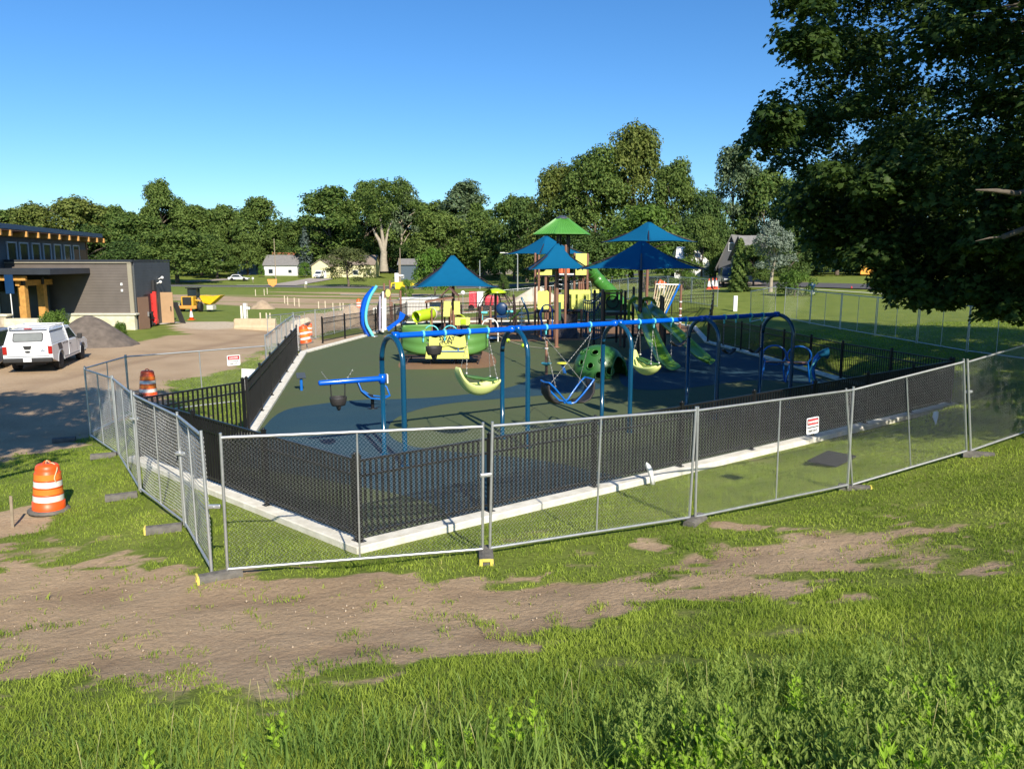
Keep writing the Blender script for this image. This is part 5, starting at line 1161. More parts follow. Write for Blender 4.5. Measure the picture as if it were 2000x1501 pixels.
tree('shrub',510,196,12,516,'small dark bush behind the white car','bush','shrub',grp='bushes around the park'); tree('shrub',595,196,26,512,'small green bush between the white and yellow houses','bush','shrub',grp='bushes around the park')
tree('shrub',793,112,24,545,'small dark green bush beside the brown posts','bush','shrub',grp='bushes around the park'); tree('dark',983,105,22,535,'small dark conical bush beside the street lamp','bush','shrub',grp='bushes around the park')
# conifers
def conifer(u,Y,wpx,vtop,lm,label,name,layers=26,dense=150,lean=1.6,size=.32):
    zt=at(u,vtop,Y).z; x=at(u,vtop,Y).x; zb=T1(x,Y); h=zt-zb; r=wpx/F_PX*Y/2; rng=np.random.default_rng(int(u)); Cs=[];Ns=[]
    for i in range(layers):
        q=i/layers; rr=r*(1-q)**(1/lean)*(1 if i%2 else .8); k=int(dense*(1-q*.8)); a=rng.uniform(0,6.283,k); d=rr*rng.uniform(.35,1,k)**.6*(1+.2*np.sin(a*7+i)); z=h*(.04+.96*q)-d*.12
        Cs.append(np.stack([np.cos(a)*d,np.sin(a)*d,z+rng.normal(size=k)*h*.012],1)); n=np.stack([np.cos(a),np.sin(a),np.full(k,.9)],1)+rng.normal(size=(k,3))*.4; Ns.append(n/np.linalg.norm(n,axis=1,keepdims=True))
    V,F=leaf_quads(np.concatenate(Cs),np.concatenate(Ns),size,rng,.5); me=npmesh('crown',V,F,4); t=thing(name,label,'tree',(x,Y,zb)); link('crown',me,lm,t); mb=MB(); mb.tube([(0,0,-.3),(0,0,h*.9)],[h*.02,.03],8); part('trunk',mb,BARK,t); return t
conifer(594,205,38,440,L_SP,'grey-blue spruce with drooping boughs right of the white house','spruce_tree',size=.55)
conifer(1447,68,42,465,L_MD,'green egg-shaped cedar in front of the grey house','cedar_tree',dense=260,lean=2.2,size=.26,layers=34)
# bare forked trunk
bt=at(748,520,196); t=thing('forked_tree','tall tree with a pale bare trunk forking into a V','tree',(bt.x,196,T1(bt.x,196)))
def rel(u,v,Y=196): return at(u,v,Y)-t.location
mb=MB(); mb.tube([rel(750,530),rel(749,505),rel(750,490)],[1.15,.85,.8],12); mb.tube([rel(749,492),rel(741,470),rel(733,457),rel(728,445)],[.7,.5,.35,.15],9); mb.tube([rel(750,492),rel(748,470),rel(744,440),rel(742,405)],[.6,.45,.3,.12],9); mb.tube([rel(751,490),rel(754,470),rel(758,450),rel(766,430)],[.45,.35,.22,.1],9); part('trunk',mb,BARKL,t)
bl=[]; rr=random.Random(5)
for u,v,n_ in ((745,378,12),(725,395,9),(765,380,9),(742,410,8),(712,380,4),(790,372,6),(803,385,4),(758,420,6),(722,425,5)):
    for _ in range(n_): p=rel(u+rr.uniform(-16,16),v+rr.uniform(-18,18),196+rr.uniform(-6,8)); bl.append(((p.x,p.y+rr.uniform(-4,6),p.z),rr.uniform(1.1,2.0)))
link('crown',crown_mesh('crown',bl,170,.5,77,L_MD),None,t)
# ------------------------------------------------------------ the big maple on the right
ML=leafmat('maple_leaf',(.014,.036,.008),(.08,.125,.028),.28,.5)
MT=Vector((15.8,17.6,0)); MT.z=T1(MT.x,MT.y)
mt=thing('maple_tree','huge dark maple overhanging the right side, its trunk outside the view','tree',MT)
SIL=[(1505,-900),(1520,-60),(1560,25),(1522,75),(1535,135),(1488,180),(1478,240),(1450,275),(1462,305),(1520,330),(1500,365),(1545,400),(1540,445),(1600,470),(1622,505),(1690,520),(1700,545),(1738,560),(1760,590),(1812,592),(1842,570),(1852,520),(1882,515),(1895,560),(1905,598),(1960,618),(2100,640),(2500,660),(3600,600),(3600,-900)]
HOL=[[(1612,190),(1645,175),(1662,200),(1632,222)],[(1628,240),(1690,232),(1722,262),(1700,290),(1650,270)],[(1895,40),(1925,60),(1905,75)]]
rng=np.random.default_rng(99); SP=[]; cen=np.array([16.2,18.9,10.6]); rad=np.array([11.8,12.0,9.9]); cpt,spt=math.cos(PITCH),math.sin(PITCH)
def projn(p):
    d=p[...,1]*cpt-(p[...,2]-CAMH)*spt; up=p[...,1]*spt+(p[...,2]-CAMH)*cpt; return CX+F_PX*p[...,0]/d,CY-F_PX*up/d,d
while len(SP)<2000:
    d=rng.normal(size=3); d/=np.linalg.norm(d); q=rng.uniform(.25,1)**.42; lump=1+.10*math.sin(d[0]*7+1)*math.sin(d[1]*6+2)*math.sin(d[2]*5)
    p=cen+d*rad*q*lump
    if p[2]<3.0 or p[1]<5: continue
    if fbm([p[0]*.75+p[2]*.5],[p[1]*.75-p[2]*.6],401,2)[0]<.40: continue
    sx_,sy_=p[0]-.52*p[2],p[1]+1.33*p[2]
    if sx_<2.9+(max(0,30-sy_)*.22)+1.2*(fbm([sx_*.6],[sy_*.6],411,2)[0]-.5)*2 : continue
    if sy_>45.5 and sx_<11: continue
    u,v,dd_=projn(p)
    if dd_>1 and (not inpoly([u,u-26,u],[v,v,v+52],SIL).all()) : continue
    if any(inpoly([u],[v],h)[0] for h in HOL) : continue
    SP.append((p,rng.uniform(.32,.75)))
# drooping skirts along the lower left outline
for u,v,Y,n_ in ((1490,250,17,14),(1475,285,17.5,10),(1540,100,16,14),(1545,20,15.5,12),(1560,420,18,16),(1585,470,18,12),(1620,500,18,10),(1720,560,16.5,14),(1765,580,16.5,14),(1805,585,16.3,8),(1880,575,15.8,12),(1920,600,15.5,14),(1975,612,15,14),(1700,500,17,14),(1850,520,16,14),(1800,470,17,18),(1650,430,17,18),(1700,380,16,16),(1600,360,16.5,12),(1900,470,15,18),(1980,520,15,18),(1950,400,16,16)):
    for _ in range(n_):
        p=at(u+rng.uniform(-32,32),v+rng.uniform(-24,20),Y+rng.uniform(-1.2,1.4)); SP.append((np.array(p)+np.array([.25,0,.15]),rng.uniform(.22,.42)))
Cs=[];Ns=[]
for p,r_ in SP:
    k=int(150*(r_/.5)**1.5); d=rng.normal(size=(k,3)); d/=np.linalg.norm(d,axis=1,keepdims=True); d*=rng.uniform(.25,1,(k,1))**.6
    q=p+d*np.array([r_*1.25,r_*1.25,r_*.62]); q[:,2]-=(d[:,0]**2+d[:,1]**2)*r_*.45
    n=np.stack([d[:,0]*.8,d[:,1]*.8,np.full(k,.75)],1)+rng.normal(size=(k,3))*.38; Cs.append(q);Ns.append(n/np.linalg.norm(n,axis=1,keepdims=True))
Cn=np.concatenate(Cs);Nn=np.concatenate(Ns); k=len(Cn); a=rng.normal(size=(k,3)); tt=np.cross(Nn,a); tt/=np.linalg.norm(tt,axis=1,keepdims=True); bb=np.cross(Nn,tt); s=(.148*rng.uniform(.6,1.25,k))[:,None]
# five-lobed leaf as a fan of triangles round the stem point
lob=[(-.12,-.5),(.08,-.2),(.42,-.42),(.64,.0),(.42,.42),(.08,.2),(-.12,.5)]
V=[Cn+tt*(x*s)+bb*(y*s)-Nn*(abs(y)*s*.25) for x,y in [(0,0)]+lob]; V=np.stack(V,1).reshape(-1,3)
lo=np.array([[0,i,i+1] for i in range(1,7)]+[[0,7,1]]); F=(np.arange(k)[:,None,None]*8+lo[None]).reshape(-1,3)
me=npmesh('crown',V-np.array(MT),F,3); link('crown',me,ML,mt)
mb=MB(); mb.tube([Vector((0,0,-.5)),Vector((.1,0,1.5)),Vector((0,.1,4)),Vector((.2,.2,8)),Vector((0,0,13))],[.62,.5,.42,.3,.1],14)
rr=random.Random(9)
for k_ in range(26):
    z=rr.uniform(2.6,10); a=rr.uniform(0,6.28); L_=rr.uniform(5,9)*(1-.04*z); e=Vector((math.cos(a)*L_,math.sin(a)*L_,rr.uniform(.5,3))); b_=Vector((.1,.1,z)); S_=[b_,b_+e*.3+Vector((0,0,.5)),b_+e*.65+Vector((0,0,.4)),b_+e]; mb.tube(S_,[.16,.11,.07,.02],7)
    for j in range(4):
        q=rr.uniform(.35,.9); c=b_+e*q+Vector((0,0,.4)); w=Vector((rr.uniform(-1,1),rr.uniform(-1,1),rr.uniform(-.2,.7)))*1.3; mb.tube([c,c+w*.5,c+w],[.04,.028,.01],5)
for P0_,P1_,Y,r_ in (((1905,371),(1985,378),12.5,.035),((1905,471),(1960,462),12.9,.014)):
    mb.tube([at(*P1_,Y+.2)-MT,at((P0_[0]+P1_[0])/2,(P0_[1]+P1_[1])/2-2,Y)-MT,at(*P0_,Y)-MT],[r_*1.3,r_,r_*.3],7)
for q_ in ((1985,378,12.7),(1960,462,13.0)): e_=at(*q_)-MT; mb.tube([Vector((.1,.1,4.5)),Vector((.1,.1,4.5)).lerp(e_,.5)+Vector((0,0,.4)),e_],[.16,.1,.045],7)
part('trunk',mb,mat('maple_bark',(.10,.08,.06),.85,var=.25,vs=5,bump=.5,bs=14),mt)
# trees beside and behind the camera that throw the shade on the dirt road
def near_tree(x,y,zc,rx,rz,n,seed,label):
    t=thing('shade_tree',label,'tree',(x,y,T1(x,y)),0,'trees beside the viewpoint'); rr=random.Random(seed); bl=[]
    while len(bl)<n:
        d=Vector((rr.gauss(0,1),rr.gauss(0,1),rr.gauss(0,1))).normalized()*rr.uniform(.3,1)**.5; bl.append(((d.x*rx,d.y*rx,zc+d.z*rz),rr.uniform(.5,.95)))
    link('crown',crown_mesh('crown',bl,130,.24,seed,L_MD),None,t); part('trunk',trunk_mb(zc,.35,seed,8,rx*.6),BARK,t)
near_tree(-10.4,5.2,8.8,4.3,3.2,105,4,'leafy tree left of the viewpoint, its shade falling on the grass by the nearest drum')
near_tree(-9.6,7.6,10.2,5.2,2.5,135,14,'leafy tree left of the viewpoint, its shade falling across the dirt road')
# ------------------------------------------------------------ generic road vehicles
TYRE=mat('tyre',(.018,.018,.018),.8,var=.15); GLS=mat('dark_glass',(.02,.03,.04),.08,var=0,spec=.8); RIM=mat('alloy_rim',(.42,.42,.43),.35,.8,var=.05); TAIL=mat('tail_light_red',(.35,.012,.01),.25,var=0,coat=.5); BPL=mat('black_plastic',(.02,.02,.02),.6,var=.1); WPAINT=mat('white_car_paint',(.78,.79,.80),.28,var=.02,coat=.5)
def wheel(t,x,y,r,w=.24,rz=0):
    mb=MB(); M=Matrix.Rotation(math.pi/2,3,'Y'); mb.lathe([(r*.62,-w/2),(r*.93,-w/2),(r,-w*.35),(r,w*.35),(r*.93,w/2),(r*.62,w/2)],(x,y,r),24,M); o=part('tyre',mb,TYRE,t)
    s=1 if x>0 else -1; mb=MB(); mb.lathe([(r*.63,-w*.3),(r*.63,w*.36*s),(r*.5,w*.25*s),(r*.16,w*.4*s),(.02,w*.42*s)] if s>0 else [(r*.63,w*.3),(r*.63,-w*.36),(r*.5,-w*.25),(r*.16,-w*.4),(.02,-w*.42)],(x,y,r),18,M)
    mb2=part('rim',mb,RIM,o)
def side_prism(mb,prof,W_,taper=None):
    # prof in (y,z) side view; extrude across x, with top taper
    n=len(prof); a=[];b_=[]
    for y,z in prof:
        k=(W_/2)*(1-(taper(z) if taper else 0)); a.append(Vector((-k,y,z))); b_.append(Vector((k,y,z)))
    mb.add(a+b_,[tuple(range(n)),tuple(range(n,2*n))[::-1]]+[(i,n+i,n+(i+1)%n,(i+1)%n) for i in range(n)]); return mb
def archp(y,r,z0,n=8): return [(y+r*math.cos(a),z0+r*math.sin(a)) for a in [math.pi*i/n for i in range(n+1)]]
def bevobj(o,w=.03,s=2): 
    m_=o.modifiers.new('bev','BEVEL'); m_.width=w; m_.segments=s; m_.limit_method='ANGLE'; m_.angle_limit=R(25); return o
def car(name,label,loc,rz,L_,W_,H_,paint,kind='sedan',grp=None,cat='car'):
    t=thing(name,label,cat,loc,rz,grp); r=.33 if kind!='truck' else .39; f,b=L_/2,-L_/2; wf,wr=f-.9,b+.95; zb=.24 if kind!='truck' else .4; belt=H_*.56
    prof=[(b,zb+.1),(b+.02,belt-.05),(b+.15,belt)]+[(f-1.3,belt),(f-.25,belt-.14),(f,belt-.3),(f,zb+.05)]
    bot=archp(wf,r*1.15,r*.9)[::1]; bot2=archp(wr,r*1.15,r*.9)
    prof=prof+[(f-.1,zb)]+bot+bot2+[(b+.1,zb)]
    mb=side_prism(MB(),prof,W_); bevobj(part('body',mb,paint,t),.05)
    if kind=='sedan': g=[(b+.5,belt-.02),(b+1.05,H_-.03),(b+1.6,H_),(f-2.1,H_-.02),(f-1.25,belt-.02)]
    elif kind=='suv': g=[(b+.12,belt-.02),(b+.35,H_-.03),(b+.9,H_),(f-2.0,H_-.03),(f-1.2,belt-.02)]
    else: g=[(b+2.1,belt-.02),(b+2.2,H_-.02),(b+2.5,H_),(f-2.1,H_-.02),(f-1.35,belt-.02)]
    tp=lambda z:.07+.16*(z-belt)/(H_-belt)
    mb=side_prism(MB(),g,W_,tp); bevobj(part('cabin',mb,paint,t),.04)
    gi=[(y*.955+(f+b)*.0+.0,z*.955+.035) for y,z in g]; 
    for sx in (-1,1):
        mb=MB(); cy=sum(y for y,z in g)/len(g); pp=[(cy+(y-cy)*.86,belt+.04+(z-belt)*.8) for y,z in g]; vs=[Vector((sx*((W_/2)*(1-tp(z))+.006),y,z)) for y,z in pp]; mb.add(vs,[tuple(range(len(vs)))]); part('side_window',mb,GLS,t)
    for nm,(p,q),s in (('windscreen',(g[-2],g[-1]),1),('rear_window',(g[1],g[0]),-1)):
        mb=MB(); y0,z0=p[0]+(q[0]-p[0])*.12,p[1]+(q[1]-p[1])*.12; y1,z1=p[0]+(q[0]-p[0])*.9,p[1]+(q[1]-p[1])*.9; o_=.012*s; k0=W_/2*(1-tp(z0))*.9; k1=W_/2*(1-tp(z1))*.92
        mb.add([Vector((-k0,y0+o_,z0+.01)),Vector((k0,y0+o_,z0+.01)),Vector((k1,y1+o_,z1+.01)),Vector((-k1,y1+o_,z1+.01))],[(0,1,2,3)]); part(nm,mb,GLS,t)
    for x,y in ((-W_/2+.12,wf),(W_/2-.12,wf),(-W_/2+.12,wr),(W_/2-.12,wr)): wheel(t,x,y,r)
    for sx in (-1,1):
        mb=MB(); mb.box((sx*(W_/2-.25),b-.005,belt-.2),(.3,.04,.14),bev=.01); part('tail_light',mb,TAIL,t); mb=MB(); mb.box((sx*(W_/2-.28),f-.02,belt-.34),(.34,.08,.14),bev=.02); part('headlight',mb,mat('headlight',(.7,.72,.74),.15,var=0),t)
    mb=MB(); mb.box((0,f-.0,belt-.38),(W_*.45,.06,.18),bev=.02); part('grille',mb,BPL if kind!='truck' else RIM,t); mb=MB(); mb.box((0,b-.03,zb+.12),(W_*.95,.12,.16),bev=.03); part('bumper',mb,BPL,t)
    return t
# ------------------------------------------------------------ white pickup with topper
pk=thing('pickup_truck','white pickup with a canopy and ladder rack parked on the dirt road','pickup truck',(-20.62,33.15,T1(-20.6,34)+.0),.263); pk.scale=(.94,.92,.92)
RA=0.0; FA=3.68; r=.40; b=-1.25; f=4.62; W_=1.98
prof=[(b,.62),(b-.02,1.28),(1.18,1.30),(1.2,1.26),(2.9,1.24),(3.1,1.2),(4.25,1.12),(f,.98),(f+.02,.55),(f-.15,.5)]+archp(FA,.5,.42)+archp(RA,.5,.42)
mb=side_prism(MB(),prof,W_); bevobj(part('body',mb,WPAINT,pk),.045,3)
belt=1.24;H_=1.95; g=[(1.2,belt),(1.28,H_-.02),(1.6,H_),(2.35,H_-.03),(3.12,belt)]; tp=lambda z:.05+.17*(z-1.24)/(H_-1.24)
mb=side_prism(MB(),g,W_,tp); bevobj(part('cab',mb,WPAINT,pk),.04)
for sx in (-1,1):
    mb=MB(); pp=[(1.62,1.30),(1.66,1.80),(2.25,1.80),(2.82,1.30)]; mb.add([Vector((sx*((W_/2)*(1-tp(z))+.008),y,z)) for y,z in pp],[(0,1,2,3)]); part('side_window',mb,GLS,pk)
mb=MB(); mb.add([Vector((-.74,2.46,1.86)),Vector((.74,2.46,1.86)),Vector((.86,3.03,1.31)),Vector((-.86,3.03,1.31))],[(0,1,2,3)]); part('windscreen',mb,GLS,pk)
tpr=[(b+.02,1.27),(b+.33,1.93),(b+.5,1.97),(1.1,1.97),(1.16,1.27)]; tq=lambda z:.03+.15*(z-1.27)/.7
mb=side_prism(MB(),tpr,W_,tq); bevobj(part('canopy_shell',mb,WPAINT,pk),.05,3)
mb=MB(); pts=[]; 
for cx_,cz,a0 in ((.5,.12,0),(-.5,.12,90),(-.5,-.12,180),(.5,-.12,270)): pts+=[(cx_+.07*math.cos(R(a0+a)),cz+.07*math.sin(R(a0+a))) for a in (0,45,90)]
sl_=Vector((0,.31,.66)).normalized(); mb.prism(pts,.02,(0,b+.02+.17-.01,1.62),(1,0,0),sl_); part('rear_window',mb,mat('grey_glass',(.20,.21,.20),.15,var=.1),pk)
mb=MB(); mb.prism([(x*1.07,y*1.2) for x,y in pts],.012,(0,b+.02+.17-.0,1.62),(1,0,0),sl_); part('window_seal',mb,BPL,pk)
for sx in (1,-1):
    mb=MB(); pp=[(-.95,1.33),(-.95,1.86),(.95,1.86),(1.0,1.33)]; mb.add([Vector((sx*((W_/2)*(1-tq(z))+.012),y,z)) for y,z in pp],[(0,1,2,3)]); part('side_hatch',mb,mat('pale_hatch',(.66,.69,.72),.35,var=.02),pk)
    mb=MB(); mb.tube([(sx*(W_/2*(1-tq(1.88))+.02),-1.0,1.87),(sx*(W_/2*(1-tq(1.88))+.02),1.0,1.87)],.022,6); part('hatch_trim',mb,BPL,pk)
mb=MB(); mb.box((0,b-.06,.60),(1.96,.2,.2),bev=.04); part('rear_bumper',mb,BPL,pk); mb=MB(); mb.box((0,b-.165,.62),(.33,.012,.17)); part('number_plate',mb,mat('plate',(.7,.72,.74),.5,var=.05),pk)
for sx in (-1,1): mb=MB(); mb.box((sx*.9,b-.02,1.05),(.17,.06,.36),bev=.02); part('tail_light',mb,TAIL,pk)
mb=MB(); mb.prism([(-.17,.08),(.17,.08),(.12,-.08),(-.12,-.08)],.03,(0,b-.03,1.17),(1,0,0),(0,0,1)); part('gate_handle',mb,BPL,pk); mb=MB(); mb.prism([(.11*math.cos(a),.045*math.sin(a)) for a in [k*.5236 for k in range(12)]],.02,(0,b-.035,.98),(1,0,0),(0,0,1)); part('oval_badge',mb,BPL,pk)
mb=MB(); mb.prism([(-.1,0),(0,.09),(.1,0),(.04,-.03),(0,.02),(-.05,-.02)],.012,(.6,b-.03,1.0),(1,0,0),(0,0,1)); part('diamond_decal',mb,mat('decal_grey',(.25,.3,.36),.5,var=0),pk)
mb=MB(); mb.box((0,b+.02,1.275),(1.9,.02,.02)); mb.box((0,b+.29,1.94),(1.5,.03,.04)); part('gate_seam',mb,BPL,pk)
# black stripe decal over the rear arch and door lines
for sx in (1,-1):
    mb=MB(); x=sx*(W_/2+.006); mb.add([Vector((x,-.42,1.27)),Vector((x,.12,1.27)),Vector((x,.32,1.0)),Vector((x,.15,.86)),Vector((x,-.2,.92))],[(0,1,2,3,4)]); part('dark_decal',mb,mat('navy_decal',(.02,.03,.07),.4,var=0),pk)
    mb=MB(); 
    for k in range(4): mb.box((x,.45+.24*k,1.19),(.004,.13,.06))
    part('decal_blocks',mb,mat('navy_decal',(.02,.03,.07)),pk)
    mb=MB(); 
    for y in (1.22,2.72): mb.box((sx*(W_/2+.001),y,.92),(.004,.014,.64))
    part('door_seam',mb,BPL,pk); mb=MB(); mb.box((sx*(W_/2+.02),1.55,1.08),(.03,.2,.035),bev=.01); part('door_handle',mb,BPL,pk)
    mb=MB(); mb.box((sx*(W_/2+.14),2.75,1.32),(.2,.12,.26),bev=.03); mb.tube([(sx*W_/2*.93,2.7,1.25),(sx*(W_/2+.1),2.74,1.28)],.03,6); part('mirror',mb,BPL,pk)
    mb=MB(); mb.tube([(sx*.8,-.85,1.97),(sx*.8,-.85,2.08),(sx*.8,1.5,2.08)],.025,6); mb.tube([(sx*.8,1.25,2.1),(sx*.97,1.35,1.3),(sx*.99,1.3,.55)],.03,6); part('ladder_rack_rail',mb,WPAINT,pk)
for y in (-.8,.3,1.3): mb=MB(); mb.tube([(-.8,y,2.08),(.8,y,2.08)],.028,6); part('rack_crossbar',mb,WPAINT,pk)
for x,y in ((-.84,RA),(.84,RA),(-.84,FA),(.84,FA)): wheel(pk,x,y,r,.27)
mb=MB(); mb.box((0,1.7,.45),(1.2,5.4,.2)); part('chassis',mb,BPL,pk)
for sx in (-1,1):
    for yy in (RA,FA):
        mb=MB(); mb.tube([(sx*(W_/2-.0),yy+.5*math.cos(a),.42+.5*math.sin(a)) for a in [math.pi*i/14 for i in range(15)]],.028,6); part('wheel_arch_trim',mb,mat('grey_trim',(.34,.35,.36),.5,var=.05),pk)
    mb=MB(); mb.box((sx*(W_/2-.02),1.8,.53),(.05,2.6,.07),bev=.01); part('sill',mb,mat('grey_trim',(.34,.35,.36)),pk)
mb=MB(); mb.box((0,b-.03,.78),(1.7,.015,.02)); mb.box((0,b-.028,1.24),(1.7,.012,.015)); part('tailgate_crease',mb,mat('grey_trim',(.34,.35,.36)),pk)
mb=MB(); mb.box((0,b+.31,2.0),(.3,.08,.05),bev=.01); part('brake_light',mb,TAIL,pk)
car('parked_car','silver estate car cut off by the left edge beside the white pickup','parked car' and (-23.75,34.9,T1(-24,35)),.30,4.7,1.88,1.66,mat('silver_car_paint',(.42,.45,.50),.3,.3,var=.02,coat=.5),'suv',cat='car')
p=at(467,546,182); car('parked_car','white sedan parked side-on on the distant driveway left',(p.x,182,T1(p.x,182)+.1),-1.57,4.7,1.8,1.42,WPAINT,'sedan')
p=at(1425,530,80); car('parked_car','white and dark pickup facing the viewer beside the grey house',(p.x,80,T1(p.x,80)+.05),3.0,5.6,1.95,1.85,mat('dark_car_paint',(.05,.055,.06),.3,var=.05,coat=.5),'truck',cat='pickup truck')
# ------------------------------------------------------------ wheel loader
LY=mat('machine_yellow',(.62,.34,.02),.45,var=.12,vs=2); LYB=mat('bucket_yellow',(.72,.44,.01),.45,var=.12,vs=2)
p=at(385,600,78); ld=thing('wheel_loader','yellow articulated wheel loader parked on the bare field','wheel loader',(p.x-.4,78,T1(p.x,78)),0); ld.scale=(.62,.62,.68)
mb=MB(); mb.box((-.55,0,1.55),(2.0,1.9,1.5),bev=.12); part('engine_hood',mb,LY,ld)
mb=MB(); mb.box((-.55,-.98,1.6),(1.45,.06,1.2),bev=.03); part('radiator_grille',mb,BPL,ld)
mb=MB(); mb.box((-.4,-1.05,.72),(2.8,.35,.45),bev=.05); part('counterweight',mb,mat('machine_orange',(.65,.28,.06),.5,var=.1),ld)
mb=MB(); 
for x in (-.9,.5): 
    for y in (.4,1.7): mb.tube([(x,y,1.7),(x,y,3.4)],.06,6)
mb.box((-.2,1.05,3.5),(2.0,1.8,.16),bev=.04); part('cab_frame',mb,BPL,ld)
mb=MB(); mb.box((-.2,1.05,2.7),(1.3,1.25,1.4)); part('cab_glass',mb,GLS,ld)
for x,y in ((-1.6,-.3),(1.3,-.3),(1.9,1.9),(-.4,2.6)):
    mb=MB(); mb.lathe([(.35,-.25),(.62,-.27),(.72,-.18),(.72,.18),(.62,.27),(.35,.25)],(x,y,.72),20,Matrix.Rotation(math.pi/2,3,'Y')); q=part('tyre',mb,TYRE,ld); mb=MB(); mb.lathe([(.36,-.2),(.36,.2)],(x,y,.72),14,Matrix.Rotation(math.pi/2,3,'Y')); part('rim',mb,LY,q)
mb=MB(); mb.prism([(0,0),(.5,-.9),(1.6,-1.15),(3.4,.15),(2.6,.18),(2.2,.05),(.2,.2)],2.2,(1.35,.6,2.25),(1,0,0),(0,0,1)); part('bucket',mb,LYB,ld)
mb=MB(); mb.box((2.9,.2,.65),(1.0,1.6,.7),bev=.05); part('front_frame',mb,mat('dusty_white',(.6,.58,.5),.6,var=.1),ld)
mb=MB(); mb.tube([(.4,.0,1.7),(1.4,.1,1.6),(2.2,.3,1.0)],.12,8); part('lift_arm',mb,LY,ld)
mb=MB(); mb.prism([(-2.9,0),(-1.6,1.2),(-1.5,.9),(-1.7,.1)],.9,(0,.4,.5),(1,0,0),(0,0,1)); part('white_fender',mb,mat('dusty_white',(.6,.58,.5)),ld)
# ------------------------------------------------------------ park building
def siding(name,c,gap=.18,depth=.02):
    m=mat(name,c,.6,var=.10,vs=1.2); n=m.node_tree; b=n.nodes['Principled BSDF']; tc=n.nodes.new('ShaderNodeTexCoord'); sp_=n.nodes.new('ShaderNodeSeparateXYZ'); n.links.new(tc.outputs['Object'],sp_.inputs[0])
    w=n.nodes.new('ShaderNodeMath'); w.operation='DIVIDE'; w.inputs[1].default_value=gap; n.links.new(sp_.outputs['Z'],w.inputs[0]); fr=n.nodes.new('ShaderNodeMath'); fr.operation='FRACT'; n.links.new(w.outputs[0],fr.inputs[0])
    bp=n.nodes.new('ShaderNodeBump'); bp.inputs['Strength'].default_value=1; bp.inputs['Distance'].default_value=depth; bp.invert=True; n.links.new(fr.outputs[0],bp.inputs['Height']); n.links.new(bp.outputs[0],b.inputs['Normal'])
    return m
SID=siding('grey_brown_siding',(.125,.105,.09)); SIDD=siding('shaded_siding',(.06,.068,.072)); TRM=mat('taupe_trim',(.30,.27,.20),.6,var=.05); DRF=mat('dark_roof_edge',(.03,.035,.045),.5,var=.1); CDR=mat('cedar_timber',(.55,.28,.07),.55,var=.18,vs=6); CDS=mat('cedar_soffit',(.18,.08,.03),.6,var=.2,vs=6)  # second siding: shade of the side faces is put into its darker colour
STN=mat('limestone',(.55,.50,.34),.85,var=0,col2=(.72,.68,.52),vs=2.2,bump=.7,bs=6); BZR=mat('blue_metal_roof',(.05,.09,.17),.4,.3,var=.06); WFR=mat('window_frame_grey',(.50,.54,.58),.5,var=.04); TAN=mat('tan_door',(.42,.27,.15),.5,var=.04); TAND=mat('brown_door',(.20,.12,.08),.5,var=.04)
bz=T1(-24.5,50.5); bld=thing('park_building','grey-brown park building with a blue shed roof and timber rafters','building',(-24.6,50.2,bz),0)
dv=Vector((-.16,.987,0)).normalized(); 
# lower block : local frame, front wall along -x, right wall along dv
H1=4.35; wl_=14.5; ln=8.6
def wallprism(mb,a,b_,z0,z1,th,m=None):
    d=(Vector(b_)-Vector(a)); L_=d.length; mb.prism([(0,0),(L_,0),(L_,z1-z0),(0,z1-z0)],th,(a[0],a[1],z0),(d.x,d.y,0),(0,0,1)); return mb
e=dv*ln
mb=MB(); wallprism(mb,(-wl_,0),(-.09,0),.95,H1,.2); part('front_wall',mb,SID,bld)
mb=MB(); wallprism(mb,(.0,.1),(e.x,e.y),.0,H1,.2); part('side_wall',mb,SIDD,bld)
mb=MB(); wallprism(mb,(-wl_,-.12),(.08,-.12),-.3,1.0,.32); part('stone_base',mb,STN,bld)
mb=MB(); mb.box((-wl_/2+.1,-.15,1.04),(wl_+.3,.46,.1)); part('stone_cap',mb,mat('stone_cap',(.66,.62,.5),.8,var=.08),bld)
mb=MB(); mb.box((-.07,-.115,(H1+1)/2+.05),(.26,.1,H1-1.1)); part('corner_board',mb,TRM,bld)
mb=MB(); mb.box((-wl_/2,-.13,H1-.02),(wl_+.1,.14,.07)); part('eave_trim',mb,TRM,bld)
mb=MB(); P4=[Vector((.15,-.2,0)),Vector((.15,-.2,0))+dv*(ln+.3),Vector((-wl_,0,0))+dv*(ln+.3),Vector((-wl_-.1,-.2,0))]; mb.add([p+Vector((0,0,H1+.02)) for p in P4]+[p+Vector((0,0,H1+.17)) for p in P4],[(3,2,1,0),(4,5,6,7),(0,1,5,4),(1,2,6,5),(2,3,7,6),(3,0,4,7)]); part('flat_roof',mb,DRF,bld)
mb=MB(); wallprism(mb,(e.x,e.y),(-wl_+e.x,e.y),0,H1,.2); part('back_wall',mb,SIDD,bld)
for z,h in ((2.95,.17),(2.55,.16)): mb=MB(); mb.box((-.65,-.14,z),(.12,.08,h),bev=.01); part('wall_fitting',mb,WHT,bld)
rt=Vector((dv.y,-dv.x,0)) # outward normal of side wall
azd=math.atan2(dv.y,dv.x)
def onside(s,z,o=.0): q=dv*s+rt*(.1+o); return Vector((q.x,q.y+.0,z))
mb=MB(); mb.box(onside(3.9,2.75,.1),(.5,.16,.75),azd,bev=.02); part('utility_box',mb,BPL,bld)
for s,z in ((5.0,2.95),(5.5,3.25)): mb=MB(); mb.ball(onside(s,z,.25),.11,10); mb.tube([onside(s-.1,z-.1,.02),onside(s,z,.2)],.03,6); part('flood_light',mb,WHT,bld)
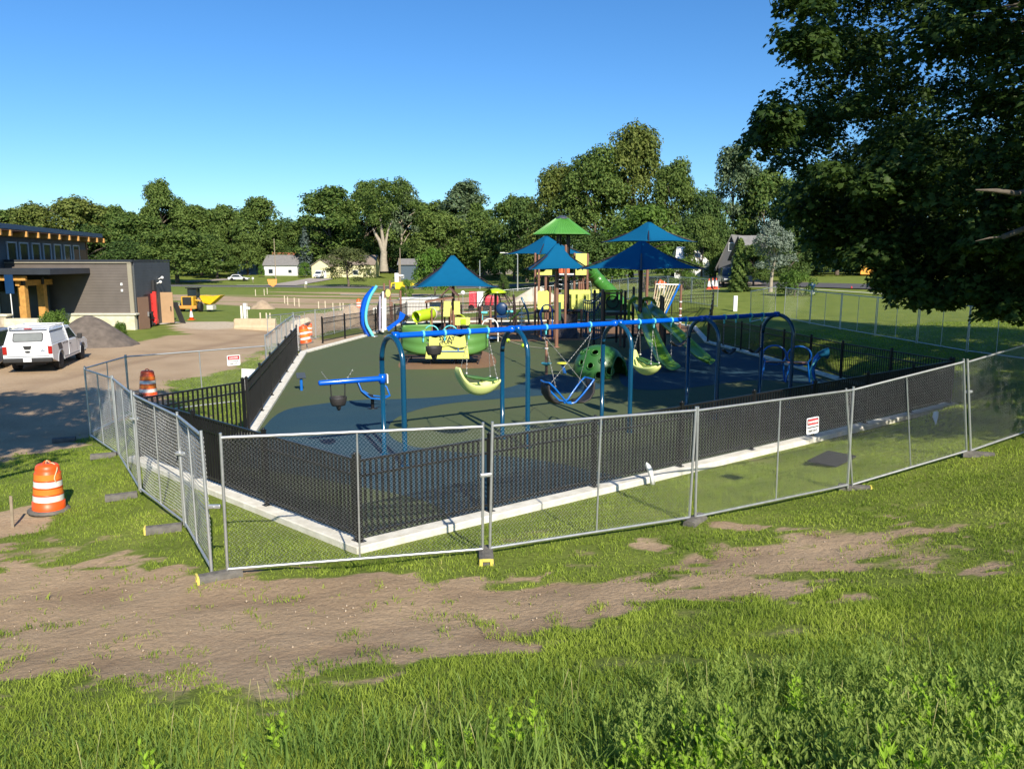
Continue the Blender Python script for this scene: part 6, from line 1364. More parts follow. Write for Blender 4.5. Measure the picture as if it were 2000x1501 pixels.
dr=MB(); c=onside(.5,1.05,.3); dr.box(c,(.95,.06,2.1),azd-.42); o=part('brown_door',dr,TAND,bld); hd=MB(); hd.box(c+Vector((.16,.28,-.1)),(.05,.1,.3),azd-.42,bev=.01); part('handle',hd,GALV,o)
mb=MB(); c=onside(5.6,1.1,.25)+Vector((-.25,0,0)); mb.box(c,(1.7,.06,2.2),.1); o=part('tan_door',mb,TAN,bld); hd=MB(); hd.box(c+Vector((.72,-.06,-.05)),(.06,.06,.3),bev=.01); part('handle',hd,BPL,o)
mb=MB(); mb.box(onside(3.0,1.1,-.06),(2.8,.2,2.2),azd); part('doorway',mb,BLKT,bld)
# upper clerestory block
d2=Vector((-.215,.977,0)).normalized(); n2=Vector((d2.y,-d2.x,0)); U0=Vector((-6.9,-6.0,0)); zsill=pz(511,46)-bz; a2=math.atan2(d2.y,d2.x)
def oup(s,z,o=0): q=U0+d2*s+n2*o; return Vector((q.x,q.y,z))
Lu=23.6
def fs(u,o=0):
    b_=Vector((bld.location.x,bld.location.y,0))+U0+n2*o; r_=(u-CX)/F_PX*math.cos(PITCH)*1.0
    return (r_*b_.y-b_.x)/(d2.x-r_*d2.y)
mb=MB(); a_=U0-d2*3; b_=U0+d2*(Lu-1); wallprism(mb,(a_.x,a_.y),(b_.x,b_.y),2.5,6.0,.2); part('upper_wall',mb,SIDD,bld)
for uu in (25,48.5,72,93.5,114,133,150):
    s=fs(uu,.12); fr=MB(); w_,h_=1.45,1.25; z=zsill+h_/2
    for dz in (-h_/2,h_/2): fr.box(oup(s,z+dz,.12),(w_,.08,.1),a2)
    for ds in (-w_/2,w_/2): fr.box(oup(s+ds,z,.125),(.1,.08,h_+.1),a2)
    o=part('clerestory_window',fr,WFR,bld); g=MB(); g.box(oup(s,z,.11),(w_-.08,.02,h_-.08),a2); part('pane',g,GLS,o)
mb=MB(); r0_=U0-d2*6+n2*1.5; zA=6.55-bz
q0=oup(-6,zA+.0,1.05); q1=oup(Lu+.7,zA+.0,1.05); q2=oup(Lu+.7,zA-.9,-5); q3=oup(-6,zA-.9,-5)
mb.add([q0,q1,q2,q3]+[p-Vector((0,0,.32)) for p in (q0,q1,q2,q3)],[(0,1,2,3),(7,6,5,4),(0,4,5,1),(1,5,6,2),(2,6,7,3),(3,7,4,0)]); part('shed_roof',mb,BZR,bld)
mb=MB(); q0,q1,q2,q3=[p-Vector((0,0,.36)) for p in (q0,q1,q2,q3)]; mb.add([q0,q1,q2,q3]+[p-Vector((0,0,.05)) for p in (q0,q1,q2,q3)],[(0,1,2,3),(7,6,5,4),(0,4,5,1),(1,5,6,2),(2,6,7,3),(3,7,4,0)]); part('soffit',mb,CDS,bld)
for uu in (-14,7,27,58,81,102,122,141,158,178,194,207):
    s=fs(uu,1.1); mb=MB(); c=oup(s,zA-.56,.25); mb.box(c,(.2,1.75,.36),a2); part('rafter_tail',mb,CDR,bld)
mb=MB(); 
mb.box(oup(Lu-.3,5.3,-.1),(.2,.2,1.9),a2); mb.box(oup(Lu-2.6,4.9,.12),(3.2,.05,.9),a2); part('louvre_end',mb,CDS,bld)
# entrance canopy
ez=pz(530,46.5)-bz
mb=MB(); mb.box((-7.9,-2.35,ez),(10.6,4.3,.34)); part('canopy_roof',mb,DRF,bld)
mb=MB(); mb.box((-8.6,-4.1,ez-.40),(8.6,.2,.26)); mb.box((-5.0,-2.2,ez-.7),(.22,3.4,.34)); part('canopy_beam',mb,CDR,bld)
for u,Y in ((48,46.6),(85,48.6)):
    x=at(u,600,Y).x+24.6; mb=MB(); mb.box((x,Y-50.2,1.85),(.42,.34,2.3)); part('canopy_column',mb,CDR,bld); 
    for zz_,hh_ in ((3.15,.6),(.6,.5)): mb=MB(); mb.box((x,Y-50.2,zz_),(.27,.22,hh_)); part('column_bracket',mb,DRF,bld)
mb=MB(); mb.box((-9.9,-.6,1.9),(9.6,.1,3.6)); part('entry_recess_shade',mb,mat('recess_shade',(.03,.035,.045),.4,var=.1),bld)  # dark sheet standing in for the shade under the canopy
for x,m in ((-9.9,WFR),(-8.35,WFR)): mb=MB(); mb.box((x,-.7,1.9),(.12,.08,3.2)); part('door_frame',mb,WFR,bld)
for z in (1.0,2.6): mb=MB(); mb.box((-9.1,-.7,z),(1.5,.08,.1)); part('door_rail',mb,WFR,bld)
mb=MB(); mb.box((-9.1,-.68,1.9),(1.45,.02,3.1)); part('glass_door',mb,GLS,bld)
t=thing('stone_wall','low rubble stone wall with a limestone cap behind the parked pickup','wall',(at(35,640,45).x,45,T1(-29,45)))
mb=MB(); mb.box((-2.6,0,.6),(4.2,.5,1.3)); part('rubble_body',mb,mat('rubble',(.30,.22,.15),.9,var=0,col2=(.55,.47,.36),vs=3,bump=.8,bs=5),t); mb=MB(); mb.box((-2.6,0,1.32),(4.4,.62,.14),bev=.04); part('cap_stone',mb,STN,t); mb=MB(); mb.box((.7,-.3,.55),(2.2,.7,1.2),bev=.05); part('limestone_block',mb,STN,t)
p=at(38,620,46.0); mb=MB(); mb.tube([(0,0,-.3),(0,0,3.2)],.03,6); t=thing('blank_sign_post','thin white post with a dark blank sign beside the timber column','sign',(p.x,45.4,T1(p.x,45.4))); part('post',mb,WHT,t); mb=MB(); mb.box((0,-.02,3.1),(.5,.04,1.1)); part('sign_board',mb,NVY,t)
# bush, heaps of soil
def heap(name,u,v0,v1,Y,wpx,lab,m,seed,depth=.8):
    a=at(u,v1,Y); top=at(u,v0,Y).z; zb=T1(a.x,Y)-.15; h=top-zb; w=wpx/F_PX*Y/2; g=[]; n=34
    for i in range(n+1):
        row=[]
        for j in range(n+1):
            x=-1+2*i/n;y=-1+2*j/n; q=math.hypot(x,y); nn=fbm([x*2.2+seed],[y*2.2],seed)[0]; hh=max(0,1-(q*(1+.25*(nn-.5)))**1.25); row.append(Vector((x*w,y*w*depth,h*hh*(.92+.2*nn)-.12+.05*fbm([x*9],[y*9],seed+3)[0])))
        g.append(row)
    mb=MB(); mb.sheet(g); return solo(name,mb,m,lab,'soil heap','heaps of loose soil',loc=(a.x,Y,zb))
heap('soil_heap',178,611,690,42.5,190,'grey-brown gravel heap in front of the park building',mat('gravel_heap',(.13,.105,.085),.95,var=.25,vs=3,bump=.9,bs=14),2)
heap('soil_heap',688,594,622,62,125,'tan dirt heap behind the fence near the blue arches',mat('tan_soil',(.36,.27,.18),.95,var=.18,vs=2,bump=.7,bs=10),5)
heap('soil_heap',512,583,597,86,60,'flat low heap of bare soil out on the field',mat('tan_soil',(.36,.27,.18)),8)
tree('brush',106,44.5,52,605,'small leafy green bush with pale flowers at the building entrance','leafy_bush','shrub',grp='bushes around the park'); tree('brush',232,44,28,628,'weedy tuft at the right foot of the gravel heap','leafy_bush','shrub',grp='bushes around the park')
# red mast lift and clutter by the doors
p=at(303,628,55.0); t=thing('mast_lift','red vertical mast lift parked in front of the tan doors','mast lift',(p.x+.25,53.6,T1(p.x,53.6)),.2); t.scale=(1.1,1.1,1.1); RDM=mat('machine_red',(.62,.035,.03),.4,var=.1)
mb=MB(); mb.box((.0,0,.25),(1.0,.7,.3),bev=.05); part('base',mb,RDM,t)
mb=MB(); mb.box((.42,0,1.2),(.18,.26,1.9)); mb.box((.28,0,1.15),(.08,.2,1.7)); part('mast',mb,RDM,t)
mb=MB(); 
for x,z in ((-.35,1.35),(.25,1.35),(-.35,2.05)): mb.tube([(x,-.25,.95),(x,-.25,2.0)],.03,6)
mb.tube([(-.35,-.25,2.0),(.25,-.25,2.0),(.25,.25,2.0)],.03,6); mb.tube([(-.35,-.25,1.5),(.3,-.25,1.5)],.03,6); mb.box((-.05,0,.95),(.75,.55,.06)); part('basket_rail',mb,RDM,t)
mb=MB(); mb.box((-.5,-.1,.55),(.5,.4,.5),bev=.04); part('battery_box',mb,BPL,t)
for x in (-.4,.4):
    for y in (-.3,.3): mb=MB(); mb.lathe([(.12,-.05),(.12,.05)],(x,y,.12),12,Matrix.Rotation(math.pi/2,3,'Y')); part('caster',mb,TYRE,t)
p=at(283,630,53); t=thing('hand_cart','dark wheeled tool cart with white buckets next to the brown door','cart',(p.x,53,T1(p.x,53)))
mb=MB(); mb.box((.15,0,.55),(.9,.6,.08)); mb.tube([(-.35,0,.5),(-.5,0,1.2)],.03,6); mb.box((.3,0,.8),(.5,.4,.4),bev=.04); part('cart_body',mb,BPL,t)
for x in (-.2,.5): mb=MB(); mb.tube([(x,-.3,.22),(x,-.22,.22)],.22,14); part('wheel',mb,TYRE,t)
for x in (-.3,-.05): mb=MB(); mb.lathe([(.09,0),(.12,.28)],(x,-.1,.95),12); part('bucket',mb,WHT,t)
p=at(345,625,57); t=thing('leaning_planks','dark planks leaning on the right end of the building','planks',(p.x-.1,57.4,T1(p.x,57.4)))
for k in range(3): mb=MB(); mb.box((.18*k,-.1*k,.75),(.12,.05,1.7),M=Matrix.Rotation(-.32,3,'Y')); part('plank',mb,BPL,t)
# path slab by the doors
# ------------------------------------------------------------ concrete barrier, pump stand, cones and drums
cb=at(498,630,55.5); cbz=T1(cb.x,55.5); mb=MB(); g=[]
for x,sx in ((-1.48,.0),(-1.4,1),(-.7,1),(0,1),(.7,1),(1.35,1),(1.42,.96),(1.5,.0)):
    k=.5 if sx==0 else sx; g.append([Vector((x,y*(1 if sx else .8),z*(1 if sx else .9)+.015*math.sin(x*9))) for y,z in ((-.34,-.1),(-.34,.2),(-.22,.34),(-.16,.80),(.16,.80),(.22,.34),(.34,.2),(.34,-.1))])
mb.sheet(g,False); n_=8
mb.add(g[0],[tuple(range(8))]); mb.add(g[-1],[tuple(range(8))[::-1]]); solo('concrete_barrier',mb,mat('warm_concrete',(.50,.40,.26),.9,var=.1,vs=3,bump=.5),'tan precast concrete barrier lying beside the dirt road','barrier',loc=(cb.x,55.5,cbz))
p=at(478,606,62); t=thing('pump_stand','white pipe stand and grey post rising behind the concrete barrier','pump',(p.x,62,T1(p.x,62))); mb=MB(); mb.tube([(0,0,0),(0,0,.45)],.12,8); mb.tube([(0,0,.45),(0,0,1.5)],.13,10); mb.box((.28,0,1.1),(.3,.16,.2),bev=.03); part('pipe',mb,WHT,t); mb=MB(); mb.box((-.26,0,.65),(.16,.1,1.3)); mb.tube([(.2,0,0),(.2,0,1.5)],.03,6); part('stand_post',mb,CONC,t)
ORN=mat('drum_orange',(.85,.10,.012),.42,var=.06,vs=3); REFW=mat('reflective_white',(.82,.78,.72),.4,var=.05,vs=6); REFO=mat('reflective_orange',(.88,.22,.03),.4,var=.1,vs=6)
def drum(loc,lab,rz=0,tilt=(0,0),s=1,rope=False,grp='orange construction drums'):
    t=thing('construction_drum',lab,'traffic drum',loc,rz,grp); t.rotation_euler=(tilt[0],tilt[1],rz); t.scale=(s,s,s)
    hs=[(.29,.05),(.285,.22),(.27,.225),(.265,.235),(.262,.36),(.272,.365),(.255,.38),(.25,.50),(.262,.505),(.245,.52),(.24,.64),(.25,.645),(.235,.66),(.23,.79),(.215,.80),(.215,.86),(.20,.925),(.17,.95),(.01,.955)]
    mb=MB(); mb.lathe(hs,(0,0,0),28,cap=False); part('drum_body',mb,ORN,t)
    for z0,z1,r0_,r1_,m in ((.24,.355,.266,.264,REFW),(.385,.495,.257,.252,REFO),(.525,.635,.247,.242,REFW),(.665,.78,.237,.232,REFO)):
        mb=MB(); mb.lathe([(r0_+.003,z0),(r1_+.003,z1)],(0,0,0),28,cap=False); part('reflective_band',mb,m,t)
    mb=MB(); mb.lathe([(.30,.0),(.37,.01),(.37,.05),(.30,.07)],(0,0,0),20); part('rubber_base',mb,FOOT,t)
    mb=MB(); mb.tube(arc((0,0,.945),.07,0,math.pi,6),.015,6); part('handle',mb,ORN,t)
    if rope: 
        mb=MB(); mb.tube(curve([(-.02,0,.96),(.0,-.03,1.03),(.04,.0,.98),(.12,-.03,.96),(.19,-.09,.88),(.16,-.18,.72),(.18,-.16,.62)],4),.012,5); part('tied_cord',mb,ROPE,t)
    return t
p=Vector((-8.28,13.2,0)); p.z=T1(p.x,p.y); drum(p,'nearest orange and white construction drum, standing dented in the grass',.3,(0,.05),.91,True)
p=GT(290,778); drum(p,'orange construction drum behind the left chain link fence',0,(0,.03),1.02)
p=at(598,660,38.6); t=drum((p.x,38.6,T1(p.x,38.6)+.35),'tilted orange drum propped on a stake by the gap in the black fence',0,(.02,-.16),.98); mb=MB(); mb.tube([(0,0,-.45),(0,0,0)],.03,6); part('stake',mb,GALV,t)
p=at(600,600,52); drum((p.x,52,T1(p.x,52)+.0),'orange drum on top of the tan sheeted bundle',0,(0,.1),.9)
p=at(700,585,82); drum((p.x,82,T1(p.x,82)+.3),'distant orange drum left of the blue arches, above the tan dirt heap',0,(0,0),1)
p=at(592,616,52); t=thing('sheeted_bundle','tan sheeted bundle with a black bottle-like stick below an orange drum','bundle',(p.x,51.6,T1(p.x,52))); mb=MB(); mb.prism([(-.7,-.1),(-.65,.8),(-.35,1.05),(.35,1.25),(.6,1.0),(.1,.8),(-.05,.1)],.5,(0,0,0),(1,0,0),(0,0,1)); part('sheet_wrap',mb,mat('tan_sheet',(.6,.5,.36),.8,var=.12),t); mb=MB(); mb.tube([(.35,-.3,0),(.33,-.3,.7),(.35,-.3,.9)],[.09,.09,.04],8); part('black_tube',mb,BPL,t)
def cone(u,v,Y,lab,s=1,two=False):
    p=at(u,v,Y); t=thing('traffic_cone',lab,'traffic cone',(p.x,Y,T1(p.x,Y)),0,'orange and white traffic cones'); t.scale=(s,s,s); mb=MB(); mb.box((0,0,.02),(.38,.38,.04),bev=.01); mb.lathe([(.14,.04),(.03,.7),(.01,.71)],(0,0,0),16); part('cone_body',mb,ORN,t); mb=MB(); mb.lathe([(.119,.18),(.058,.55)],(0,0,0),16,cap=False); part('reflective_collar',mb,REFW,t); return t
cone(374,620,62,'single traffic cone on the grass in front of the wheel loader',1.3)
cone(1385,550,76,'leftmost of three distant cones on the right grass bank',1.5); cone(1392,550,76.3,'middle one of three distant cones on the right grass bank',1.5); cone(1399,550,75.5,'right one of three distant cones, nearest the white edge',1.5)
p=at(1293,560,72); t=thing('striped_barricade','small orange and white folding barricade on the bank behind the rope climber','barricade',(p.x,72,T1(p.x,72))); mb=MB(); mb.box((0,0,1.1),(.7,.06,.4),M=Matrix.Rotation(.5,3,'Y')); part('orange_board',mb,ORN,t); mb=MB(); mb.tube([(-.2,0,0),(-.2,0,1.3)],.04,6); mb.tube([(.2,0,0),(.2,0,1.3)],.04,6); mb.box((0,-.04,.75),(.6,.03,.2)); part('white_leg',mb,WHT,t)
# wooden stakes
WD=mat('weathered_wood',(.30,.24,.17),.85,var=.2,vs=6)
def stake(u,v,Y,h,w,lab,m=WD,grp=None,tilt=0):
    p=at(u,v,Y); mb=MB(); mb.box((0,0,h/2-.05),(w,w*.45,h+.1),bev=.003); o=solo('wooden_stake' if m is WD else 'marker_post',mb,m,lab,'stake',grp,loc=(p.x,Y,T1(p.x,Y))); o.rotation_euler=(0,tilt,0); return o
stake(24,1020,12.35,.55,.045,'weathered wooden stake left of the nearest drum',tilt=.04)
for i,(u,Y) in enumerate(((517,120),(523,124),(556,100),(562,96),(575,94),(584,92),(597,150),(650,84),(664,84),(670,84),(622,88),(635,90),(500,118),(507,62),(526,62),(519,62))): stake(u,590,Y,1.0 if Y>90 else .8,.1,'one of the thin pale survey stakes standing in the field',mat('pale_wood',(.6,.52,.38),.8,var=.1),'survey stakes in the field')
t=at(1640,0,1); mb=MB(); mb.box((0,0,.5),(.26,.12,1.0),bev=.02); p=at(1436,597,50); solo('marker_post',mb,WHT,'thick white marker post on the lawn behind the black fence corner','post',loc=(p.x,50,T1(p.x,50)))
p=at(358,622,66); mb=MB(); mb.tube([(-.8,0,.05),(0,0,.05),(0,0,.9)],.07,8); solo('pipe_elbow',mb,mat('cream_pipe',(.7,.66,.5),.5,var=.04),'cream bent pipe end sticking out of the grass by the cone','pipe',loc=(p.x+.3,63,T1(p.x,63)))
# drain mat and weeds under the right panels
gp_=GT(1625,901); mb=MB(); mb.box((0,0,.0),(.95,.62,.03),bev=.01); o=solo('erosion_mat',mb,mat('black_mat',(.02,.02,.022),.9,var=.3,vs=12,bump=.5),'flat black mat lying on the grass below the danger sign','mat',loc=(gp_.x,gp_.y,gp_.z+.05)); o.rotation_euler=(0,-.05,.75)
# ------------------------------------------------------------ houses and yards across the street
def house(name,label,u0,u1,vb,ve,Y,m,rm,gable='x',depth=7,roof=1.6,win=(),cat='house',rz=0,over=.35,vtop=None):
    a=at(u0,vb,Y);b_=at(u1,vb,Y); w=b_.x-a.x; z0=min(a.z,T1((a.x+b_.x)/2,Y))-.5; ze=at(u0,ve,Y).z; cx_=(a.x+b_.x)/2
    t=thing(name,label,cat,(cx_,Y,z0),rz); h=ze-z0
    mb=MB(); mb.box((0,depth/2,h/2),(w,depth,h))
    if gable=='y': mb.prism([(-w/2,0),(w/2,0),(0,roof)],depth-.01,(0,depth/2,h),(1,0,0),(0,0,1))
    else:
        mb.prism([(0,0),(depth,0),(depth/2,roof)],w-.01,(0,0,h),(0,1,0),(0,0,1))
    part('walls',mb,m,t)
    mb=MB(); th=.16
    if gable=='x':
        for s in (0,1):
            y0=-over if s==0 else depth+over; k=roof/(depth/2); z_=h-over*k
            mb.add([Vector((-w/2-over,y0,z_)),Vector((w/2+over,y0,z_)),Vector((w/2+over,depth/2,h+roof)),Vector((-w/2-over,depth/2,h+roof))]+[Vector((-w/2-over,y0,z_+th)),Vector((w/2+over,y0,z_+th)),Vector((w/2+over,depth/2,h+roof+th)),Vector((-w/2-over,depth/2,h+roof+th))],[(3,2,1,0),(4,5,6,7),(0,1,5,4),(1,2,6,5),(2,3,7,6),(3,0,4,7)])
    else:
        for s in (-1,1):
            k=roof/(w/2); x0=s*(w/2+over); z_=h-over*k
            mb.add([Vector((x0,-over,z_)),Vector((x0,depth+over,z_)),Vector((0,depth+over,h+roof)),Vector((0,-over,h+roof))]+[Vector((x0,-over,z_+th)),Vector((x0,depth+over,z_+th)),Vector((0,depth+over,h+roof+th)),Vector((0,-over,h+roof+th))],[(0,1,2,3),(7,6,5,4),(0,4,5,1),(1,5,6,2),(2,6,7,3),(3,7,4,0)])
    part('roof',mb,rm,t)
    for x,z,ww,hh,kind in win:
        f_=MB(); 
        if kind=='door': f_.box((x*w,-.02,z),(ww,.06,hh)); part('garage_door' if ww>2 else 'door',f_,WHT,t)
        else:
            f_.box((x*w,-.02,z),(ww+.2,.06,hh+.2)); o=part('window',f_,WHT,t); g=MB(); g.box((x*w,-.06,z),(ww,.03,hh)); part('pane',g,GLS,o)
    return t
WS=mat('white_siding',(.72,.72,.72),.6,var=.03); YS=mat('cream_yellow_siding',(.70,.64,.36),.6,var=.03); SHG=mat('grey_shingles',(.20,.19,.18),.85,var=.12,vs=2); SHB=mat('brown_shingles',(.24,.19,.15),.85,var=.12,vs=2); GYS=mat('grey_siding',(.25,.25,.26),.6,var=.05); BRK=mat('red_brick',(.36,.13,.07),.85,var=.15,vs=3)
house('white_house','small white house with a grey roof and a red chimney mass behind it',516,581,534,517,203,WS,SHG,'x',7,2.4,((.28,1.6,.9,.8,'w'),(-.3,1.6,1.1,1.1,'w'),(-.05,1.4,.9,1.9,'door')))
p=at(565,500,212); t=thing('brick_chimney_stack','wide reddish brick roof structure rising behind the white house','roof',(p.x,212,1)); mb=MB(); mb.box((0,0,2.6),(8.6,2,5.4)); part('brick_mass',mb,BRK,t)
house('yellow_garage','pale yellow garage gable with an open bay and a car inside',609,645,536,519,196,YS,SHB,'y',8,1.6,((-.0,1.35,2.6,2.0,'door'),))
house('yellow_house','pale yellow bungalow behind the sparse street tree',640,731,532,516,199,YS,SHB,'x',8,2.2,((.38,1.7,.9,1.2,'w'),(.1,1.7,1.2,1.1,'w')))
p=at(624,528,194); car('parked_car','small white car with dark windows in front of the yellow garage',(p.x,193.0,T1(p.x,193)+.25),3.14,4.2,1.8,1.6,WPAINT,'suv')
house('tarp_shed','low shed under a blue-grey tarpaulin behind the white sedan',464,500,530,518,206,mat('blue_tarp',(.08,.14,.26),.6,var=.3,vs=1),mat('blue_tarp',(.08,.14,.26)),'x',5,1.2,(),'shed')
house('grey_shed','dark slate-blue shed right of the bare forked trunk',779,812,529,516,190,mat('slate_siding',(.07,.10,.13),.6,var=.06),SHG,'x',5,1.2,((-.3,1.3,.6,.6,'w'),),'shed')
house('pink_roof_house','distant low house with a salmon roof beside the bare trunk',755,775,527,512,230,WS,mat('salmon_roof',(.5,.2,.14),.8,var=.05),'x',6,1.2)
house('far_house','distant dull brown house with a long flat roof above the street right of the umbrella',935,1010,520,505,210,mat('dull_siding',(.2,.18,.16),.7,var=.1),SHB,'x',8,1.6,((.1,1.4,1.2,1,'w'),))  # one dull brown-grey tone for all the walls
house('grey_house','grey A-frame house with a steep shingle roof behind the cedar',1402,1450,545,516,92,mat('shadowed_grey_siding',(.12,.12,.125),.7,var=.05),SHG,'y',14,3.3,((0,4.4,.5,.8,'w'),),rz=-.55)  # siding grey is darkened to carry the shadow on this wall
house('side_garage','shaded grey wing with a white eave between the cedar and the silver tree',1462,1500,545,505,84,GYS,SHG,'x',7,2.4,())
p=at(1345,520,100); t=thing('white_tent','white peaked tent roof showing through branches left of the grey house','tent',(p.x,100,T1(p.x,100))); mb=MB(); zt_=at(1345,482,100).z-T1(p.x,100); mb.sheet([[Vector((-2.2,-2,zt_-1.9)),Vector((2.2,-2,zt_-1.9))],[Vector((-1.6,0,zt_)),Vector((.6,0,zt_))],[Vector((-2.2,2,zt_-1.9)),Vector((2.2,2,zt_-1.9))]],False); mb.sheet([[Vector((-2.2,-2,0)),Vector((2.2,-2,0))],[Vector((-2.2,-2,zt_-1.9)),Vector((2.2,-2,zt_-1.9))]],False); o=part('tent_cloth',mb,WHT,t); o.modifiers.new('thick','SOLIDIFY').thickness=.05
# yellow yard toy, white statue-like post, brown posts
p=at(778,536,150); t=thing('yard_playset','bright yellow plastic playset in the yard behind the blue arches','playset',(p.x,150,T1(p.x,150))); YB=mat('bright_yellow',(.75,.55,.02),.45,var=.05)
mb=MB(); mb.box((.3,0,.75),(1.9,.8,1.4),bev=.1); part('yellow_box',mb,YB,t); mb=MB(); mb.tube([(-.6,0,1.3),(-1.3,0,1.2),(-1.6,0,.3)],.16,8); part('yellow_slide',mb,YB,t); mb=MB(); mb.prism([(0,0),(.9,-.5),(0,-.9)],.1,(2.3,0,1.5),(1,0,0),(0,0,1)); part('yellow_flag',mb,YB,t)
p=at(773,530,152); t=thing('porch_figure','white and grey covered post above the yellow playset','post',(p.x,153,T1(p.x,153))); mb=MB(); mb.box((0,0,1.6),(.8,.6,3.0),bev=.1); mb.box((.7,0,2.6),(1.1,.3,.4),bev=.05); part('cover',mb,WS,t); mb=MB(); mb.tube([(.5,.2,0),(.5,.2,6)],.12,8); part('pole',mb,WD,t)
for u,v0,Y in ((750,553,64),(761,547,66),(765,590,64),(782,567,60)):
    p=at(u,v0,Y); mb=MB(); zb_=T1(p.x,Y); mb.tube([(0,0,-.2),(0,0,p.z-zb_)],.085,8); solo('timber_post',mb,BRN,{750:'leftmost tall brown post behind the chime tubes',761:'tallest thin brown post behind the yellow panel',765:'short brown post below the small yellow plate',782:'rightmost brown post beside the white container'}[u],'post','brown posts behind the chime tubes',loc=(p.x,Y,zb_))
p=at(758,572,63.7); mb=MB(); mb.prism([(.2*math.cos(a),.32*math.sin(a)) for a in [k*.5236 for k in range(12)]],.05,(0,0,0),(1,0,0),(0,0,1)); solo('yellow_plate',mb,YP,'small oval yellow plate fixed to a brown post','plate',loc=p)
p=at(815,595,72); t=thing('white_container','long low white container behind the back left black fence','container',(p.x,72,T1(p.x,72))); mb=MB(); mb.box((.2,0,.75),(3.3,1.8,1.5),bev=.05); part('container_box',mb,mat('off_white',(.58,.55,.50),.6,var=.05),t); mb=MB(); mb.box((.2,0,1.53),(3.5,2.0,.09)); part('lid',mb,WHT,t)
p=at(762,590,75); mb=MB(); mb.box((0,0,.3),(3.2,1.2,.6),bev=.03); solo('pale_slab',mb,CONC,'pale grey slab to the left of the white container','slab',loc=(p.x,75,T1(p.x,75)))
RW=mat('red_tarp',(.6,.04,.06),.5,var=.1)
p=at(931,578,74); t=thing('ice_cream_trailer','red and white striped trailer panel behind the dome climber','trailer',(p.x,74,T1(p.x,74))); t.name='red_white_trailer'; mb=MB(); mb.box((-.35,0,1.05),(.7,1.2,1.5)); part('red_panel',mb,RW,t); mb=MB(); mb.box((.35,0,1.1),(.55,1.2,1.4)); part('white_panel',mb,WHT,t); mb=MB(); mb.tube([(-.5,-.5,.3),(-.5,-.6,.3)],.3,12); part('wheel',mb,TYRE,t)
p=at(960,578,72); t=thing('red_machine','rounded red machine hood seen through the dome climber ribs','machine',(p.x,72,T1(p.x,72))); mb=MB(); mb.box((0,0,.9),(1.3,1,1.0),bev=.25); part('hood',mb,RW,t); mb=MB(); mb.box((0,0,.3),(1.5,1,.4)); part('base',mb,BPL,t)
p=at(904,572,70); t=thing('round_lamp','round white ball lamp on a pale post behind the toddler play set','lamp',(p.x,70,T1(p.x,70))); mb=MB(); mb.ball((0,0,p.z-T1(p.x,70)),.21,14); part('ball',mb,WHT,t); mb=MB(); mb.tube([(0,0,0),(0,0,p.z-T1(p.x,70)-.2)],.03,6); part('post',mb,GALV,t)
p=at(1045,580,80); heap('soil_heap',1050,556,585,82,120,'long pale sand and rock bank behind the tower, left of it',mat('pale_sand',(.55,.48,.36),.95,var=.15,vs=2,bump=.9,bs=4),12,.4)
# street lamps and utility poles
def lamp(u,vt,Y,lab,h=None,arm=-1,dark=False):
    p=at(u,vt,Y); zb_=T1(p.x,Y); H=p.z-zb_; t=thing('street_lamp',lab,'street lamp',(p.x,Y,zb_),0,'street lamps and poles'); mb=MB(); mb.tube([(0,0,-.2),(0,0,H)],[.13,.08],8); part('pole',mb,GALV if not dark else WD,t)
    if arm: mb=MB(); mb.tube([(0,0,H),(arm*1.2,0,H+.25),(arm*2.2,0,H+.3)],.05,6); part('arm',mb,GALV,t); mb=MB(); mb.box((arm*2.5,0,H+.28),(.8,.3,.14),bev=.05); part('lamp_head',mb,WHT,t)
    return t
lamp(1011,497,128,'tall grey street lamp left of the middle umbrellas'); lamp(937,508,150,'slim grey pole just right of the leftmost umbrella peak',arm=0); lamp(535,466,190,'thin wooden utility pole above the white house',arm=0,dark=True); lamp(781,484,178,'thin utility pole right of the bare forked trunk',arm=0,dark=True)
# ------------------------------------------------------------ streets, kerbs and driveways
ASP=mat('asphalt',(.09,.085,.085),.9,var=.15,vs=1,bump=.3); 
def drape(name,pts,w,m,dz=.05,step=3,kind='structure'):
    P=dens(pts,step); n=len(P); g=[]
    for i in range(n):
        a=Vector(P[max(i-1,0)]); b_=Vector(P[min(i+1,n-1)]); d=(b_-a).normalized(); q=Vector((-d.y,d.x)); row=[]
        for s in (-.5,-.25,0,.25,.5): c=Vector(P[i])+q*w*s; row.append(Vector((c.x,c.y,T1(c.x,c.y)+dz)))
        g.append(row)
    mb=MB(); mb.sheet(g,True); me=mb.mesh(name)
    o=link(name,me,m); o['kind']=kind; 
    me.flip_normals() if me.polygons[0].normal.z<0 else None
    return o
def gl(L_): return [tuple(GT(u,v))[:2] for u,v in L_]
drape('street',gl([(1440,556),(1560,558),(1700,562),(1900,567),(2150,575)]),6.0,ASP,.09,2)
drape('kerb',gl([(1450,563),(1520,565),(1650,573),(1800,583),(2000,596)]),.35,mat('kerb_concrete',(.62,.58,.50),.8,var=.05),.16,1.5)
drape('street',[(-150,158),(-60,158),(-15,157),(10,160),(25,168),(40,185)],8,ASP,.08,6)
drape('kerb',[(-100,151),(-20,151),(0,152),(12,152)],1.0,mat('kerb_concrete',(.62,.58,.50)),.14,5)
drape('kerb',[(-58,163),(-20,163),(5,163)],.9,mat('kerb_concrete',(.62,.58,.50)),.14,5)
drape('path',[(-28,126),(-5,128),(14,126)],1.2,mat('kerb_concrete',(.62,.58,.50)),.1,4)
drape('driveway',gl([(1445,560),(1430,548),(1418,540)]),4.5,mat('tan_drive',(.36,.27,.2),.9,var=.1),.11,2)
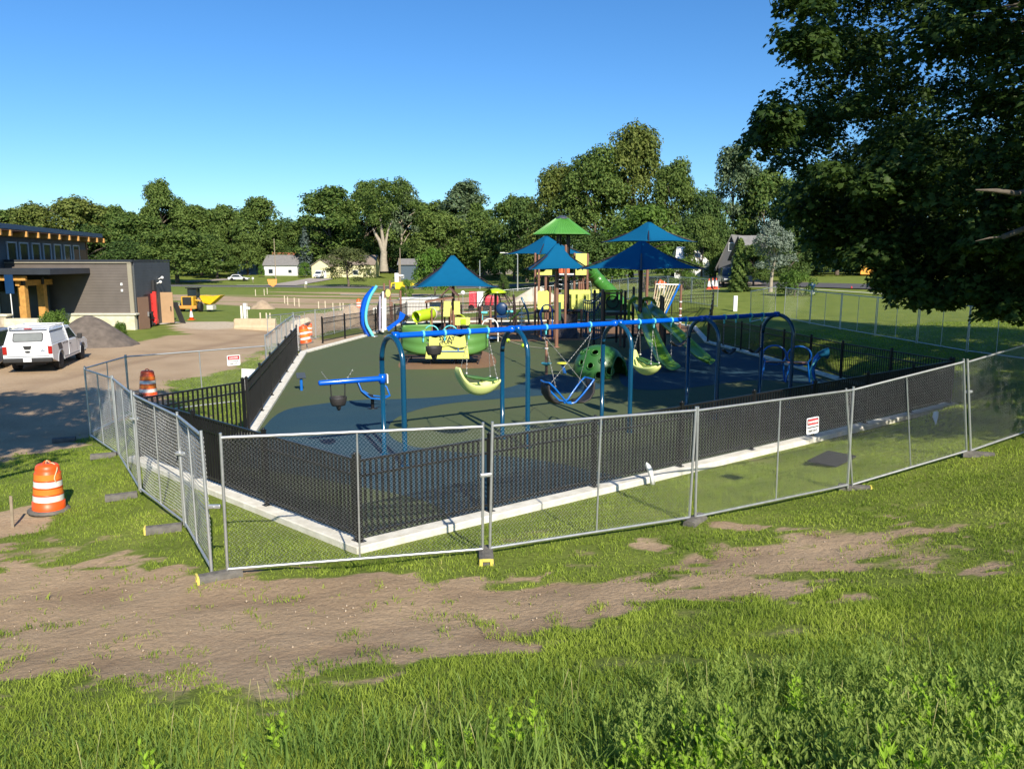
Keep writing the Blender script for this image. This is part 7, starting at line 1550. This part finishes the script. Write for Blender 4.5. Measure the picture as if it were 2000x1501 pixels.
p0=at(624,540,190); drape('driveway',[(p0.x,192),(p0.x-1.5,176),(p0.x-2,163)],6.5,mat('grey_drive',(.36,.31,.27),.9,var=.1),.12,3)
drape('driveway',[(-68,187),(-74,174)],4.0,mat('grey_drive',(.36,.31,.27)),.12,3)
drape('path',gl([(225,640),(290,634),(335,630)]),1.6,CONC,.06,1)
# bright orange board on the right, dark figure-like bin
p=at(1665,528,92); mb=MB(); mb.box((0,0,1.0),(1.7,.1,1.0),bev=.03); solo('orange_board',mb,mat('bright_orange',(.85,.36,.05),.5,var=.1),'bright orange board among the dark trees across the street','board',loc=(p.x,88,p.z-.9))
p=at(1581,546,62); t=thing('wheelie_bin','dark rounded bin at the shaded street edge','bin',(p.x,61.5,T1(p.x,61.5)+.05)); mb=MB(); mb.lathe([(.22,0),(.27,.55),(.28,.62),(.2,.78),(.02,.8)],(0,0,.1),14); part('bin_body',mb,NVY,t); mb=MB(); mb.box((0,-.25,.08),(.3,.1,.14)); part('white_foot',mb,WHT,t)
for u,v,Y,lb in ((1529,552,60,'small white marker at the left end of the right street'),(1663,562,57,'small red and white marker on the kerbside grass')):
    p=GT(u,v+3); mb=MB(); mb.lathe([(.1,0),(.03,.25)],(0,0,0),8); solo('ground_marker',mb,WHT if u<1600 else RED,lb,'marker',loc=p)
p=at(1399,612,50); 
# mailboxes and small signs far away
for u,v,Y,m,lb in ((494,545,176,WHT,'white mailbox beside the white sedan'),(598,553,150,WHT,'white mailbox on the far verge below the white house'),(780,548,150,CONC,'pale mailbox under the yellow playset')):
    p=at(u,v,Y); zb_=T1(p.x,Y); mb=MB(); mb.box((0,0,1.0),(.4,.5,.5),bev=.08); t=thing('mailbox',lb,'mailbox',(p.x,Y,zb_),0,'mailboxes along the street'); part('box',mb,m,t); mb=MB(); mb.box((0,0,.4),(.1,.1,.9)); part('post',mb,WD,t)
p=at(532,556,143); mb=MB(); mb.prism([(-.9,.9),(.9,.9),(.8,0),(.1,-.5),(-.7,0)],.1,(0,0,0),(1,0,0),(0,0,1)); solo('road_work_sign',mb,mat('orange_sign',(.85,.33,.08),.5,var=.1),'small orange road work sign on the far verge','sign',loc=(p.x,143,T1(p.x,143)+.9))

tree('light',1335,78,50,505,'light green sapling in front of the white tent','sapling','tree',grp=None)
tree('oak2',1375,98,70,420,'bushy tree left of the grey house gable')

tree('oak2',1475,76,70,478,'green tree between the grey house and the silver tree')
tree('dark',1545,80,80,440,'dark tree right behind the silver tree')
